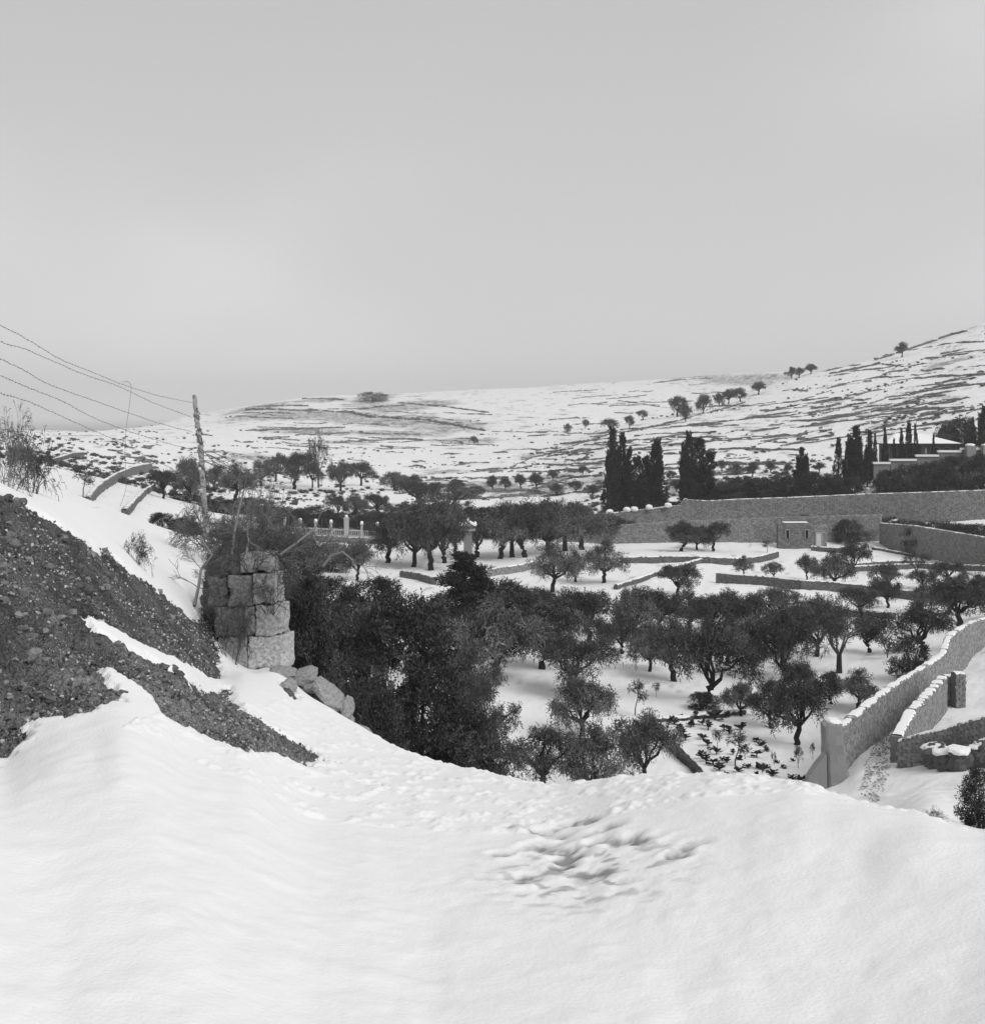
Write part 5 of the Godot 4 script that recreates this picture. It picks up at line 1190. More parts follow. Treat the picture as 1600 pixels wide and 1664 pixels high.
		[[Vector2(134.15, -455.98), Vector2(138.71, -446.31), Vector2(145.46, -444.31), Vector2(150.1, -436.36)], 1.48, "the right hill"],
		[[Vector2(106.9, -484.6), Vector2(109.57, -484.6), Vector2(111.35, -480.79), Vector2(114.51, -482.96)], 1.42, "the right hill"],
		[[Vector2(132.11, -443.8), Vector2(136.39, -441.81), Vector2(139.68, -436.86), Vector2(144.01, -435.38)], 1.43, "the right hill"],
		[[Vector2(120.71, -393.37), Vector2(125.82, -389.84), Vector2(132.17, -390.28), Vector2(136.35, -384.6)], 0.98, "the right hill"],
		[[Vector2(123.39, -575.18), Vector2(130.49, -568.09), Vector2(136.62, -557.93), Vector2(145.42, -559.19)], 1.22, "the right hill"],
		[[Vector2(119.55, -412.45), Vector2(124.11, -405.99), Vector2(128.79, -400.53), Vector2(132.43, -392.49)], 1.64, "the right hill"],
		[[Vector2(119.83, -543.65), Vector2(123.37, -539.99), Vector2(127.72, -539.99), Vector2(131.93, -539.38)], 1.19, "the right hill"],
		[[Vector2(119.59, -462.71), Vector2(125.89, -455.98), Vector2(131.98, -449.34), Vector2(139.11, -446.82)], 1.6, "the right hill"],
		[[Vector2(131.88, -399.63), Vector2(137.33, -397.38), Vector2(140.79, -389.84), Vector2(145.7, -386.78)], 0.9, "the right hill"],
		[[Vector2(125.45, -544.26), Vector2(129.74, -540.6), Vector2(134.41, -538.77), Vector2(138.43, -534.54)], 0.86, "the right hill"],
		[[Vector2(146.98, -424.24), Vector2(149.08, -421.85), Vector2(151.33, -419.95), Vector2(152, -413.84)], 1.67, "the right hill"],
		[[Vector2(129.12, -469.01), Vector2(131.84, -468.48), Vector2(133.5, -464.28), Vector2(137.27, -467.43)], 0.86, "the right hill"],
		[[Vector2(154.2, -428.56), Vector2(155.05, -422.8), Vector2(155.86, -417.12), Vector2(157.85, -414.78)], 1.42, "the right hill"],
		[[Vector2(119.57, -499.01), Vector2(122.06, -494.53), Vector2(125.61, -494.53), Vector2(128.59, -492.31)], 1.52, "the right hill"],
		[[Vector2(141.29, -386.34), Vector2(145.53, -381.58), Vector2(148.47, -373.91), Vector2(152.95, -370.56)], 0.86, "the right hill"],
		[[Vector2(105.53, -530.33), Vector2(110.12, -530.93), Vector2(112.92, -523.21), Vector2(116.27, -518.51)], 1.64, "the right hill"],
		[[Vector2(133.29, -517.34), Vector2(136.19, -512.7), Vector2(139.34, -509.24), Vector2(143.09, -508.09)], 1.24, "the right hill"],
		[[Vector2(127.13, -412.91), Vector2(129.36, -411.98), Vector2(131.28, -410.13), Vector2(133.63, -409.67)], 0.99, "the right hill"],
		[[Vector2(154.48, -465.85), Vector2(158.86, -457.52), Vector2(161.02, -443.8), Vector2(164.39, -434.4)], 0.98, "the right hill"],
		[[Vector2(119.98, -554.8), Vector2(125.38, -537.56), Vector2(131.66, -526.17), Vector2(139.03, -520.27)], 1.13, "the right hill"],
		[[Vector2(148.7, -513.28), Vector2(150.84, -511.54), Vector2(151.77, -505.81), Vector2(154.38, -505.81)], 1.57, "the right hill"],
		[[Vector2(162.53, -480.79), Vector2(164.85, -475.93), Vector2(168.05, -473.79), Vector2(170.07, -468.48)], 0.95, "the right hill"],
		[[Vector2(158.65, -449.85), Vector2(162.34, -446.31), Vector2(163.91, -437.35), Vector2(167.42, -433.91)], 1.29, "the right hill"],
		[[Vector2(153.73, -538.77), Vector2(157.06, -530.33), Vector2(163.16, -531.53), Vector2(167.21, -526.17)], 1.45, "the right hill"],
		[[Vector2(140.42, -482.42), Vector2(146.14, -482.42), Vector2(149.65, -475.4), Vector2(154.41, -472.73)], 1.07, "the right hill"],
		[[Vector2(145.21, -441.81), Vector2(149.69, -438.83), Vector2(152.71, -431.96), Vector2(155.61, -425.19)], 1.27, "the right hill"],
		[[Vector2(143.06, -454.44), Vector2(147.71, -451.88), Vector2(151.44, -446.82), Vector2(155.07, -441.81)], 1.06, "the right hill"],
		[[Vector2(118.25, -405.53), Vector2(123.67, -401.89), Vector2(130.16, -401.89), Vector2(135.56, -398.73)], 0.9, "the right hill"],
		[[Vector2(129.04, -415.25), Vector2(135.29, -412.91), Vector2(142.1, -412.45), Vector2(146.07, -404.16)], 1.65, "the right hill"],
		[[Vector2(96.71, -416.18), Vector2(100.99, -416.18), Vector2(105.73, -418.06), Vector2(109.16, -414.78)], 1.27, "the right hill"],
		[[Vector2(132.93, -524.98), Vector2(135.6, -516.76), Vector2(139.41, -513.28), Vector2(143.81, -512.12)], 1.12, "the right hill"],
		[[Vector2(136.84, -451.88), Vector2(138.22, -447.83), Vector2(141.47, -449.85), Vector2(142.96, -446.31)], 0.87, "the right hill"],
		[[Vector2(155.92, -472.73), Vector2(158.37, -470.6), Vector2(161.89, -471.66), Vector2(164.12, -469.01)], 1.61, "the right hill"],
		[[Vector2(126.65, -431.47), Vector2(129.46, -431.96), Vector2(132.42, -432.93), Vector2(133.57, -428.08)], 1.37, "the right hill"],
		[[Vector2(166, -497.33), Vector2(173.34, -495.09), Vector2(179, -488.44), Vector2(183.64, -479.71)], 1.62, "the right hill"],
		[[Vector2(130.76, -543.04), Vector2(136.18, -538.77), Vector2(141.99, -536.35), Vector2(147.08, -531.53)], 1.1, "the right hill"],
		[[Vector2(109.24, -441.81), Vector2(112.51, -439.32), Vector2(116.25, -438.83), Vector2(119.32, -435.87)], 0.85, "the right hill"],
		[[Vector2(141.23, -438.83), Vector2(145.17, -440.81), Vector2(146.48, -434.89), Vector2(149.57, -434.4)], 1.26, "the right hill"],
		[[Vector2(153.25, -451.37), Vector2(157.82, -449.34), Vector2(159.45, -439.32), Vector2(162.38, -433.42)], 1.37, "the right hill"],
		[[Vector2(131.02, -495.09), Vector2(132.49, -490.09), Vector2(135.74, -491.75), Vector2(138.54, -491.75)], 0.91, "the right hill"],
		[[Vector2(135.38, -397.38), Vector2(139.48, -393.37), Vector2(142.99, -388.09), Vector2(147.37, -385.47)], 1.21, "the right hill"],
		[[Vector2(100.22, -417.59), Vector2(106, -411.05), Vector2(113.1, -410.13), Vector2(118.95, -405.07)], 0.84, "the right hill"],
		[[Vector2(123.75, -474.86), Vector2(129.58, -475.93), Vector2(134.06, -472.19), Vector2(139.25, -471.13)], 1.18, "the right hill"],
		[[Vector2(119.14, -591.62), Vector2(123.64, -587.63), Vector2(127.49, -581.04), Vector2(131.83, -577.12)], 1.44, "the right hill"],
		[[Vector2(157.11, -452.39), Vector2(158.08, -443.3), Vector2(160.02, -437.35), Vector2(162.8, -433.91)], 1.54, "the right hill"],
		[[Vector2(147.61, -422.33), Vector2(150.06, -411.98), Vector2(153.16, -404.16), Vector2(155.91, -396.04)], 1.52, "the right hill"],
		[[Vector2(145.22, -429.53), Vector2(150.57, -424.24), Vector2(154.72, -416.18), Vector2(158.47, -407.82)], 1.14, "the right hill"],
		[[Vector2(92.58, -435.87), Vector2(97.54, -433.91), Vector2(102.8, -433.42), Vector2(108.29, -433.91)], 1.51, "the right hill"],
		[[Vector2(145.48, -448.33), Vector2(148.2, -440.32), Vector2(152.65, -437.84), Vector2(155.82, -431.96)], 1.06, "the right hill"],
		[[Vector2(156.88, -488.44), Vector2(161.36, -480.25), Vector2(165.08, -470.6), Vector2(167.45, -458.04)], 1.48, "the right hill"],
		[[Vector2(132.06, -437.84), Vector2(133.63, -434.4), Vector2(136.7, -435.87), Vector2(138.69, -433.91)], 0.85, "the right hill"],
		[[Vector2(108.92, -532.13), Vector2(115.54, -528.54), Vector2(120.96, -520.27), Vector2(126.61, -513.85)], 1.23, "the right hill"],
		[[Vector2(91.53, -426.15), Vector2(95.52, -429.53), Vector2(97.8, -425.19), Vector2(100.25, -421.85)], 1.65, "the right hill"],
		[[Vector2(137.02, -502.97), Vector2(139.03, -496.21), Vector2(142.56, -495.09), Vector2(144.44, -488.44)], 1.64, "the right hill"],
		[[Vector2(94.9, -436.86), Vector2(100.02, -436.86), Vector2(103.62, -430.5), Vector2(108.42, -429.53)], 0.86, "the right hill"],
		[[Vector2(8.86, -569.37), Vector2(14.77, -566.81), Vector2(20.75, -567.45), Vector2(26.18, -556.05)], 0.78, "the slope between the two hills"],
		[[Vector2(52.74, -361.89), Vector2(54.3, -358.23), Vector2(56.71, -360.26), Vector2(58.35, -357.43)], 1.09, "the slope between the two hills"],
		[[Vector2(75.42, -399.18), Vector2(78.84, -397.83), Vector2(81.96, -395.15), Vector2(84.27, -388.96)], 1, "the slope between the two hills"],
		[[Vector2(83.73, -470.6), Vector2(86.37, -464.8), Vector2(88.53, -457.01), Vector2(91.41, -453.41)], 1.41, "the slope between the two hills"],
		[[Vector2(43.24, -346.32), Vector2(49.6, -348.67), Vector2(54.01, -338.22), Vector2(59.69, -337.08)], 1.37, "the slope between the two hills"],
		[[Vector2(62.63, -492.31), Vector2(64.14, -485.69), Vector2(66.11, -482.96), Vector2(67.99, -479.71)], 1.36, "the slope between the two hills"],
		[[Vector2(85.42, -461.67), Vector2(90.68, -457.01), Vector2(95.93, -452.9), Vector2(100.86, -447.83)], 0.94, "the slope between the two hills"],
		[[Vector2(72.23, -418.06), Vector2(75.09, -417.12), Vector2(77.76, -415.25), Vector2(79.96, -411.05)], 0.85, "the slope between the two hills"],
		[[Vector2(51.91, -696.68), Vector2(53.65, -654.06), Vector2(55.48, -619.6), Vector2(58.21, -599.68)], 1.1, "the slope between the two hills"],
		[[Vector2(51.43, -484.05), Vector2(54.69, -474.86), Vector2(59.26, -477.55), Vector2(62.73, -471.66)], 1.27, "the slope between the two hills"],
		[[Vector2(79.9, -483.51), Vector2(83.1, -479.71), Vector2(85.75, -473.26), Vector2(89.02, -470.6)], 1.46, "the slope between the two hills"],
		[[Vector2(14.64, -781.58), Vector2(25.42, -772.82), Vector2(36.4, -773.69), Vector2(46.03, -752.19)], 1.5, "the slope between the two hills"],
		[[Vector2(57.07, -359.45), Vector2(63.2, -357.83), Vector2(68.73, -353.42), Vector2(74.21, -349.46)], 1.51, "the slope between the two hills"],
		[[Vector2(56.66, -402.8), Vector2(62.54, -401.89), Vector2(67.09, -393.37), Vector2(72.8, -392.49)], 1.5, "the slope between the two hills"],
		[[Vector2(61.66, -484.05), Vector2(64.11, -480.79), Vector2(67.2, -482.42), Vector2(69.76, -480.25)], 1.19, "the slope between the two hills"],
		[[Vector2(55.44, -475.93), Vector2(58.12, -469.54), Vector2(60.86, -464.28), Vector2(63.24, -457.01)], 1.28, "the slope between the two hills"],
		[[Vector2(71.57, -423.76), Vector2(74.65, -423.28), Vector2(77.81, -423.28), Vector2(80.78, -422.33)], 1.17, "the slope between the two hills"],
		[[Vector2(60.05, -453.41), Vector2(63.65, -453.93), Vector2(66.72, -450.87), Vector2(69.21, -444.31)], 1.11, "the slope between the two hills"],
		[[Vector2(67.85, -506.95), Vector2(74.3, -497.89), Vector2(79.33, -481.87), Vector2(85.77, -476.47)], 1.42, "the slope between the two hills"],
		[[Vector2(36.19, -656.27), Vector2(43.82, -625.92), Vector2(49.6, -584.33), Vector2(54.42, -545.49)], 1.11, "the slope between the two hills"],
		[[Vector2(44.2, -337.84), Vector2(45.17, -329.56), Vector2(48.35, -337.46), Vector2(50.44, -337.46)], 0.83, "the slope between the two hills"],
		[[Vector2(31.14, -373.07), Vector2(35.65, -356.22), Vector2(41.24, -353.42), Vector2(46.52, -349.07)], 1.51, "the slope between the two hills"],
		[[Vector2(79.34, -547.34), Vector2(85.28, -538.16), Vector2(91.42, -531.53), Vector2(97.39, -524.98)], 1, "the slope between the two hills"],
		[[Vector2(28.32, -371.81), Vector2(29.83, -363.52), Vector2(30.87, -351.04), Vector2(32.06, -341.67)], 1.12, "the slope between the two hills"],
		[[Vector2(13.52, -575.18), Vector2(18.68, -567.45), Vector2(23.48, -554.8), Vector2(28.57, -552.3)], 1.1, "the slope between the two hills"],
		[[Vector2(59.13, -378.15), Vector2(60.1, -373.07), Vector2(62.49, -376.88), Vector2(63.76, -373.91)], 1.48, "the slope between the two hills"],
		[[Vector2(43.49, -587.63), Vector2(48.72, -531.53), Vector2(55.48, -507.52), Vector2(62.72, -493.97)], 0.78, "the slope between the two hills"],
		[[Vector2(50.82, -346.71), Vector2(54.06, -338.6), Vector2(57, -329.93), Vector2(59.55, -320.4)], 1.52, "the slope between the two hills"],
		[[Vector2(46.32, -562.99), Vector2(50.22, -543.04), Vector2(53.31, -519.1), Vector2(57.5, -509.24)], 1.42, "the slope between the two hills"],
		[[Vector2(61.2, -409.2), Vector2(63.99, -404.16), Vector2(67.84, -405.99), Vector2(70.92, -403.25)], 1.37, "the slope between the two hills"],
		[[Vector2(43.64, -752.19), Vector2(46.02, -734.59), Vector2(49.08, -729.64), Vector2(51.58, -717.4)], 0.99, "the slope between the two hills"],
		[[Vector2(22.08, -746.28), Vector2(30.35, -744.59), Vector2(38.11, -733.76), Vector2(45.08, -714.17)], 1.31, "the slope between the two hills"],
		[[Vector2(52.21, -359.45), Vector2(57.58, -362.7), Vector2(62.14, -360.67), Vector2(67.16, -361.48)], 1.36, "the slope between the two hills"],
		[[Vector2(32.43, -653.32), Vector2(37.06, -647.45), Vector2(41.1, -633.73), Vector2(44.29, -611.28)], 1.55, "the slope between the two hills"],
		[[Vector2(53.81, -520.85), Vector2(60.94, -512.7), Vector2(66.85, -497.33), Vector2(72.67, -484.6)], 1.44, "the slope between the two hills"],
		[[Vector2(91.37, -524.39), Vector2(93.9, -514.43), Vector2(98.16, -514.43), Vector2(101.05, -507.52)], 1.07, "the slope between the two hills"],
		[[Vector2(71.39, -430.5), Vector2(74.84, -430.99), Vector2(76.98, -424.24), Vector2(79.57, -420.43)], 0.95, "the slope between the two hills"],
		[[Vector2(50.06, -632.31), Vector2(52.1, -604.43), Vector2(54.84, -588.29), Vector2(57.53, -573.88)], 1.04, "the slope between the two hills"],
		[[Vector2(67.71, -508.67), Vector2(71.73, -506.38), Vector2(75.98, -505.81), Vector2(79.67, -501.83)], 1.09, "the slope between the two hills"],
		[[Vector2(46, -415.25), Vector2(48.36, -416.18), Vector2(50.57, -415.71), Vector2(52.65, -414.31)], 1.52, "the slope between the two hills"],
		[[Vector2(33.65, -485.14), Vector2(36.92, -470.07), Vector2(40.41, -460.63), Vector2(43.59, -449.85)], 1.35, "the slope between the two hills"],
		[[Vector2(9.56, -545.49), Vector2(16.37, -533.33), Vector2(23.19, -528.54), Vector2(28.96, -507.52)], 0.89, "the slope between the two hills"],
		[[Vector2(33, -513.28), Vector2(39.36, -482.96), Vector2(45.31, -459.07), Vector2(52.84, -455.98)], 0.88, "the slope between the two hills"],
		[[Vector2(56.21, -313.61), Vector2(60.66, -318.96), Vector2(63.51, -315.74), Vector2(67.42, -317.88)], 1.42, "the slope between the two hills"],
		[[Vector2(19.13, -446.31), Vector2(22.23, -443.3), Vector2(25.42, -442.81), Vector2(28.07, -433.91)], 1.09, "the slope between the two hills"],
		[[Vector2(50.5, -480.25), Vector2(52.79, -475.4), Vector2(55.96, -478.63), Vector2(57.99, -472.19)], 1.37, "the slope between the two hills"],
		[[Vector2(9.35, -433.42), Vector2(11.83, -431.96), Vector2(14.45, -435.38), Vector2(16.9, -433.42)], 1.23, "the slope between the two hills"],
		[[Vector2(38.79, -435.38), Vector2(41.71, -419.01), Vector2(45.52, -413.84), Vector2(49.62, -411.98)], 1.38, "the slope between the two hills"],
		[[Vector2(66.56, -441.31), Vector2(68.96, -437.84), Vector2(71.08, -432.93), Vector2(73.8, -431.96)], 1.12, "the slope between the two hills"],
		[[Vector2(61.76, -594.96), Vector2(67.56, -577.78), Vector2(73.97, -568.73), Vector2(80.7, -563.62)], 1.17, "the slope between the two hills"],
		[[Vector2(29.26, -362.3), Vector2(30.93, -356.22), Vector2(32.25, -347.1), Vector2(34.2, -345.54)], 1.55, "the slope between the two hills"],
		[[Vector2(34.15, -339.36), Vector2(39.54, -335.94), Vector2(46.56, -345.54), Vector2(52.11, -343.21)], 1.37, "the slope between the two hills"],
		[[Vector2(17.73, -416.18), Vector2(20.64, -407.82), Vector2(23.25, -396.49), Vector2(26.26, -393.82)], 0.99, "the slope between the two hills"],
		[[Vector2(188.52, -604.43), Vector2(188.91, -596.98), Vector2(191.84, -597.65), Vector2(193.47, -594.29)], 0.77, "the right hill"],
		[[Vector2(212.37, -607.84), Vector2(213.74, -594.96), Vector2(217.4, -588.96), Vector2(220.46, -581.7)], 1.24, "the right hill"],
		[[Vector2(137.27, -532.13), Vector2(143.25, -532.73), Vector2(146.91, -524.98), Vector2(152.48, -524.39)], 0.9, "the right hill"],
		[[Vector2(196.27, -566.17), Vector2(196.13, -556.05), Vector2(199.05, -554.8), Vector2(199.69, -547.34)], 1.31, "the right hill"],
		[[Vector2(177.59, -550.44), Vector2(180.91, -547.96), Vector2(183.37, -543.04), Vector2(187.03, -541.82)], 1, "the right hill"],
		[[Vector2(216.23, -593.62), Vector2(218.17, -588.29), Vector2(219.32, -581.04), Vector2(221.9, -577.78)], 0.9, "the right hill"],
		[[Vector2(160.67, -586.31), Vector2(166.08, -583.67), Vector2(171.82, -582.35), Vector2(175.35, -573.88)], 0.82, "the right hill"],
		[[Vector2(181.64, -688.09), Vector2(188.59, -685.77), Vector2(195.49, -683.46), Vector2(199.17, -670.48)], 1.09, "the right hill"],
		[[Vector2(188.37, -589.62), Vector2(193.83, -586.31), Vector2(199.66, -584.33), Vector2(202.24, -573.23)], 0.69, "the right hill"],
		[[Vector2(184.68, -585.64), Vector2(189.67, -588.96), Vector2(191.89, -583.67), Vector2(194.26, -579.08)], 0.75, "the right hill"],
		[[Vector2(157.83, -583.01), Vector2(163.25, -582.35), Vector2(167.15, -576.47), Vector2(171.14, -571.3)], 0.69, "the right hill"],
		[[Vector2(183, -503.53), Vector2(187.49, -499.57), Vector2(192.33, -496.77), Vector2(196.44, -492.31)], 0.96, "the right hill"],
		[[Vector2(188.09, -685.77), Vector2(192.43, -685), Vector2(196.54, -683.46), Vector2(200.19, -680.38)], 1.13, "the right hill"],
		[[Vector2(164.33, -587.63), Vector2(168.58, -584.33), Vector2(171.42, -576.47), Vector2(174.15, -568.73)], 0.8, "the right hill"],
		[[Vector2(219.65, -606.47), Vector2(221.61, -600.35), Vector2(224.52, -596.98), Vector2(228.15, -595.63)], 1.24, "the right hill"],
		[[Vector2(182.55, -633.73), Vector2(187.54, -621), Vector2(192.69, -609.9), Vector2(199.6, -605.11)], 1.21, "the right hill"],
		[[Vector2(173.12, -512.7), Vector2(176.66, -509.82), Vector2(179.35, -504.67), Vector2(180.74, -496.21)], 0.71, "the right hill"],
		[[Vector2(213.8, -583.67), Vector2(216.88, -584.99), Vector2(219.23, -584.33), Vector2(221.32, -583.01)], 0.69, "the right hill"],
		[[Vector2(183.82, -545.49), Vector2(186.58, -535.14), Vector2(190.23, -527.95), Vector2(192.01, -516.18)], 1.2, "the right hill"],
		[[Vector2(216.87, -596.3), Vector2(222.4, -589.62), Vector2(225.99, -578.43), Vector2(230.66, -570.65)], 0.68, "the right hill"],
		[[Vector2(180.99, -505.81), Vector2(184.25, -499.57), Vector2(187.19, -492.86), Vector2(189.81, -485.69)], 1.16, "the right hill"],
		[[Vector2(173.78, -640.2), Vector2(177.75, -634.45), Vector2(180.42, -624.51), Vector2(185.65, -623.81)], 0.87, "the right hill"],
		[[Vector2(200.3, -536.35), Vector2(203.06, -524.98), Vector2(207.23, -517.93), Vector2(211.5, -511.54)], 0.89, "the right hill"],
		[[Vector2(188.92, -557.93), Vector2(189.09, -547.96), Vector2(192.65, -547.96), Vector2(194.66, -543.65)], 0.79, "the right hill"],
		[[Vector2(-36.25, -558.56), Vector2(-34.17, -555.42), Vector2(-32.77, -563.62), Vector2(-30.66, -559.82)], 0.97, "the slope between the two hills"],
		[[Vector2(-44.14, -853.42), Vector2(-30.3, -844.8), Vector2(-16.95, -846.71), Vector2(-3.56, -851.5)], 1.18, "the distant left hill"],
		[[Vector2(-111.32, -574.53), Vector2(-105.99, -584.99), Vector2(-99.2, -588.29), Vector2(-92.21, -590.95)], 1.36, "the distant left hill"],
		[[Vector2(-104.44, -541.82), Vector2(-101.54, -536.95), Vector2(-101.16, -545.49), Vector2(-100.07, -550.44)], 1.36, "the distant left hill"],
		[[Vector2(-122.08, -740.41), Vector2(-114.4, -740.41), Vector2(-107.32, -744.59), Vector2(-99.71, -745.43)], 0.83, "the distant left hill"],
		[[Vector2(-33.89, -683.46), Vector2(-24.75, -679.61), Vector2(-15.86, -681.92), Vector2(-6.95, -688.87)], 1.05, "the distant left hill"],
		[[Vector2(-35.54, -853.42), Vector2(-30.43, -850.54), Vector2(-25.73, -860.18), Vector2(-20.67, -859.21)], 0.9, "the distant left hill"],
		[[Vector2(-106.74, -724.72), Vector2(-101.41, -714.98), Vector2(-98.39, -721.46), Vector2(-96.18, -734.59)], 1.41, "the distant left hill"],
		[[Vector2(-148.71, -783.34), Vector2(-135.27, -779.82), Vector2(-121.94, -776.31), Vector2(-107.76, -765.88)], 0.8, "the distant left hill"],
		[[Vector2(-132.28, -778.06), Vector2(-129.64, -779.82), Vector2(-127.27, -783.34), Vector2(-123.9, -780.7)], 1.05, "the distant left hill"],
		[[Vector2(-120.82, -662.97), Vector2(-116.62, -671.99), Vector2(-110.66, -671.24), Vector2(-104.47, -668.97)], 1.02, "the distant left hill"],
		[[Vector2(-103.21, -622.4), Vector2(-93.98, -623.11), Vector2(-85.11, -626.63), Vector2(-75.88, -628.04)], 1.05, "the distant left hill"],
		[[Vector2(-100.13, -668.22), Vector2(-97.49, -671.24), Vector2(-94.81, -674.27), Vector2(-92.74, -681.92)], 1.02, "the distant left hill"],
		[[Vector2(-83.57, -679.61), Vector2(-78.94, -691.2), Vector2(-72.24, -685), Vector2(-66.09, -683.46)], 1, "the distant left hill"],
		[[Vector2(-63.5, -545.49), Vector2(-60.45, -536.95), Vector2(-58.27, -535.74), Vector2(-56.85, -541.82)], 0.79, "the slope between the two hills"],
		[[Vector2(-72.83, -725.54), Vector2(-63.44, -724.72), Vector2(-54.51, -729.64), Vector2(-45.24, -731.28)], 1.4, "the distant left hill"],
		[[Vector2(-109.38, -646), Vector2(-102.01, -634.45), Vector2(-98.14, -644.54), Vector2(-93.48, -650.38)], 0.92, "the distant left hill"],
		[[Vector2(-130.99, -981.46), Vector2(-123.24, -989.24), Vector2(-114.72, -991.47), Vector2(-106.04, -992.59)], 1.25, "the distant left hill"],
		[[Vector2(-22.97, -734.59), Vector2(-18.36, -732.93), Vector2(-13.77, -731.28), Vector2(-9.05, -718.21)], 1.3, "the distant left hill"],
		[[Vector2(-67.31, -755.59), Vector2(-60.17, -768.47), Vector2(-51.77, -766.74), Vector2(-43.46, -765.88)], 1.31, "the distant left hill"],
		[[Vector2(-100.22, -831.57), Vector2(-93.07, -846.71), Vector2(-83.82, -843.85), Vector2(-75.98, -856.31)], 0.99, "the distant left hill"],
		[[Vector2(-122.41, -759.86), Vector2(-119.76, -771.08), Vector2(-115.95, -775.44), Vector2(-111.97, -778.94)], 1.07, "the distant left hill"],
		[[Vector2(-85.93, -671.24), Vector2(-78.53, -677.32), Vector2(-72.04, -693.55), Vector2(-63.03, -686.54)], 1.37, "the distant left hill"],
		[[Vector2(-55.36, -911.08), Vector2(-41.95, -903.92), Vector2(-28.3, -882.77), Vector2(-15.59, -880.79)], 0.9, "the distant left hill"],
		[[Vector2(-177.92, -937.13), Vector2(-170.75, -930.81), Vector2(-160.19, -904.94), Vector2(-153.69, -900.87)], 0.84, "the distant left hill"],
		[[Vector2(-28.22, -696.68), Vector2(-18.55, -691.98), Vector2(-8.99, -685), Vector2(0.39, -687.32)], 1.22, "the distant left hill"],
		[[Vector2(-69.56, -640.2), Vector2(-64, -643.09), Vector2(-58.12, -643.09), Vector2(-52.24, -643.09)], 1.08, "the distant left hill"],
		[[Vector2(-146.27, -738.74), Vector2(-142.08, -737.08), Vector2(-137.14, -731.28), Vector2(-136.5, -748.8)], 1.33, "the distant left hill"],
		[[Vector2(-85.99, -713.37), Vector2(-77.15, -711.76), Vector2(-67.58, -702.2), Vector2(-59.99, -713.37)], 1.18, "the distant left hill"],
		[[Vector2(-85.63, -965), Vector2(-74.7, -966.09), Vector2(-62.26, -944.55), Vector2(-51.48, -944.55)], 1.07, "the distant left hill"],
		[[Vector2(-37.32, -949.89), Vector2(-24.72, -935.02), Vector2(-12.73, -937.13), Vector2(-0.68, -929.76)], 1.1, "the distant left hill"],
		[[Vector2(-55.2, -871.89), Vector2(-46.95, -866.02), Vector2(-39.34, -871.89), Vector2(-31.05, -862.12)], 1.01, "the distant left hill"],
		[[Vector2(-96.44, -847.66), Vector2(-87.34, -841.95), Vector2(-79.06, -843.85), Vector2(-70.04, -837.22)], 0.94, "the distant left hill"],
		[[Vector2(-67.22, -685), Vector2(-58.34, -691.2), Vector2(-49.69, -702.99), Vector2(-40.76, -715.79)], 0.94, "the distant left hill"],
		[[Vector2(-195.03, -938.18), Vector2(-171.71, -892.78), Vector2(-154.84, -875.84), Vector2(-140.58, -871.89)], 1.16, "the distant left hill"],
		[[Vector2(-60.54, -668.97), Vector2(-52.55, -662.97), Vector2(-45.25, -665.21), Vector2(-37.44, -659.24)], 0.79, "the distant left hill"],
		[[Vector2(-172.89, -989.24), Vector2(-156.41, -970.46), Vector2(-139.39, -944.55), Vector2(-125.69, -938.18)], 1.12, "the distant left hill"],
		[[Vector2(-132.52, -826.9), Vector2(-124.72, -824.11), Vector2(-117.11, -822.25), Vector2(-112.28, -841)], 1.13, "the distant left hill"],
		[[Vector2(-194.99, -967.18), Vector2(-177.34, -945.62), Vector2(-162.92, -939.24), Vector2(-146.37, -918.3)], 1.15, "the distant left hill"],
		[[Vector2(-17.8, -561.72), Vector2(-12.21, -553.55), Vector2(-6.94, -557.93), Vector2(-1.56, -557.3)], 0.73, "the slope between the two hills"],
		[[Vector2(-129.26, -621), Vector2(-123.39, -607.16), Vector2(-123, -620.3), Vector2(-120.48, -623.11)], 1.24, "the distant left hill"],
		[[Vector2(-100.91, -618.21), Vector2(-98.32, -624.51), Vector2(-95.12, -627.34), Vector2(-92.41, -633.73)], 0.78, "the distant left hill"],
		[[Vector2(-59.84, -663.71), Vector2(-52.62, -651.85), Vector2(-46.52, -652.58), Vector2(-40.78, -659.24)], 0.73, "the distant left hill"],
		[[Vector2(-52.8, -614.04), Vector2(-50.96, -624.51), Vector2(-47.58, -616.12), Vector2(-45.39, -623.11)], 0.76, "the distant left hill"],
		[[Vector2(-9.67, -458.55), Vector2(-6.63, -453.93), Vector2(-3.74, -461.15), Vector2(-0.74, -459.59)], 1.37, "the slope between the two hills"],
		[[Vector2(-6.65, -509.24), Vector2(-1.74, -512.12), Vector2(3.22, -514.43), Vector2(8.2, -515.01)], 1.66, "the slope between the two hills"],
		[[Vector2(12.75, -393.82), Vector2(14.99, -395.6), Vector2(17.27, -397.83), Vector2(19.51, -398.73)], 1.2, "the slope between the two hills"],
		[[Vector2(30.16, -487.89), Vector2(33.47, -474.33), Vector2(36.9, -465.32), Vector2(39.96, -453.93)], 1.06, "the slope between the two hills"],
		[[Vector2(-5.69, -460.63), Vector2(-1.09, -452.9), Vector2(3.41, -452.9), Vector2(7.88, -451.37)], 1.32, "the slope between the two hills"],
		[[Vector2(-13.18, -365.99), Vector2(-9.87, -377.3), Vector2(-6.27, -384.6), Vector2(-2.48, -383.74)], 1.51, "the slope between the two hills"],
		[[Vector2(-18.43, -386.34), Vector2(-14.54, -396.04), Vector2(-10.51, -408.28), Vector2(-6.19, -419.95)], 1.05, "the slope between the two hills"],
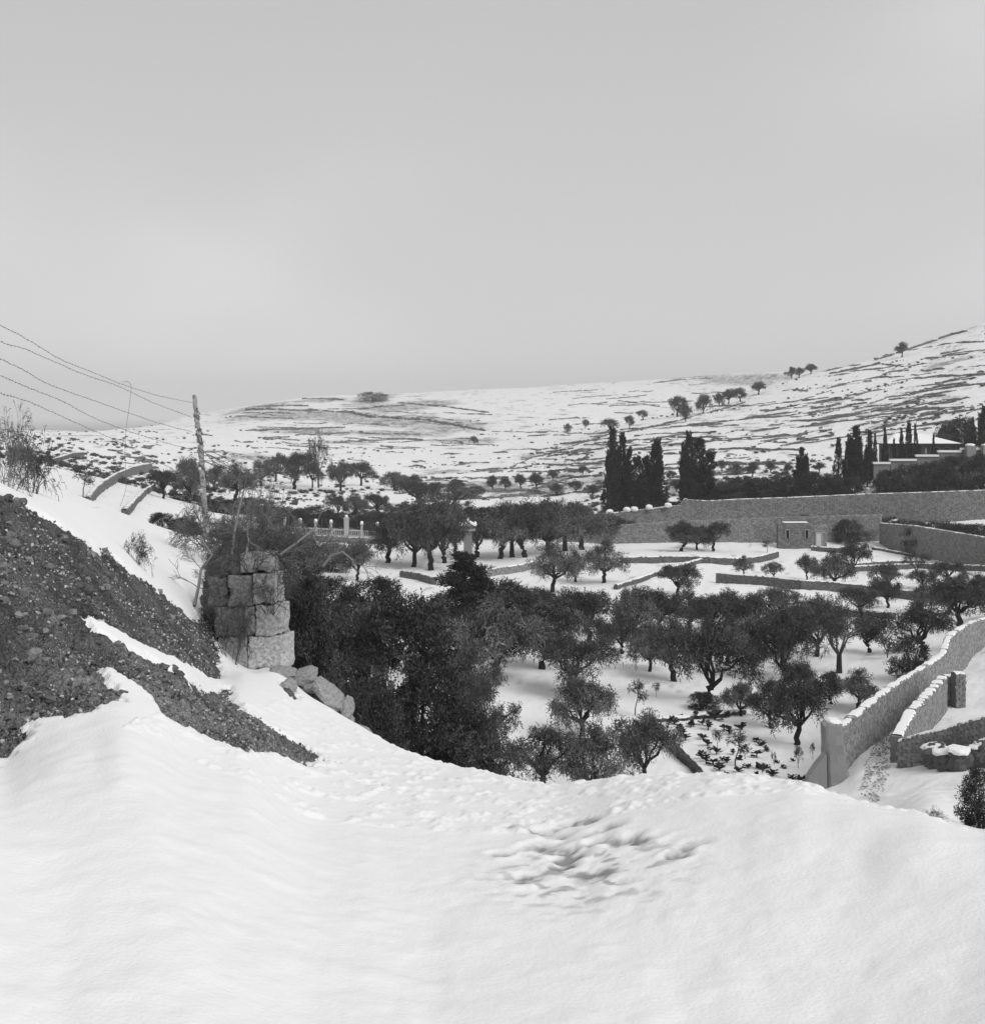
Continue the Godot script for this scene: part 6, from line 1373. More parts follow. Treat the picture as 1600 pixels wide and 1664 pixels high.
		[[Vector2(16.19, -404.62), Vector2(18.93, -405.53), Vector2(21.84, -409.2), Vector2(24.16, -402.34)], 1.59, "the slope between the two hills"],
		[[Vector2(28.25, -460.63), Vector2(30.74, -450.87), Vector2(33.14, -441.81), Vector2(35.04, -428.08)], 1.14, "the slope between the two hills"],
		[[Vector2(5.32, -517.93), Vector2(8.91, -509.82), Vector2(12.8, -518.51), Vector2(16.67, -522.62)], 1.37, "the slope between the two hills"],
		[[Vector2(26.41, -577.12), Vector2(30.82, -573.88), Vector2(34.43, -558.56), Vector2(36.99, -531.53)], 1.57, "the slope between the two hills"],
		[[Vector2(-1.01, -464.8), Vector2(1.24, -459.59), Vector2(3.5, -461.67), Vector2(5.74, -461.15)], 1.65, "the slope between the two hills"],
		[[Vector2(-24.22, -618.21), Vector2(-21.67, -621.7), Vector2(-18.86, -617.51), Vector2(-16.17, -616.82)], 1.22, "the distant left hill"],
		[[Vector2(25.89, -363.52), Vector2(26.98, -363.11), Vector2(27.32, -353.02), Vector2(28.66, -356.22)], 1.31, "the slope between the two hills"],
		[[Vector2(8.25, -368.47), Vector2(11.57, -373.07), Vector2(14.59, -368.47), Vector2(17.76, -368.47)], 1.03, "the slope between the two hills"],
		[[Vector2(-37.59, -511.54), Vector2(-34.99, -516.18), Vector2(-32.89, -529.74), Vector2(-29.53, -523.8)], 1.44, "the slope between the two hills"],
		[[Vector2(8.4, -359.45), Vector2(9.47, -359.04), Vector2(10.64, -362.3), Vector2(11.88, -367.23)], 1.34, "the slope between the two hills"],
		[[Vector2(24.77, -603.06), Vector2(27.68, -594.96), Vector2(30.85, -593.62), Vector2(33.47, -583.01)], 0.96, "the slope between the two hills"],
		[[Vector2(18.09, -639.47), Vector2(23.47, -628.75), Vector2(29.48, -635.88), Vector2(34.05, -614.73)], 1.57, "the slope between the two hills"],
		[[Vector2(34, -549.2), Vector2(36.86, -538.16), Vector2(39.67, -528.54), Vector2(42.28, -517.93)], 1.13, "the slope between the two hills"],
		[[Vector2(24.94, -484.6), Vector2(28.5, -477.55), Vector2(31.31, -461.15), Vector2(34.51, -453.41)], 0.96, "the slope between the two hills"],
		[[Vector2(31.18, -527.95), Vector2(33.4, -511.54), Vector2(36.23, -506.38), Vector2(38.73, -497.89)], 1.25, "the slope between the two hills"],
		[[Vector2(-10.62, -366.4), Vector2(-9.16, -359.85), Vector2(-7.96, -363.11), Vector2(-6.78, -368.47)], 1.24, "the slope between the two hills"],
		[[Vector2(-18.26, -536.35), Vector2(-15.99, -538.16), Vector2(-13.74, -541.21), Vector2(-11.66, -553.55)], 1.08, "the slope between the two hills"],
		[[Vector2(36.01, -570.65), Vector2(40.57, -561.72), Vector2(43.33, -532.73), Vector2(46.8, -517.34)], 0.96, "the slope between the two hills"],
		[[Vector2(-27.72, -349.46), Vector2(-25.29, -351.04), Vector2(-23.48, -362.7), Vector2(-21, -365.58)], 0.96, "the slope between the two hills"],
		[[Vector2(-19.57, -384.17), Vector2(-16.51, -393.37), Vector2(-13.06, -396.04), Vector2(-9.72, -405.07)], 1.07, "the slope between the two hills"],
		[[Vector2(-20.04, -428.08), Vector2(-16.57, -437.35), Vector2(-12.8, -442.31), Vector2(-8.74, -437.35)], 1.18, "the slope between the two hills"],
		[[Vector2(21.63, -612.66), Vector2(27.53, -609.21), Vector2(33.1, -601.03), Vector2(38.05, -585.64)], 1.6, "the slope between the two hills"],
		[[Vector2(-1.41, -379.01), Vector2(0.46, -386.34), Vector2(2.39, -390.72), Vector2(4.31, -390.72)], 1.34, "the slope between the two hills"],
		[[Vector2(-34.16, -432.93), Vector2(-31.29, -432.45), Vector2(-28.84, -438.34), Vector2(-26.35, -444.81)], 1.11, "the slope between the two hills"],
		[[Vector2(17.25, -512.7), Vector2(22.04, -512.7), Vector2(26.83, -512.7), Vector2(30.88, -500.7)], 1.29, "the slope between the two hills"],
		[[Vector2(3.79, -636.6), Vector2(11.08, -641.64), Vector2(18.34, -641.64), Vector2(25.31, -634.45)], 0.87, "the slope between the two hills"],
		[[Vector2(-24.94, -388.09), Vector2(-23.6, -393.37), Vector2(-22.25, -399.18), Vector2(-20.68, -401.89)], 0.93, "the slope between the two hills"],
		[[Vector2(24.41, -414.78), Vector2(25.47, -412.45), Vector2(26.64, -411.98), Vector2(27.77, -411.05)], 1.18, "the slope between the two hills"],
		[[Vector2(-24.59, -425.19), Vector2(-20.72, -436.36), Vector2(-16.86, -453.93), Vector2(-12.17, -454.44)], 1.63, "the slope between the two hills"],
		[[Vector2(-8.89, -501.83), Vector2(-3.79, -500.14), Vector2(1.3, -504.67), Vector2(6.51, -511.54)], 1.04, "the slope between the two hills"],
		[[Vector2(-12.82, -487.89), Vector2(-7.29, -491.75), Vector2(-1.67, -493.97), Vector2(4.05, -502.97)], 1.27, "the slope between the two hills"],
		[[Vector2(25.89, -355.02), Vector2(27.46, -353.42), Vector2(28.59, -346.71), Vector2(30.1, -345.15)], 1.2, "the slope between the two hills"],
		[[Vector2(0.48, -628.04), Vector2(2.83, -625.22), Vector2(5.2, -628.04), Vector2(7.52, -624.51)], 1.58, "the slope between the two hills"],
		[[Vector2(-161.81, -669.73), Vector2(-161.26, -681.15), Vector2(-156.54, -675.03), Vector2(-151.37, -666.71)], 1.26, "the distant left hill"],
		[[Vector2(-133.3, -428.56), Vector2(-132.41, -430.99), Vector2(-130.32, -429.53), Vector2(-131.61, -439.32)], 1.24, "the distant left hill"],
		[[Vector2(-119.59, -511.54), Vector2(-118.99, -515.6), Vector2(-117.58, -516.18), Vector2(-116.16, -516.76)], 1.01, "the distant left hill"],
		[[Vector2(-153.97, -523.8), Vector2(-152.47, -523.8), Vector2(-153.71, -533.33), Vector2(-153.74, -538.77)], 1.29, "the distant left hill"],
		[[Vector2(-116.34, -367.64), Vector2(-117.24, -375.18), Vector2(-118, -382.44), Vector2(-118.34, -388.53)], 0.95, "the slope between the two hills"],
		[[Vector2(-144.93, -513.28), Vector2(-142.9, -514.43), Vector2(-144.89, -530.33), Vector2(-142.95, -532.13)], 1.16, "the distant left hill"],
		[[Vector2(-95.61, -311.15), Vector2(-96.36, -316.81), Vector2(-93.66, -311.15), Vector2(-95.55, -320.76)], 0.83, "the slope between the two hills"],
		[[Vector2(-142.15, -480.25), Vector2(-139.6, -480.25), Vector2(-139.38, -488.44), Vector2(-142.29, -508.09)], 1.04, "the distant left hill"],
		[[Vector2(-119.03, -396.94), Vector2(-119.69, -405.53), Vector2(-118.44, -407.82), Vector2(-117.97, -412.91)], 1.37, "the slope between the two hills"],
		[[Vector2(-113.7, -396.94), Vector2(-110.51, -392.93), Vector2(-112.97, -409.2), Vector2(-109.35, -403.71)], 1.24, "the slope between the two hills"],
		[[Vector2(-99.34, -349.85), Vector2(-99.21, -355.02), Vector2(-99.95, -363.52), Vector2(-100.44, -371.39)], 1.13, "the slope between the two hills"],
		[[Vector2(-116.53, -404.16), Vector2(-117.24, -411.05), Vector2(-117.67, -417.12), Vector2(-115.98, -415.71)], 1.44, "the slope between the two hills"],
		[[Vector2(-140.65, -495.65), Vector2(-138.9, -493.97), Vector2(-138.72, -497.89), Vector2(-140.57, -509.24)], 1.5, "the distant left hill"],
		[[Vector2(-108.79, -359.04), Vector2(-107.67, -362.3), Vector2(-105.44, -361.89), Vector2(-107.97, -378.15)], 0.82, "the slope between the two hills"],
		[[Vector2(134.82, -1124.9), Vector2(151.41, -1129.98), Vector2(170.05, -1147.96), Vector2(185.86, -1145.38)], 1.42, "the slope between the two hills"],
		[[Vector2(103.97, -1131.26), Vector2(118.29, -1150.55), Vector2(132.91, -1168.86), Vector2(148.29, -1190.13)], 1.15, "the slope between the two hills"],
		[[Vector2(100.33, -1070.46), Vector2(113.17, -1083.82), Vector2(125.88, -1093.64), Vector2(138.2, -1098.58)], 1.68, "the slope between the two hills"],
		[[Vector2(91.42, -1081.38), Vector2(106.31, -1088.72), Vector2(123.04, -1111.04), Vector2(140.89, -1137.65)], 0.93, "the slope between the two hills"],
		[[Vector2(112.34, -651.85), Vector2(116.24, -626.63), Vector2(120.33, -605.79), Vector2(123.75, -584.33)], 1.27, "the slope between the two hills"],
		[[Vector2(134.1, -1215.9), Vector2(143.81, -1228.3), Vector2(151.3, -1221.39), Vector2(161.4, -1235.24)], 0.88, "the slope between the two hills"],
		[[Vector2(97.73, -1024.42), Vector2(105.95, -1024.42), Vector2(113.67, -1019.81), Vector2(122.69, -1026.73)], 1.4, "the slope between the two hills"],
		[[Vector2(65.06, -1063.25), Vector2(77.42, -1080.16), Vector2(89.15, -1085.04), Vector2(102.35, -1104.79)], 1.19, "the slope between the two hills"],
		[[Vector2(58.38, -1186.11), Vector2(74.42, -1204.98), Vector2(90.44, -1217.27), Vector2(106.9, -1231.07)], 1.35, "the slope between the two hills"],
		[[Vector2(210.23, -1327.66), Vector2(214.57, -1312.77), Vector2(222.77, -1321.68), Vector2(230.03, -1324.67)], 1.06, "the slope between the two hills"],
		[[Vector2(40.58, -887.76), Vector2(51.52, -912.11), Vector2(64.03, -952.04), Vector2(75.04, -961.74)], 1.33, "the slope between the two hills"],
		[[Vector2(193.89, -1213.16), Vector2(204.89, -1199.56), Vector2(219.04, -1204.98), Vector2(229.92, -1192.82)], 1.44, "the slope between the two hills"],
		[[Vector2(73.43, -1127.44), Vector2(90.79, -1151.85), Vector2(107.89, -1166.22), Vector2(125.12, -1178.12)], 1, "the slope between the two hills"]
	]:
		hill_wall(w[0], w[1], w[2])
	# loose rocks and scrub on the slopes
	var rock_at: Array[Transform3D] = []
	var rock_tint := PackedColorArray()
	var scrub_at: Array[Transform3D] = []
	var scrub_tint := PackedColorArray()
	while rock_at.size() < 4200:
		var r := 250.0 * pow(4.4, pow(rng.randf(), 2.0))
		var a := rng.randf_range(-0.42, 0.42)
		var x := r * sin(a)
		var z := -r * cos(a)
		var y := ground(x, z)
		if streak.get_noise_2d(x * 0.03, y * 0.5) + 0.5 * mottle.get_noise_2d(x * 0.5, z * 0.25) < 0.04 + 0.35 * smoothstep(500.0, 1000.0, r):
			continue
		for n in rng.randi_range(1, 4):
			var s := rng.randf_range(0.35, 1.1)
			var xx := x + rng.randf_range(-4.0, 4.0)
			var zz := z + rng.randf_range(-0.8, 0.8)
			rock_at.append(Transform3D(Basis.from_euler(Vector3(0, rng.randf() * 6.0, 0)).scaled_local(Vector3(s * 1.5, s * 0.55, s)), Vector3(xx, ground(xx, zz) + 0.05 * s, zz)))
			rock_tint.append(grey(rng.randf_range(0.08, 0.26)))
			if rng.randf() < 0.7:
				xx += rng.randf_range(-5.0, 5.0)
				var q := rng.randf_range(0.3, 0.8)
				scrub_at.append(Transform3D(Basis.from_euler(Vector3(0, rng.randf() * 6.0, 0)).scaled_local(Vector3(q * 1.5, q, q * 1.5)), Vector3(xx, ground(xx, zz), zz)))
				scrub_tint.append(grey(rng.randf_range(0.7, 1.8)))
	scatter("hillside_rocks", pebble_meshes[0], tint_mat, rock_at, rock_tint, self)
	tag(get_node("hillside_rocks"), "dark loose rocks showing through the snow all over the hillsides", "rocks")
	rng.seed = 43
	var tuft := Geo.new()
	for i in 26:
		clump(tuft, Vector3(rng.randf_range(-0.5, 0.5), rng.randf_range(0.2, 0.8), rng.randf_range(-0.5, 0.5)), Vector3(0.35, 0.25, 0.35), 3, 0.3, 0.14, 0.07, 0.2)
	scatter("hillside_scrub", tuft.mesh(), leaf_mat, scrub_at, scrub_tint, self)
	tag(get_node("hillside_scrub"), "low dark scrub scattered between the terraces of the hillsides", "scrub")

	# ---------------- trees
	var olives := [make_olive(1, 1.25, 0.08, 1.0, 1.2), make_olive(2, 1.1, 0.062, 1.1, 1.4), make_olive(3, 1.35, 0.1, 0.95, 1.0), make_olive(14, 1.0, 0.07, 1.05, 1.1), make_olive(5, 1.3, 0.12, 0.85, 1.4), make_olive(6, 1.15, 0.058, 1.1, 0.9)]
	var bushes := [make_bush(21, 0.036, 130), make_bush(22, 0.05, 120), make_bush(23, 0.042, 130)]
	var tall_bushes := [make_bush(24, 0.044, 250, 9.5, 2.6), make_bush(25, 0.055, 240, 8.5, 2.4)]
	var tall_olives := [make_olive(7, 1.15, 0.075, 1.0, 3.3), make_olive(8, 1.25, 0.08, 0.95, 3.0)]
	var pines := [make_pine(31, 0.032)]
	var cypresses := [make_cypress(41, 5, 0.034), make_cypress(42, 6, 0.03), make_cypress(43, 4, 0.036)]
	var slim := [make_cypress(44, 1, 0.03), make_cypress(45, 0, 0.028)]
	var bares := [make_bare(51, 0.06, 0.0), make_bare(52, 0.07, 1.2)]
	var saplings := [make_sapling(61), make_sapling(62)]
	var far_trees := [make_olive(71, 0.9, 0.06, 0.9, 0.9), make_olive(72, 1.05, 0.06, 0.9, 1.0), make_olive(73, 0.8, 0.07, 0.9, 0.8)]
	var thickets := [make_bush(74, 0.17, 110)]
	rng.seed = 1001
	for r in [
		[-59.17, -222.62, 5.09, 5.1, "small olive with forked trunk at the end of the low slope wall"],
		[-57.74, -235.79, 8.2, 7.51, "broad dark olive immediately left of the wire-wrapped fence post"],
		[-55.72, -267.82, 8.12, 9.33, "olive with split trunk right of the fence post, before the open snow slope"],
		[-64.55, -288.19, 5.73, 6.31, "grey olive half hidden behind the fence post"],
		[-64.57, -345.93, 6.86, 9.3, "low spreading olive between the split-trunk olive and the round olive"],
		[-55.82, -348.28, 10.03, 10.75, "round-topped olive on one dark trunk, left of the tall bare tree"],
		[-65.51, -373.91, 8.19, 7.07, "ragged olive touching the left side of the round-topped olive"],
		[-52.19, -359.04, 6.78, 5.36, "small olive at the foot of the tall leafless tree"],
		[-42.82, -348.28, 8.15, 7.97, "umbrella-shaped olive with short dark trunk right of the leafless tree"],
		[-39.91, -376.45, 6.93, 7.12, "loose olive reaching right beside the umbrella-shaped olive"],
		[-28.98, -363.93, 5.24, 8.7, "dark clump of olive at the lower edge of the far left snow slope"],
		[-34.4, -274.24, 4.63, 5.19, "left one of three small olives in a row behind the white balustrade"],
		[-30.2, -272.09, 4.59, 5.42, "middle one of three small olives in a row behind the white balustrade"],
		[-25.82, -278.92, 4.42, 5.55, "right one of three small olives in a row behind the white balustrade"],
		[-17.79, -302.84, 5.88, 10.85, "wide pale-grey olive on thin trunks, left of its twin at the slope's foot"],
		[-9.42, -305.24, 5.77, 10.94, "wide grey olive with thin trunks at the foot of the rocky slope"],
		[-11.74, -184.21, 8.97, 7.7, "old olive with drooping crown at the right end of the balustrade"],
		[-9.03, -181.32, 10.19, 10.11, "large old olive with curved leaning trunk left of the gate pier"],
		[-5.93, -198.43, 8.88, 7.9, "old olive crown under and left of the snow-capped gate pier"],
		[1.29, -199.11, 8.7, 9.71, "old olive on two leaning trunks right of the gate pier"],
		[5.28, -200.01, 8.76, 9.16, "old olive with vertical trunk in the middle of the row before the compound wall"],
		[9.45, -204.11, 8.63, 10.36, "old olive with slanting thin trunk left of the compound wall end"],
		[15.57, -215.7, 7.82, 11.6, "wide old olive in front of the left end of the compound wall"],
		[23.2, -231.84, 4.96, 8.54, "sparse olive against the foot of the compound wall, left of the twin olives"],
		[-24.71, -252, 2.79, 7.53, "olive behind the balustrade's right posts"],
		[-18.14, -165.68, 5.26, 5.28, "dark olive standing alone on snow below the balustrade"],
		[7.54, -156.07, 6.05, 6.53, "leaning dark olive on the snow terrace right of the pale low wall"],
		[14.88, -166.06, 5.62, 6.12, "dense dark olive right of the leaning olive on the upper terrace"],
		[11.3, -168.13, 4.17, 3.68, "smaller olive squeezed between the leaning and the dense olive"],
		[-4.55, -107.47, 5.72, 6.42, "dark olive at the left foot of the cone-shaped evergreen"],
		[0.28, -94.72, 6.45, 7.07, "large dark olive with twin trunk beside the open snow clearing"],
		[3.29, -113.83, 4.98, 5.55, "dark olive behind the large twin-trunk olive, right side"],
		[5.69, -91.47, 3.91, 5.55, "wide pale-grey olive at the upper edge of the snow clearing"],
		[5.62, -77.85, 3.47, 4.03, "dark olive with two thin stems right of the snow clearing"],
		[9.13, -116.03, 4.89, 5.31, "dark olive below the diagonal terrace wall"],
		[9.61, -108.44, 3.39, 3.13, "small dark olive above the pale-grey olive's right edge"],
		[13.68, -119.48, 4.68, 5.23, "olive with pale straight trunk left of the rubble heap"],
		[19.95, -125.27, 3.92, 5.74, "dark olive directly below the rubble heap"],
		[24.05, -123.87, 4, 6.17, "wide dark olive under the left end of the long terrace wall"],
		[29.83, -129.73, 3.67, 4.91, "olive growing up against the long terrace wall"],
		[14.23, -97.21, 4.78, 4.65, "olive with curved black trunk left of the great forked olive"],
		[15.32, -88.42, 5.62, 5.63, "great olive with black forked trunk in the middle of the orchard"],
		[12.86, -101.35, 4.02, 3.33, "olive on two thin stems left of the curved-trunk olive"],
		[21.08, -99.65, 4.46, 5.16, "soft grey olive right of the great forked olive"],
		[22.89, -96.23, 5.27, 4.69, "grey olive with straight trunk left of the great bare tree"],
		[28.05, -107.35, 5.22, 4.49, "dark olive behind the left half of the great half-bare tree"],
		[33.45, -109.79, 3.28, 3.06, "olive crown touching the right side of the great half-bare tree"],
		[37.11, -106.5, 4.02, 5.2, "dark olive behind the round black bush"],
		[44.39, -117.34, 4.19, 6.07, "dark olive crown above the lane wall's bend"],
		[48.36, -120.83, 3.48, 4.21, "dark olive cut by the right edge above the lane"],
		[24.96, -84.72, 2.68, 3.2, "round dark olive close to the lane wall"],
		[23.88, -87.24, 2.3, 2.34, "olive touching the left side of the round one near the lane wall"],
		[18.24, -74.33, 3.95, 3.63, "tall dark olive above the vegetable garden's right end"],
		[17.95, -79.8, 2.97, 2.86, "dark olive left of the tall one above the garden"],
		[16.79, -83.48, 2.16, 2.24, "small olive at the upper right corner of the garden wall"],
		[21.14, -84.62, 3.36, 2.78, "loose olive behind the tall dark one above the garden"],
		[-0.16, -64, 5.9, 2.68, "olive at the left edge of the snow clearing"],
		[-1.32, -76, 6.09, 3.63, "grey olive above the pale leafless tree in the hollow"],
		[-1.87, -50, 6.72, 3.24, "dark olive crown just above the snow edge, left of the clearing"],
		[-0.27, -54, 5.42, 3.17, "olive crown touching the snow edge below the clearing"],
		[2.31, -58, 4.34, 3.23, "olive with arched dark stems at the lowest point of the snow edge"],
		[5.02, -60, 3.91, 3.52, "olive with bushy trailing crown right of the arched one"],
		[7.74, -64, 3.68, 3.12, "olive beside the dark garden wall's left side"],
		[-1.84, -97.54, 4.85, 6.21, "dark olive between the cone-shaped evergreen and the twin-trunk olive"],
		[4.05, -101.69, 5.21, 5.67, "dark olive above the wide pale-grey olive"],
		[1.26, -115.51, 5.57, 6.44, "dark olive right of the cone-shaped evergreen's foot"],
		[6.17, -114.86, 4.33, 5.26, "dark olive in the thick of the orchard above the pale-grey olive"],
		[16.71, -122.07, 4.25, 5.1, "dark olive between the pale-trunked one and the rubble heap"],
		[21.53, -121.52, 3.86, 5.08, "olive in the dark band right under the rubble heap, second tree"],
		[25.65, -120.97, 3.73, 5.06, "olive in the dark band below the long terrace wall's left end"],
		[28.91, -116.16, 3.4, 4.86, "olive at the right end of the dark band, left of the half-bare tree"],
		[11.53, -110.29, 3.39, 3.29, "small olive left of the two-stemmed olive in the dark band"],
		[19.9, -105.19, 3.91, 4.19, "olive crown filling the gap right behind the great forked olive"],
		[-16, -189.04, 6.86, 7.53, "drooping olive behind the first old olives right of the balustrade"],
		[-7.43, -191.4, 8.28, 8, "olive filling the gap left of the gate pier"],
		[-2.51, -202.05, 7.93, 8.05, "olive just right of the gate pier"],
		[3.21, -201.59, 7.91, 7.63, "olive between the two-trunk and vertical-trunk old olives"],
		[12.33, -209.94, 7.51, 8.36, "olive between the slanting one and the wide one before the compound wall"],
		[43.79, -172.16, 3.41, 3.24, "small olive below the diagonal path's left end on the upper terrace"],
		[45.65, -164.94, 4.01, 5.23, "dark forked olive in the middle of the upper right terrace"],
		[53.82, -184.21, 4.75, 5.63, "olive with curved black trunk in front of the upper terrace step"],
		[51.66, -162.17, 3.69, 4, "round little olive right of the forked olive on the upper terrace"],
		[57.86, -166.06, 2.56, 3.9, "little olive below the sparse tree at the right of the upper terrace"],
		[62.82, -171, 2.98, 3.82, "little round olive near the right edge under the compound wall"],
		[57.58, -151.22, 3.16, 3.73, "little olive near the right edge beside a snow heap"],
		[45.59, -142.45, 3.19, 3.35, "young olive standing before the long terrace wall, left of a similar one"],
		[47.56, -137.87, 2.94, 3.24, "young olive standing before the long terrace wall's right part"],
		[47.89, -130.02, 2.97, 4.43, "dark olive at the right end of the long terrace wall"],
		[39.9, -133.59, 3.12, 4.24, "dark olive hanging over the middle of the long terrace wall"],
		[57.05, -143.26, 2.85, 3.7, "olive cut by the right edge of the upper terrace"],
		[22.84, -152.94, 3.65, 4.85, "umbrella olive left of the rubble heap"],
		[35.92, -176.88, 2.81, 2.91, "small round dark olive on the terrace right of the rubble heap"],
		[39.3, -173.13, 2.32, 2.64, "tiny olive sapling left of the snow mound on the upper terrace"],
		[32.71, -214.73, 5.02, 6.05, "left one of the twin olives before the compound wall"],
		[38.92, -218.39, 4.88, 6.16, "right one of the twin olives before the compound wall"],
		[36.66, -221.86, 3.85, 4.69, "low crown joining the twin olives before the compound wall"]
	]:
		plant(tall_olives if r[2] > r[3] * 1.3 else olives, "olive_tree", r[0], r[1], r[2], r[3], r[4], "olive tree", "olive trees of the valley")
	for r in [
		[-59.23, -238, 1.28, 6.4, "leftmost dark shrub behind the balustrade, by the snow bank"],
		[-53.9, -238, 1.51, 7.34, "dark shrub behind the balustrade just right of the fence post"],
		[-47.15, -238, 3.15, 9, "tallest dark shrub of the hedge behind the balustrade"],
		[-40.52, -238, 3.25, 7.58, "dark shrub in the hedge behind the balustrade under the bare twigs"],
		[-34.12, -238, 4.77, 7.82, "dark shrub at the right end of the hedge behind the balustrade"],
		[-17.18, -238, 4.75, 8.29, "dark bushy tree crown right of the balustrade end"],
		[-32.14, -120, 2.09, 2.99, "low dark scrub just behind the near snow bank, left of the post"],
		[-31.86, -128, 2.6, 3.57, "dark scrub behind the near snow bank at the fence post's foot"],
		[-33.97, -150, 0.74, 5.53, "dark thicket behind the bare bushes, right of the fence post"],
		[-33.26, -165, -0.26, 6.9, "dark thicket behind the masonry bushes, left part"],
		[-30.04, -170, 3.22, 7.11, "dark thicket behind the masonry bushes, middle part"],
		[-23, -150, 5.87, 5.97, "dark thicket behind the masonry bushes, right part"],
		[-20.81, -110, 5.09, 4.93, "dark thicket low behind the masonry top"],
		[-23.08, -175, 3.69, 5.23, "dark thicket left of the lone olive below the balustrade"],
		[-18.7, -116.68, 4.87, 5.34, "black evergreen bush right behind the masonry corner"],
		[-15.46, -114.21, 5.73, 6.71, "broad black evergreen bush right of the masonry corner"],
		[-11.38, -121.65, 5.19, 7.75, "wide dark evergreen bush with snow patch at its right"],
		[-11.93, -104.24, 4.92, 7.78, "dark evergreen thicket below the wide bush"],
		[31.93, -94.19, 3, 3.09, "round black bush left of the lane wall's corner"],
		[14.67, -86.16, 1.1, 2.14, "low sprawling shrub at the foot of the great forked olive"],
		[-3.74, -47, 11.03, 5.61, "biggest dark evergreen tree in the hollow right behind the snow edge"],
		[-6.33, -53, 9.97, 4.48, "dark evergreen tree right of the fallen stones"],
		[-2.46, -45, 8.66, 3.81, "dark evergreen tree in the hollow right of the biggest one"],
		[-9.56, -64, 9.82, 4.14, "dark evergreen tree half hidden by the masonry corner"],
		[-3.69, -38, 7.67, 2.65, "low dark evergreen in front of the biggest tree, by the fallen stones"],
		[-2.62, -17.2, 2.71, 0.79, "dark evergreen close beside the masonry's right edge"],
		[-2.58, -18.5, 3.14, 0.92, "lower dark evergreen behind the fallen stones' upper end"],
		[-52.31, -226, 0.25, 6.3, "dark crown in the bush band behind the balustrade and old olives, number one from left"],
		[-48.6, -226, 1.54, 6.75, "dark crown in the bush band behind the balustrade and old olives, number two from left"],
		[-41.62, -226, 3.25, 6.97, "dark crown in the bush band behind the balustrade and old olives, number three from left"],
		[-35.44, -226, 4.45, 6.3, "dark crown in the bush band behind the balustrade and old olives, number four from left"],
		[-28.69, -226, 3.61, 5.62, "dark crown in the bush band behind the balustrade and old olives, number five from left"],
		[-23.62, -226, 4.17, 6.3, "dark crown in the bush band behind the balustrade and old olives, number six from left"],
		[-19.35, -226, 4.87, 6.75, "dark crown in the bush band behind the balustrade and old olives, number seven from left"],
		[-11.75, -236, 5.44, 7.75, "dark crown in the bush band behind the balustrade and old olives, number eight from left"],
		[-6.46, -236, 5.35, 8.22, "dark crown in the bush band behind the balustrade and old olives, number nine from left"],
		[-1.17, -236, 5.67, 7.75, "dark crown in the bush band behind the balustrade and old olives, number ten from left"],
		[4.46, -236, 5.91, 7.52, "dark crown in the bush band behind the balustrade and old olives, number eleven from left"],
		[9.4, -236, 5.68, 7.52, "dark crown in the bush band behind the balustrade and old olives, number twelve from left"],
		[47.6, -262, 3.02, 7.82, "grey bush touching the right cypress pair's foot"],
		[58.69, -262, 2.57, 7.82, "bush above the compound wall between two others, left of the small cypress"],
		[52.82, -262, 4.07, 6, "bush standing higher behind the compound wall bushes"],
		[69.12, -262, 2.61, 7.82, "bush behind the round bush over the stone hut"],
		[66.1, -229.75, 4.07, 5.49, "round bush against the compound wall right of the stone hut"],
		[75.26, -216, 5.55, 6.02, "dark hedge bush behind the right wall, leftmost"],
		[78.49, -216, 5.44, 6.45, "dark hedge bush behind the right wall, second"],
		[81.93, -216, 4.81, 6.67, "dark hedge bush behind the right wall, third"],
		[85.48, -216, 4.11, 6.67, "dark hedge bush behind the right wall at the edge"],
		[49.06, -256, 3.85, 8.41, "grey bush on the wall right of the cypress pair"],
		[55.05, -256, 4.37, 7.14, "bush above the compound wall, first left of the round ones"],
		[60.91, -256, 4.23, 6.37, "bush above the wall before the small cypress"],
		[65.75, -256, 4.93, 8.16, "round bush above the wall over the stone hut"],
		[70.34, -256, 4.12, 6.88, "bush left of the pale path above the wall"],
		[74.54, -256, 3.42, 5.1, "low round bush beside the pale path above the wall"],
		[33.13, -256, 2.83, 7.65, "low dark bushes behind the wall, under the lone leaning-tipped cypress"],
		[28.03, -256, 2.44, 6.37, "low dark bushes behind the wall, at the foot of the left cypress cluster"],
		[81.81, -256, 4.83, 6.88, "bush under the stepped garden wall's first step"],
		[86.4, -256, 6.17, 7.9, "bush under the stepped garden wall's second step"],
		[91.11, -256, 6.83, 8.16, "dark tree under the stepped garden wall's third step"],
		[95.95, -256, 7.6, 8.16, "dark tree before the stepped garden wall near the right edge"],
		[101.43, -256, 7.51, 7.39, "dark tree at the right edge before the garden wall"],
		[110.75, -292, 8.03, 7.56, "tall dark broadleaf tree behind the garden building"],
		[106.82, -290, 7.88, 5.77, "dark tree beside the garden building's right corner"]
	]:
		plant(tall_bushes if r[2] > r[3] * 1.4 else bushes, "evergreen_bush", r[0], r[1], r[2], r[3], r[4], "evergreen", "dark evergreens and bushes")
	for r in [
		[-2.31, -107.83, 8.91, 6.23, "tall cone-shaped evergreen tree towering over the orchard's left part"]
	]:
		plant(pines, "pine_tree", r[0], r[1], r[2], r[3], r[4], "tree", "")
	for r in [
		[-51.15, -363.11, 15.16, 6.51, "tall leafless pale tree rising above the far left olives"],
		[28, -100.1, 5.86, 6.78, "great half-bare tree with thick forked trunk and fine grey twigs"],
		[-1.43, -60, 7.01, 2.99, "pale leafless tree with fanned twigs in the dark hollow"],
		[62.8, -183.38, 3.64, 4.56, "sparse half-bare tree with snow behind, upper right terrace"]
	]:
		plant(bares, "bare_tree", r[0], r[1], r[2], r[3], r[4], "bare tree", "leafless trees")
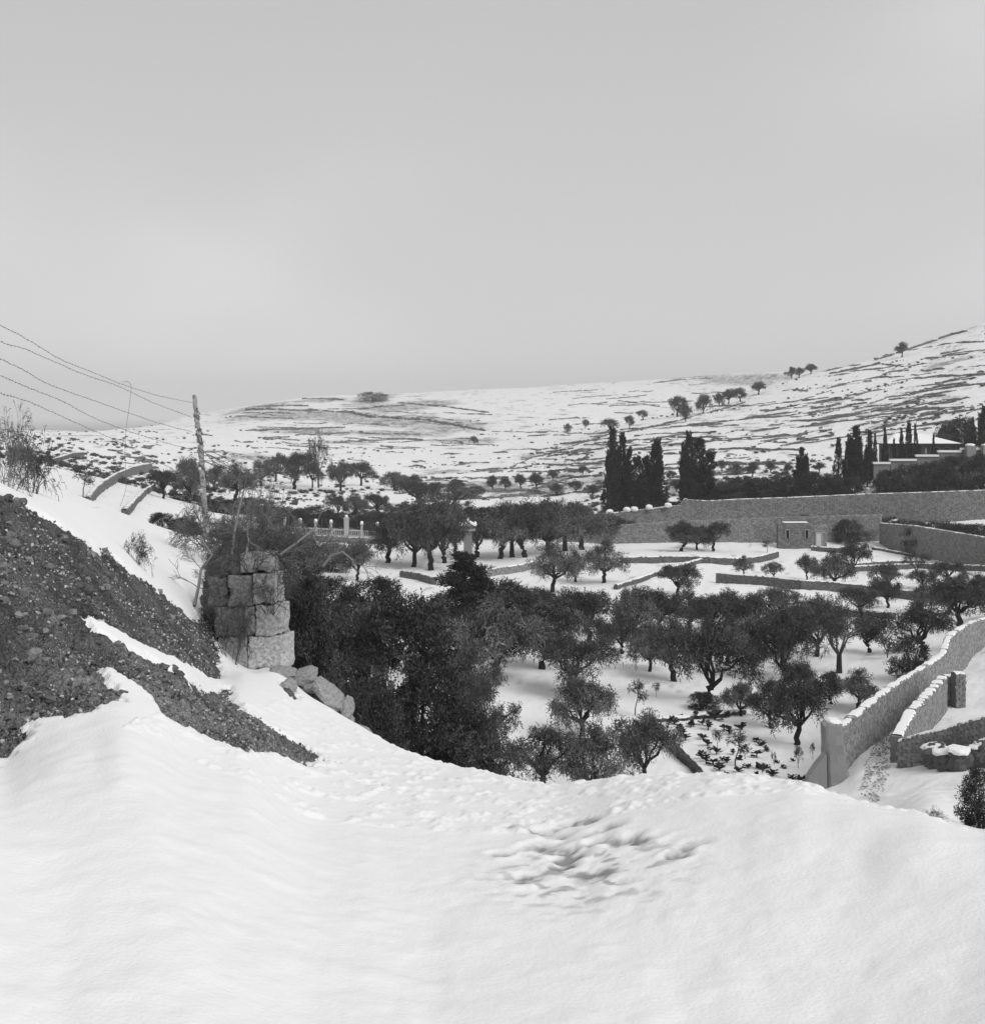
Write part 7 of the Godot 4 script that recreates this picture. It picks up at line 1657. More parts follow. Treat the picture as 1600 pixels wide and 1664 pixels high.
	for r in [
		[-45.16, -136.63, 2.92, 2.45, "lone flat-topped little tree on the empty snow at far left"],
		[33.67, -105.19, 2.13, 1.99, "young tree with thin straight stem right of the great half-bare tree"],
		[9.68, -84.15, 2.33, 1.68, "bent young olive with thin stem alone on the snow left of the garden"],
		[11.95, -90.24, 1.08, 0.72, "tiny stump-like sapling right of the bent young olive"],
		[48.54, -218.64, 2.16, 1.96, "small young tree by the stone hut's left corner"]
	]:
		plant(saplings, "young_tree", r[0], r[1], r[2], r[3], r[4], "young tree", "young trees")
	for r in [
		[23.93, -253, 17.28, 3.65, "tallest slim cypress at the left of the compound cypresses"],
		[26.3, -254, 15.6, 3.79, "cypress immediately right of the tallest slim one"],
		[29.35, -252, 11.24, 4.52, "short ragged cypress in the left cypress cluster"],
		[33.51, -255, 13.75, 4.57, "lone leaning-tipped cypress between the two cypress clusters"],
		[39.89, -252, 15.08, 3.51, "slim cypress on the left of the right cypress pair"],
		[42.61, -254, 13.46, 5.82, "bulky cypress on the right of the right cypress pair"],
		[65.6, -262, 8.87, 3.13, "small twin-tipped cypress above the round bushes"],
		[74.28, -266, 10.44, 2.25, "narrow cypress at the left of the dense cypress group"],
		[77.66, -264, 12.32, 4.73, "large many-tipped cypress before the stepped garden wall"],
		[80.5, -266, 11.31, 2.65, "cypress with bent tip right of the large many-tipped one"],
		[83.46, -270, 10.6, 1.61, "thin cypress with curved tip before the snow roof's left"],
		[86.65, -272, 11.61, 1.62, "straight pencil cypress at the building's left end"],
		[88.41, -272, 9, 1.22, "shortest pencil cypress before the building"],
		[89.9, -272, 11, 1.49, "pencil cypress left of the tallest one before the building"],
		[91.39, -272, 12.32, 2.03, "tallest pencil cypress before the snowy roof"],
		[93.42, -272, 11.67, 1.49, "pencil cypress in front of the snowy roof's middle"],
		[97.38, -274, 8.95, 0.95, "thinnest cypress in front of the snowy roof's right slope"],
		[111.96, -288, 8.02, 1.72, "pencil cypress before the dark trees at the right"],
		[114.25, -288, 9.99, 2.87, "cypress cut by the right edge"],
		[76.97, -268, 9.17, 1.87, "short cypress behind the large many-tipped one"]
	]:
		plant(cypresses if r[3] > 2.5 else slim, "cypress_tree", r[0], r[1], r[2], r[3], r[4], "cypress", "cypresses of the compound")
	for r in [
		[91.59, -613.35, 9.75, 8.55, "larger round tree of the pair on the hill line above the cypresses"],
		[88.51, -568.09, 7.88, 5.66, "smaller tree touching the larger round one on the hill line"],
		[101.9, -600.35, 9.26, 7.47, "single round tree on the hill, right of the pair"],
		[117, -638.75, 6.04, 6.04, "first of three trees climbing the hill spur"],
		[121.64, -638.03, 7.27, 6.03, "second of three trees climbing the hill spur"],
		[126.27, -629.46, 6.87, 7.21, "third of three trees climbing the hill spur"],
		[140.8, -654.79, 6.18, 7.17, "tree on the hill crest where the far ridge begins"],
		[169.71, -702.99, 6.64, 7, "left tree of the clump on the right hill crest"],
		[170.42, -688.87, 5.45, 6.17, "middle tree of the clump on the right hill crest"],
		[179.28, -696.68, 5.54, 5.9, "right tree standing apart from the clump on the right hill crest"],
		[214.31, -647.45, 7.36, 6.12, "lone tree high on the right hill's skyline"],
		[65.37, -588.96, 6.12, 4.98, "small round tree on the spur left of the round trees"],
		[83.25, -682.68, 5.1, 6.46, "low small tree on the spur's upper side"],
		[60.32, -634.45, 5.35, 7.9, "bare-looking tree above the left cypress tips"],
		[58.41, -777.19, 5.78, 4.26, "little tree left on the snowy spur"],
		[45.17, -743.76, 5.51, 4.81, "last little tree at the spur's left end"],
		[-9.99, -691.98, 4.43, 5.17, "tiny lone tree on the far snow slope above the valley end"],
		[0, -386.34, 4.61, 3.65, "scraggy tree at the foot of the rocky slope, left"],
		[4.3, -392.49, 3.89, 3.52, "scraggy tree at the foot of the rocky slope, centre"],
		[9.09, -396.94, 4.53, 3.95, "scraggy tree at the foot of the rocky slope, right"],
		[13.94, -388.96, 5.21, 4.65, "denser scraggy tree before the terraces left of the cypresses"],
		[31.25, -430.01, 2.98, 2.78, "small tree on a terrace left of the tallest cypress"],
		[49.82, -347.49, 2.92, 2.77, "small grey tree between the lone cypress and the right pair"],
		[70.72, -336.7, 3.85, 4.36, "grey tree above the wall on the lowest hill terrace"],
		[-25.09, -393.82, 3.51, 5.1, "low grey shrub tree at the foot of the rocky slope, far left one"],
		[-17.04, -360.26, 3.21, 5.02, "low shrub tree above the wide grey olive"],
		[-11.08, -383.74, 3.23, 4.58, "low shrub tree right above the wide grey olive's twin"],
		[-4.3, -360.26, 2.85, 4.66, "low shrub tree before the rocky slope, above the gate pier"],
		[18.51, -354.22, 3.52, 4.58, "shrub tree on the lowest terrace left of the cypresses"],
		[24.09, -355.82, 3.19, 4.25, "shrub tree on the lowest terrace, close to the cypresses"],
		[25.87, -320.76, 2.86, 3.51, "shrub tree almost touching the tallest slim cypress"],
		[21.21, -434.89, 3.43, 3.46, "small shrub tree on a middle terrace left of the cypresses"],
		[43.43, -292.77, 2.89, 3.21, "shrub tree between the two cypress groups"],
		[68.93, -372.23, 2.92, 3.71, "small tree on the terrace line right of the cypress pair"],
		[69.35, -351.83, 3.12, 3.85, "round small tree on the terrace line, further right of the cypress pair"],
		[78.01, -346.71, 2.76, 3.8, "small tree on the dark terrace left of the small cypress"],
		[78.86, -331.42, 2.47, 3.3, "small tree just left of the small twin-tipped cypress"],
		[85.39, -323.67, 2.58, 3.22, "small tree right of the small twin-tipped cypress"],
		[-101.5, -1062.05, 7.36, 26.43, "dark thicket on the distant left hilltop"]
	]:
		plant(thickets if r[3] > 20.0 else far_trees, "hill_tree", r[0], r[1], r[2], r[3], r[4], "tree", "trees on the hills")
	for r in [
		["sapling", 13.31, -73.08, 1.27, 0.73, "thin young tree in the garden left of the bushier one"],
		["sapling", 13.39, -68.46, 1.91, 1.7, "bushier young tree in the middle of the vegetable garden"],
		["sapling", 14.27, -65.74, 0.72, 0.46, "tiny bare sapling low in the vegetable garden"],
		["bare", 15.59, -68.54, 0.82, 0.34, "thin bare stake-like sapling at the garden's right side"],
		["bare", 18.14, -70.1, 0.84, 0.28, "thin bare sapling left of the lane wall end"],
		["bare", 16.77, -67.92, 1.28, 0.47, "thin bare twin-stemmed sapling below the tall dark olive"]
	]:
		plant(saplings if r[0] == "sapling" else bares, "young_tree", r[1], r[2], r[3], r[4], r[5], "young tree", "young trees")

	# ---------------- vegetable garden
	var cabbages := [make_cabbage(81), make_cabbage(82), make_cabbage(83)]
	for r in [[11.86, -80.8, 0.56, "dark garden plant, first from the left in the farthest row"],
		[12.59, -82.36, 0.37, "dark garden plant, second from the left in the farthest row"],
		[12.68, -81.62, 0.28, "dark garden plant, third from the left in the farthest row"],
		[13.61, -82.36, 0.57, "dark garden plant, fourth from the left in the farthest row"],
		[13.7, -80.71, 0.48, "dark garden plant, fifth from the left in the farthest row"],
		[14.72, -81.9, 0.82, "dark garden plant, sixth from the left in the farthest row"],
		[15.8, -83.11, 0.41, "dark garden plant, seventh from the left in the farthest row"],
		[11.86, -78.91, 0.47, "dark garden plant, first from the left in the second row from the back"],
		[11.79, -77.41, 0.54, "dark garden plant, second from the left in the second row from the back"],
		[12.85, -80.16, 0.48, "dark garden plant, third from the left in the second row from the back"],
		[13.04, -80.34, 0.32, "dark garden plant, fourth from the left in the second row from the back"],
		[12.92, -76.8, 0.23, "dark garden plant, fifth from the left in the second row from the back"],
		[13.86, -79.53, 0.51, "dark garden plant, sixth from the left in the second row from the back"],
		[14.73, -78.73, 0.47, "dark garden plant, seventh from the left in the second row from the back"],
		[14.86, -77.76, 0.46, "dark garden plant, eighth from the left in the second row from the back"],
		[15.87, -78.91, 0.59, "dark garden plant, ninth from the left in the second row from the back"],
		[11.86, -76.11, 0.53, "dark garden plant, first from the left in the third row from the back"],
		[12.97, -76.2, 0.46, "dark garden plant, second from the left in the third row from the back"],
		[12.93, -74.42, 0.48, "dark garden plant, third from the left in the third row from the back"],
		[15, -73.5, 0.29, "dark garden plant, fourth from the left in the third row from the back"],
		[15.98, -75, 0.41, "dark garden plant, fifth from the left in the third row from the back"],
		[16.04, -73.91, 0.44, "dark garden plant, sixth from the left in the third row from the back"],
		[12.03, -71.05, 0.42, "dark garden plant, first from the left in the third row from the front"],
		[12.09, -70.02, 0.49, "dark garden plant, second from the left in the third row from the front"],
		[12.8, -72.84, 0.25, "dark garden plant, third from the left in the third row from the front"],
		[13.06, -72.1, 0.43, "dark garden plant, fourth from the left in the third row from the front"],
		[13.03, -70.18, 0.28, "dark garden plant, fifth from the left in the third row from the front"],
		[13.97, -71.94, 0.29, "dark garden plant, sixth from the left in the third row from the front"],
		[13.93, -69.78, 0.38, "dark garden plant, seventh from the left in the third row from the front"],
		[15.16, -70.97, 0.49, "dark garden plant, eighth from the left in the third row from the front"],
		[16.04, -72.59, 0.33, "dark garden plant, ninth from the left in the third row from the front"],
		[17.01, -70.02, 0.24, "dark garden plant, tenth from the left in the third row from the front"],
		[12.27, -68.85, 0.51, "dark garden plant, first from the left in the second row from the front"],
		[12.36, -67.46, 0.47, "dark garden plant, second from the left in the second row from the front"],
		[13.14, -69.47, 0.38, "dark garden plant, third from the left in the second row from the front"],
		[13.26, -66.78, 0.37, "dark garden plant, fourth from the left in the second row from the front"],
		[13.93, -67.62, 0.4, "dark garden plant, fifth from the left in the second row from the front"],
		[14.57, -67.31, 0.47, "dark garden plant, sixth from the left in the second row from the front"],
		[14.98, -67.62, 0.37, "dark garden plant, seventh from the left in the second row from the front"],
		[15.96, -69.39, 0.24, "dark garden plant, eighth from the left in the second row from the front"],
		[15.97, -67.84, 0.27, "dark garden plant, ninth from the left in the second row from the front"],
		[12.52, -66.18, 0.23, "dark garden plant, first from the left in the nearest row, by the snow edge"],
		[14.04, -65.74, 0.26, "dark garden plant, second from the left in the nearest row, by the snow edge"],
		[14.85, -65.59, 0.52, "dark garden plant, third from the left in the nearest row, by the snow edge"],
		[15.76, -65, 0.36, "dark garden plant, fourth from the left in the nearest row, by the snow edge"],
		[16.05, -64.49, 0.32, "dark garden plant, fifth from the left in the nearest row, by the snow edge"],
		[16.38, -64.27, 0.32, "dark garden plant, sixth from the left in the nearest row, by the snow edge"],
		[16.17, -62.48, 0.56, "dark garden plant, seventh from the left in the nearest row, by the snow edge"]]:
		plant(cabbages, "garden_plant", r[0], r[1], r[2] * 0.85, r[2] * 1.1, r[3], "garden plant", "plants in rows in the vegetable garden", 0.02)

	# ---------------- shrubs, branches and the barbed-wire fence close by
	var shrubs := [make_shrub(91, 0.1, 12, 0.07), make_shrub(92, 0.14, 13, 0.12), make_shrub(93, 0.08, 15, 0.2)]
	var sparse_shrubs := [make_shrub(94, 0.06, 8, 0.2), make_shrub(95, 0.07, 9, 0.15)]
	var leafy: Array = [bushes[1]]
	for r in [
		[-4.51, -11.5, -0.57, 0.7, 0.63, "grey leafless shrub on top of the earth bank at the left edge"],
		[-4.85, -13, -0.71, 0.64, 0.58, "smaller leafless shrub beside the one at the left edge, on the bank top"],
		[-3.8, -13.2, -1.47, 0.3, 0.3, "low spiky shrub on the bank's snow edge, half way down"],
		[-5.58, -17, -1.09, -0.08, 0.34, "few dry twigs sticking out of the snow beyond the bank top"],
		[-4.3, -19, -1.93, 0.89, 1.13, "leafless bush over the dark hollow beside the masonry"],
		[-3.82, -18.5, -2.06, 1.05, 1.38, "tangled leafless bush on top of the masonry, left part"],
		[-3.32, -18, -2.04, 0.88, 1.34, "tangled leafless bush on top of the masonry, middle"],
		[-2.89, -17.6, -2, 0.6, 1.4, "leafless bush arching out to the right of the masonry"],
		[-3.18, -16.4, -1.86, 0.11, 0.98, "low tangle of twigs hanging before the masonry top"],
		[-3.72, -16.6, -2.13, 0.35, 0.66, "thorny twigs leaning over the snow edge left of the masonry"],
		[-3.77, -17.4, -2.06, 0.76, 1.13, "tangled bramble in the hollow left of the masonry top"],
		[-3.77, -19.4, -2.2, 1.19, 1.35, "upper bramble behind the masonry bushes, reaching over the white balustrade"],
		[-3.26, -19, -2.16, 0.83, 1.42, "bramble behind the right end of the masonry"],
		[-2.66, -14.85, -2.18, 0.52, 0.81, "drooping bramble over the right half of the masonry face"],
		[-3.12, -14.8, -2.83, 0.92, 0.59, "low bramble clinging to the left half of the masonry face"],
		[-2.72, -18.2, -2.07, 0.51, 1.18, "outermost arching bramble right of the masonry"],
		[-2.88, -14.75, -1.67, 0.41, 0.73, "thorny bush growing over the top of the masonry face"],
		[-5.15, -22, -1.98, 0.29, 0.77, "dry weeds at the foot of the leaning fence post"],
		[8.12, -22.86, -7.33, 0.25, 0.5, "small dry tuft of twigs on the snow slope below the lane"],
		[9.67, -24.54, -8.01, 1.17, 0.88, "dark leafy bush cut by the right edge on the snow slope"],
		[16.01, -63.05, -18.39, 0.44, 0.69, "dark tuft at the foot of the lane wall end"]
	]:
		var dense: bool = String(r[5]).contains("leafy") or String(r[5]).contains("dark tuft")
		plant(leafy if dense else sparse_shrubs if String(r[5]).contains("face") or String(r[5]).contains("dry weeds") or String(r[5]).contains("clinging") else shrubs, "shrub", r[0], r[1], r[3], r[4], r[5], "shrub", "shrubs on the near slopes", 0.04, r[2])
	for r in [
		[[Vector3(-3.21, -2.06, -16.2), Vector3(-2.92, -1.8, -16.3), Vector3(-2.61, -1.58, -16.4), Vector3(-2.38, -1.39, -16.6)], "long pale bare branch slanting right over the masonry"],
		[[Vector3(-3.58, -1.78, -17), Vector3(-3.55, -1.52, -17), Vector3(-3.51, -1.19, -17.1), Vector3(-3.45, -0.9, -17.2)], "pale thin pole standing in the leafless bush"],
		[[Vector3(-3.66, -2.23, -15.2), Vector3(-3.66, -2.03, -15.4), Vector3(-3.67, -1.82, -15.6), Vector3(-3.58, -1.67, -15.8), Vector3(-3.76, -1.48, -16)], "bent dark branch over the snow edge left of the masonry"],
		[[Vector3(-3.07, -2, -15.2), Vector3(-3.06, -1.71, -15.3), Vector3(-3.06, -1.47, -15.5), Vector3(-3.09, -1.24, -15.6)], "grey upright branch before the masonry top"],
		[[Vector3(-2.33, -1.95, -17), Vector3(-2.22, -1.8, -17), Vector3(-2.06, -1.75, -17), Vector3(-1.93, -1.86, -17), Vector3(-1.86, -2.03, -17)], "single arching twig far right of the masonry bush"]
	]:
		var g := Geo.new()
		g.tube(PackedVector3Array(r[0]), 0.022, 0.012, 6, grey(0.2))
		for i in 5:
			var p: Vector3 = r[0][rng.randi() % (r[0].size() - 1) + 1]
			twig(g, p, (any_dir() + Vector3(0.3, 0.6, 0)).normalized(), 0.25, 0.007, 2, 0.7, 0.05, grey(0.17), 0.003)
		single("branch", g.mesh(), bark_mat, r[1], "branch", "bare branches over the masonry corner")
	build_fence([
		[Vector3(-4.39, 1.01, -10.13), Vector3(-4.78, 0.97, -12), Vector3(-4.98, 0.9, -13.34), Vector3(-5.11, 0.77, -14.68), Vector3(-5.18, 0.68, -16.01), Vector3(-5.18, 0.55, -17.48), Vector3(-5.1, 0.44, -18.96), Vector3(-4.93, 0.36, -20.4)],
		[Vector3(-4.39, 0.86, -10.13), Vector3(-4.78, 0.81, -12), Vector3(-4.95, 0.8, -13.12), Vector3(-5.08, 0.74, -14.25), Vector3(-5.17, 0.64, -15.61), Vector3(-5.19, 0.54, -17.08), Vector3(-5.12, 0.33, -18.69), Vector3(-4.94, 0.12, -20.35)],
		[Vector3(-4.39, 0.71, -10.13), Vector3(-4.78, 0.64, -12), Vector3(-4.94, 0.57, -13.07), Vector3(-5.07, 0.46, -14.14), Vector3(-5.17, 0.34, -15.75), Vector3(-5.18, 0.18, -17.48), Vector3(-5.1, 0.02, -18.96), Vector3(-4.94, -0.12, -20.37)],
		[Vector3(-4.39, 0.58, -10.13), Vector3(-4.78, 0.48, -12), Vector3(-4.98, 0.39, -13.34), Vector3(-5.11, 0.28, -14.68), Vector3(-5.18, 0.1, -16.01), Vector3(-5.18, -0.08, -17.48), Vector3(-5.1, -0.25, -18.96), Vector3(-4.93, -0.42, -20.4)],
		[Vector3(-4.39, 0.4, -10.13), Vector3(-4.78, 0.31, -12), Vector3(-4.98, 0.24, -13.34), Vector3(-5.14, 0.05, -15.08), Vector3(-5.19, -0.24, -17.19), Vector3(-5.1, -0.58, -18.96), Vector3(-4.89, -0.99, -20.72)]
	], [Vector3(-5.17, 0.59, -17.3), Vector3(-5.16, 0.61, -17.49), Vector3(-5.16, 0.55, -17.67), Vector3(-5.16, 0.35, -17.62), Vector3(-5.16, -0.07, -17.43), Vector3(-5.16, -0.43, -17.38), Vector3(-5.16, -0.87, -17.43), Vector3(-5.17, -1.13, -17.19)], [Vector3(-4.74, -2.2, -20.6), Vector3(-4.78, -1.59, -20.6), Vector3(-4.82, -0.97, -20.6), Vector3(-4.86, -0.41, -20.6), Vector3(-4.91, 0, -20.6), Vector3(-4.95, 0.36, -20.6), Vector3(-4.96, 0.48, -20.6)])

	for list in [olives, tall_olives, tall_bushes, bushes, pines, cypresses, slim, bares, saplings, far_trees, cabbages, shrubs, sparse_shrubs, thickets]:
		for p in list:
			p.node.free()

func scatter(called: String, m: Mesh, mat: Material, where: Array[Transform3D], tints: PackedColorArray, parent: Node) -> void:
	var mm := MultiMesh.new()
	mm.transform_format = MultiMesh.TRANSFORM_3D
	mm.use_colors = true
	mm.mesh = m
	mm.instance_count = where.size()
	for i in where.size():
		mm.set_instance_transform(i, where[i])
		mm.set_instance_color(i, tints[i])
	var o := MultiMeshInstance3D.new()
	o.name = called
	o.multimesh = mm
	o.material_override = mat
	o.set_meta("kind", "stuff")
	parent.add_child(o, true)

func hill_wall(pts: Array, h: float, region: String) -> void:
	var g := Geo.new()
	for s in pts.size() - 1:
		var a: Vector2 = pts[s]
		var b: Vector2 = pts[s + 1]
		var far := a.length()
		var unit := clampf(far * 0.0011, 0.5, 1.1)
		var n := maxi(1, int(a.distance_to(b) / (unit * 0.62)))
		for i in n:
			var p := a.lerp(b, (i + rng.randf()) / n)
			var thick := 0.35 + 0.9 * clampf(mottle.get_noise_2d(p.x * 2.2, p.y * 2.2) + 0.5, 0.0, 1.0)
			if rng.randf() > thick * 1.5 - 0.2:
				continue
			var y := ground(p.x, p.y)
			var top := h * thick * 0.36
			var k := 0.0
			while k < top:
				var sx := unit * rng.randf_range(0.4, 1.1)
				var sy := unit * rng.randf_range(0.12, 0.26)
				var rot := Basis.from_euler(Vector3(rng.randf_range(-0.2, 0.2), -atan2(b.y - a.y, b.x - a.x) + rng.randf_range(-0.3, 0.3), rng.randf_range(-0.12, 0.12)))
				g.box(Vector3(p.x + rng.randf_range(-0.3, 0.3) * unit, y + k + sy * 0.5, p.y + rng.randf_range(-0.3, 0.3) * unit), rot.x * sx, rot.y * sy, rot.z * sx * 0.5, grey(rng.randf_range(0.09, 0.3)))
				k += sy * 1.7
	if g.v.size():
		single("terrace_wall", g.mesh(), tint_mat, "broken dark dry-stone terrace wall in the snow on " + region, "terrace wall", "terrace walls on " + region)

func make_cabbage(seed_n: int) -> Dictionary:
	rng.seed = seed_n
	var t := Geo.new()
	var c := Geo.new()
	t.tube(PackedVector3Array([Vector3(0, -0.1, 0), Vector3(0.01, 0.1, 0), Vector3(0, 0.25, 0)]), 0.03, 0.02, 5, grey(0.05))
	for i in 13:
		var a := rng.randf() * TAU
		var d := Vector3(cos(a), rng.randf_range(0.2, 1.6), sin(a)).normalized()
		var o := Vector3(0, rng.randf_range(0.05, 0.3), 0)
		var side := d.cross(Vector3.UP).normalized() * rng.randf_range(0.07, 0.12)
		var l := rng.randf_range(0.2, 0.36)
		var col := grey(rng.randf_range(0.025, 0.07))
		var m := o + d * l * 0.55
		var e := o + d * l + Vector3(0, -0.08, 0)
		c.quad(o, m + side, e, m - side, col)
		c.quad(m + side, m + side * 0.8 + d * 0.1, e, m, col)
	return proto(t, c, "stem", "leaves")

func plain_box(root: Node3D, called: String, o: Vector3, s: Vector3, mat: Material, tone: float) -> MeshInstance3D:
	var g := Geo.new()
	g.box(o, Vector3(s.x * 0.5, 0, 0), Vector3(0, s.y * 0.5, 0), Vector3(0, 0, s.z * 0.5), grey(tone))
	return part(called, g.mesh(), mat, root)

func build_hut(at: Vector3) -> void:
	var root := thing("stone_hut", "small flat-roofed stone hut with two slit windows and a pale door, against the compound wall", "hut")
	var body := Node3D.new()
	body.name = "walls"
	root.add_child(body)
	stone_wall(body, [Vector3(at.x - 4.2, at.y + 4.4, at.z), Vector3(at.x + 1.75, at.y + 4.5, at.z)], 1.2, 0.42, 0.3, 0.27, 0.0, 0.15, 801)
	stone_wall(body, [Vector3(at.x + 1.85, at.y + 4.1, at.z - 0.6), Vector3(at.x + 4.8, at.y + 4.0, at.z - 0.6)], 1.2, 0.5, 0.36, 0.36, 0.0, 0.1, 802)
	plain_box(root, "snow_roof", Vector3(at.x - 1.0, at.y + 4.72, at.z - 0.2), Vector3(4.4, 0.16, 1.6), snow_mat, 1.0)
	for x in [-2.55, 0.95]:
		var w := plain_box(root, "window", Vector3(at.x + x, at.y + 2.6, at.z + 0.73), Vector3(0.5, 1.35, 0.1), tint_mat, 0.012)
		for s in [-0.34, 0.34]:
			plain_box(w, "jamb", Vector3(at.x + x + s, at.y + 2.6, at.z + 0.76), Vector3(0.16, 1.6, 0.14), stone_mat, 0.42)
		plain_box(w, "lintel", Vector3(at.x + x, at.y + 3.42, at.z + 0.77), Vector3(0.9, 0.16, 0.16), stone_mat, 0.42)
	var d := plain_box(root, "door", Vector3(at.x + 3.3, at.y + 1.55, at.z + 0.12), Vector3(0.85, 2.3, 0.1), tint_mat, 0.5)
	for s in [-0.55, 0.55]:
		plain_box(d, "jamb", Vector3(at.x + 3.3 + s, at.y + 1.6, at.z + 0.15), Vector3(0.2, 2.5, 0.16), stone_mat, 0.5)
	plain_box(d, "lintel", Vector3(at.x + 3.3, at.y + 2.85, at.z + 0.16), Vector3(1.3, 0.22, 0.18), stone_mat, 0.5)

func build_house(at: Vector3) -> void:
	var root := thing("house", "low house with a hipped snow-covered roof behind the pencil cypresses", "house")
	var base := at.y - 1.5
	var eave := (690.0 - 722.0) * 282.0 / 2009.0
	var ridge := (690.0 - 704.0) * 282.0 / 2009.0
	plain_box(root, "wall", Vector3(at.x, (base + eave) * 0.5, at.z - 4.0), Vector3(14.6, eave - base, 7.0), stone_mat, 0.13)
	var n := 0
	for x in [-6.0, -3.6, -1.2, 1.2, 3.6, 6.0]:
		var w := plain_box(root, "window", Vector3(at.x + x, eave - 1.5, at.z - 0.52), Vector3(0.75, 1.4, 0.12), tint_mat, 0.02)
		plain_box(w, "frame", Vector3(at.x + x, eave - 0.7, at.z - 0.5), Vector3(1.0, 0.14, 0.16), stone_mat, 0.4)
		if n == 3:
			plain_box(w, "curtain", Vector3(at.x + x, eave - 1.5, at.z - 0.44), Vector3(0.5, 1.2, 0.05), tint_mat, 0.5)
		n += 1
	for x in [-7.6, -3.8, 0.0, 3.8, 7.6]:
		plain_box(root, "veranda_post", Vector3(at.x + x, (base + eave) * 0.5, at.z + 0.9), Vector3(0.22, eave - base, 0.22), tint_mat, 0.1)
	plain_box(root, "eave", Vector3(at.x, eave + 0.08, at.z - 3.4), Vector3(17.2, 0.26, 10.0), tint_mat, 0.06)
	var g := Geo.new()
	var lo := eave + 0.22
	var x0 := at.x - 8.7
	var x1 := at.x + 8.7
	var z0 := at.z + 1.7
	var z1 := at.z - 8.5
	var r0 := Vector3(at.x - 4.6, ridge, at.z - 3.4)
	var r1 := Vector3(at.x + 1.2, ridge - 0.1, at.z - 3.4)
	g.quad(Vector3(x0, lo, z0), r0, r1, Vector3(x1, lo, z0), grey(1.0))
	g.quad(Vector3(x1, lo, z1), r1, r0, Vector3(x0, lo, z1), grey(1.0))
	g.tri(Vector3(x0, lo, z1), r0, Vector3(x0, lo, z0), grey(1.0))
	g.tri(Vector3(x1, lo, z0), r1, Vector3(x1, lo, z1), grey(1.0))
	part("snow_roof", g.mesh(), snow_mat, root)

func build_balustrade(spots: Array) -> void:
	var root := thing("balustrade", "long white balustrade with knobbed posts on a grey base wall, left of the old olives", "balustrade")
	var path := []
	for q in spots:
		path.append(Vector3(q[0], q[2], q[1]))
	var base := Node3D.new()
	base.name = "base_wall"
	root.add_child(base)
	stone_wall(base, path, 0.7, 0.5, 0.34, 0.3, 0.25, 0.1, 811)
	for i in spots.size():
		var a: Vector3 = path[i]
		var k0: float = -a.z / 229.0
		var tall: bool = i == 11
		var h := (3.4 if tall else 2.4) * k0
		var w := (0.85 if tall else 0.42) * k0
		var p := plain_box(root, "post", a + Vector3(0, h * 0.5, 0), Vector3(w, h, w), stone_mat, 0.62)
		plain_box(p, "post_cap", a + Vector3(0, h + 0.08, 0), Vector3(w + 0.2, 0.16, w + 0.2), stone_mat, 0.65)
		var k := part("knob", boulder_meshes[i % 6], snow_mat, p)
		k.position = a + Vector3(0, h + 0.4 * k0, 0)
		k.scale = Vector3(0.65, 0.7, 0.65) * k0
		if i < spots.size() - 1:
			var b: Vector3 = path[i + 1]
			for y in [0.25, 1.3]:
				var g := Geo.new()
				g.box((a + b) * 0.5 + Vector3(0, y * k0, 0), (b - a) * 0.5, Vector3(0, 0.13 * k0, 0), Vector3(0, 0, 0.14), grey(0.68))
				part("rail", g.mesh(), stone_mat, root)
			for j in range(1, 8):
				var q := a.lerp(b, j / 8.0)
				plain_box(root, "baluster", q + Vector3(0, 0.78 * k0, 0), Vector3(0.14, 0.8, 0.16) * k0, stone_mat, 0.62)

func build_pier(at: Vector3) -> void:
	var root := thing("gate_pier", "pale stone gate pier with a small snow-covered gabled cap, among the old olives", "gate pier")
	var top := (690.0 - 862.0) * 190.0 / 2009.0
	plain_box(root, "shaft", Vector3(at.x, (at.y - 0.5 + top) * 0.5, at.z), Vector3(1.25, top - at.y + 0.5, 1.25), stone_mat, 0.36)
	plain_box(root, "cornice", Vector3(at.x, top + 0.12, at.z), Vector3(2.3, 0.3, 2.0), stone_mat, 0.5)
	plain_box(root, "frieze", Vector3(at.x, top + 0.5, at.z), Vector3(1.7, 0.5, 1.5), stone_mat, 0.42)
	var g := Geo.new()
	var y := top + 0.75
	for s in [-1.0, 1.0]:
		g.quad(Vector3(at.x - 1.25, y, at.z + 1.1 * s), Vector3(at.x, y + 0.55, at.z + 1.1 * s), Vector3(at.x + 1.25, y, at.z + 1.1 * s), Vector3(at.x, y - 0.02, at.z + 1.1 * s), grey(0.5))
	part("gable", g.mesh(), stone_mat, root)
	var sn := Geo.new()
	for s in [-1.0, 1.0]:
		sn.box(Vector3(at.x + s * 0.64, y + 0.38, at.z), Vector3(0.68, -0.29 * s, 0), Vector3(0.05 * s, 0.12, 0), Vector3(0, 0, 1.2), grey(1.0))
	part("snow_cap", sn.mesh(), snow_mat, root)
	for s in [-1.15, 0.0, 1.15]:
		var k := part("finial", boulder_meshes[1], snow_mat, root)
		k.position = Vector3(at.x + s, y + (0.98 if s == 0.0 else 0.35), at.z)
		k.scale = Vector3(0.4, 0.62, 0.4)

func curve(pts: Array, n: int) -> PackedVector3Array:
	var out := PackedVector3Array()
	var m := pts.size()
	for i in m - 1:
		for j in n:
			out.append((pts[i] as Vector3).cubic_interpolate(pts[i + 1], pts[maxi(i - 1, 0)], pts[mini(i + 2, m - 1)], float(j) / n))
	out.append(pts[m - 1])
	return out

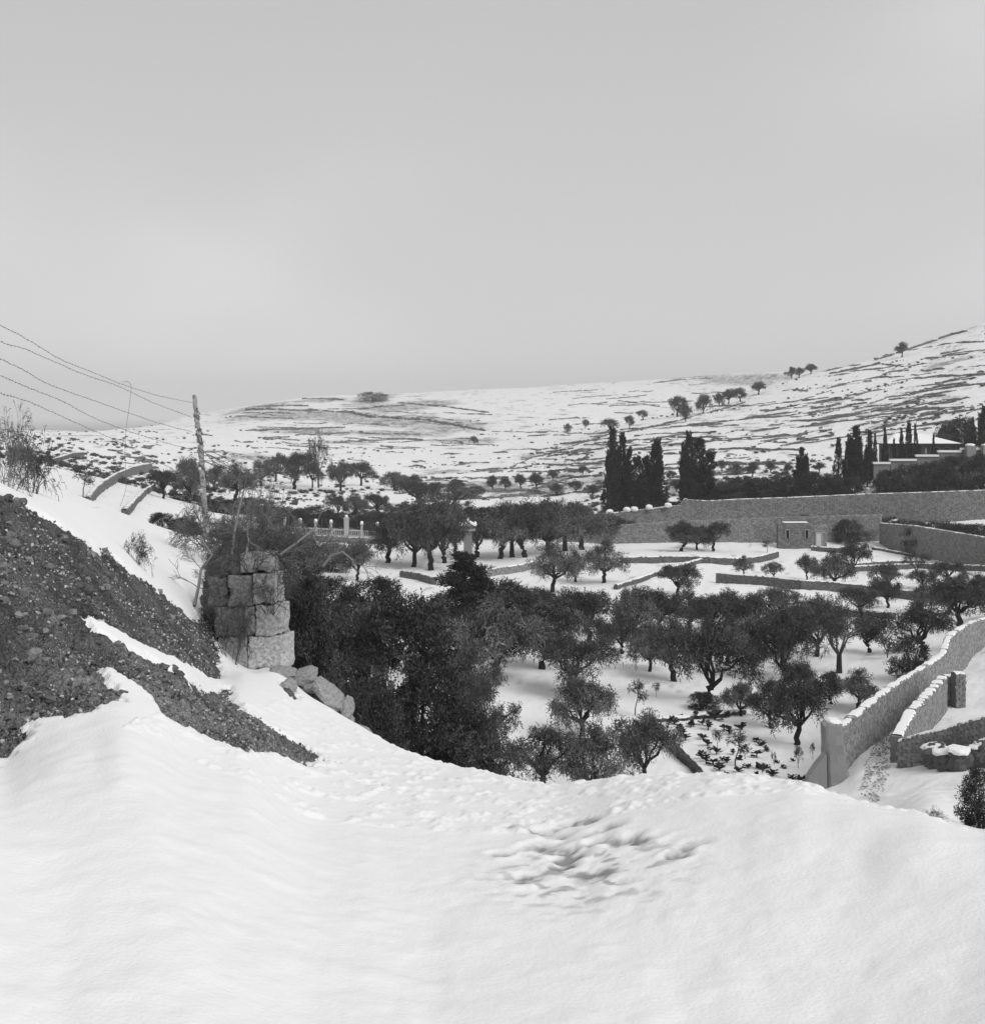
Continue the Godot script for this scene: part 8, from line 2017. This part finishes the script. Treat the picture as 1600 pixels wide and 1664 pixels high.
func build_fence(wires: Array, dropper: Array, post: Array) -> void:
	rng.seed = 900
	var steel := tint_mat.duplicate()
	steel.roughness = 0.6
	var order := ["topmost", "second", "third", "fourth", "lowest"]
	for i in wires.size():
		var root := thing("barbed_wire", order[i] + " strand of barbed wire running left from the leaning post", "barbed wire", Vector3.ZERO, "strands of the barbed-wire fence")
		var g := Geo.new()
		var path := curve(wires[i], 14)
		for j in path.size():
			path[j] += any_dir() * 0.004
		g.tube(path, 0.0024, 0.0032, 5, grey(0.2))
		part("strand", g.mesh(), steel, root)
		var b := Geo.new()
		var along := 0.0
		var next := 0.05
		for j in path.size() - 1:
			var l := path[j].distance_to(path[j + 1])
			while next < along + l:
				var p := path[j].lerp(path[j + 1], (next - along) / l)
				for q in 4:
					var d := any_dir() * 0.011
					b.tube(PackedVector3Array([p - d * 0.2, p + d]), 0.0032, 0.002, 3, grey(0.14))
				var t := (path[j + 1] - path[j]).normalized() * 0.014
				b.tube(PackedVector3Array([p - t, p + t]), 0.0045, 0.0045, 4, grey(0.18))
				next += rng.randf_range(0.12, 0.17)
			along += l
		part("barbs", b.mesh(), steel, root, "stuff")
	var dg := Geo.new()
	dg.tube(curve(dropper, 6), 0.0032, 0.0028, 5, grey(0.16))
	single("tie_wire", dg.mesh(), steel, "loose wire hanging down across the barbed strands left of the post", "wire")
	var pr := thing("fence_post", "leaning pale fence post wrapped in barbed wire at the fence's right end", "fence post")
	var pg := Geo.new()
	var line := curve(post, 5)
	for j in line.size():
		line[j] += any_dir() * 0.006
	pg.tube(line, 0.052, 0.034, 9, grey(0.5))
	part("post", pg.mesh(), stone_mat, pr)
	var wg := Geo.new()
	for w in 3:
		var turn := PackedVector3Array()
		var f0 := rng.randf_range(0.25, 0.8)
		for j in 60:
			var f := clampf(f0 + (j / 60.0 - 0.5) * rng.randf_range(0.38, 0.42), 0.0, 0.99) * (line.size() - 1)
			var c := line[int(f)].lerp(line[mini(int(f) + 1, line.size() - 1)], f - int(f))
			var a := j * 0.55 + w + 1.4 * sin(j * 0.37 + w * 2.0)
			turn.append(c + Vector3(cos(a), 0, sin(a)) * rng.randf_range(0.04, 0.06))
		wg.tube(turn, 0.005, 0.005, 4, grey(0.08))
		for j in 40:
			var p := turn[rng.randi() % turn.size()]
			wg.tube(PackedVector3Array([p, p + any_dir() * 0.035]), 0.006, 0.003, 3, grey(0.08))
	part("wire_wrapping", wg.mesh(), steel, pr)
	for j in 4:
		var p := line[int(line.size() * (0.3 + 0.11 * j))]
		var sg := Geo.new()
		sg.box(p + Vector3(-0.02, 0, 0.045), Vector3(0.02, 0, 0), Vector3(0, rng.randf_range(0.015, 0.03), 0), Vector3(0, 0, 0.015), grey(0.8))
		part("snow_crust", sg.mesh(), snow_mat, pr)
	var vg := Geo.new()
	var vat := Vector3([-4.82, -0.53, -20.6][0], [-4.82, -0.53, -20.6][1], [-4.82, -0.53, -20.6][2])
	for j in 7:
		twig(vg, vat + any_dir() * 0.08, Vector3(rng.randf_range(0.2, 1.0), rng.randf_range(-0.5, 0.3), rng.randf_range(-0.3, 0.3)).normalized(), 0.22, 0.008, 2, 0.5, 0.1, grey(0.09), 0.004)
	single("dry_vine", vg.mesh(), bark_mat, "dry vine twigs clinging to the right of the leaning fence post", "vine")
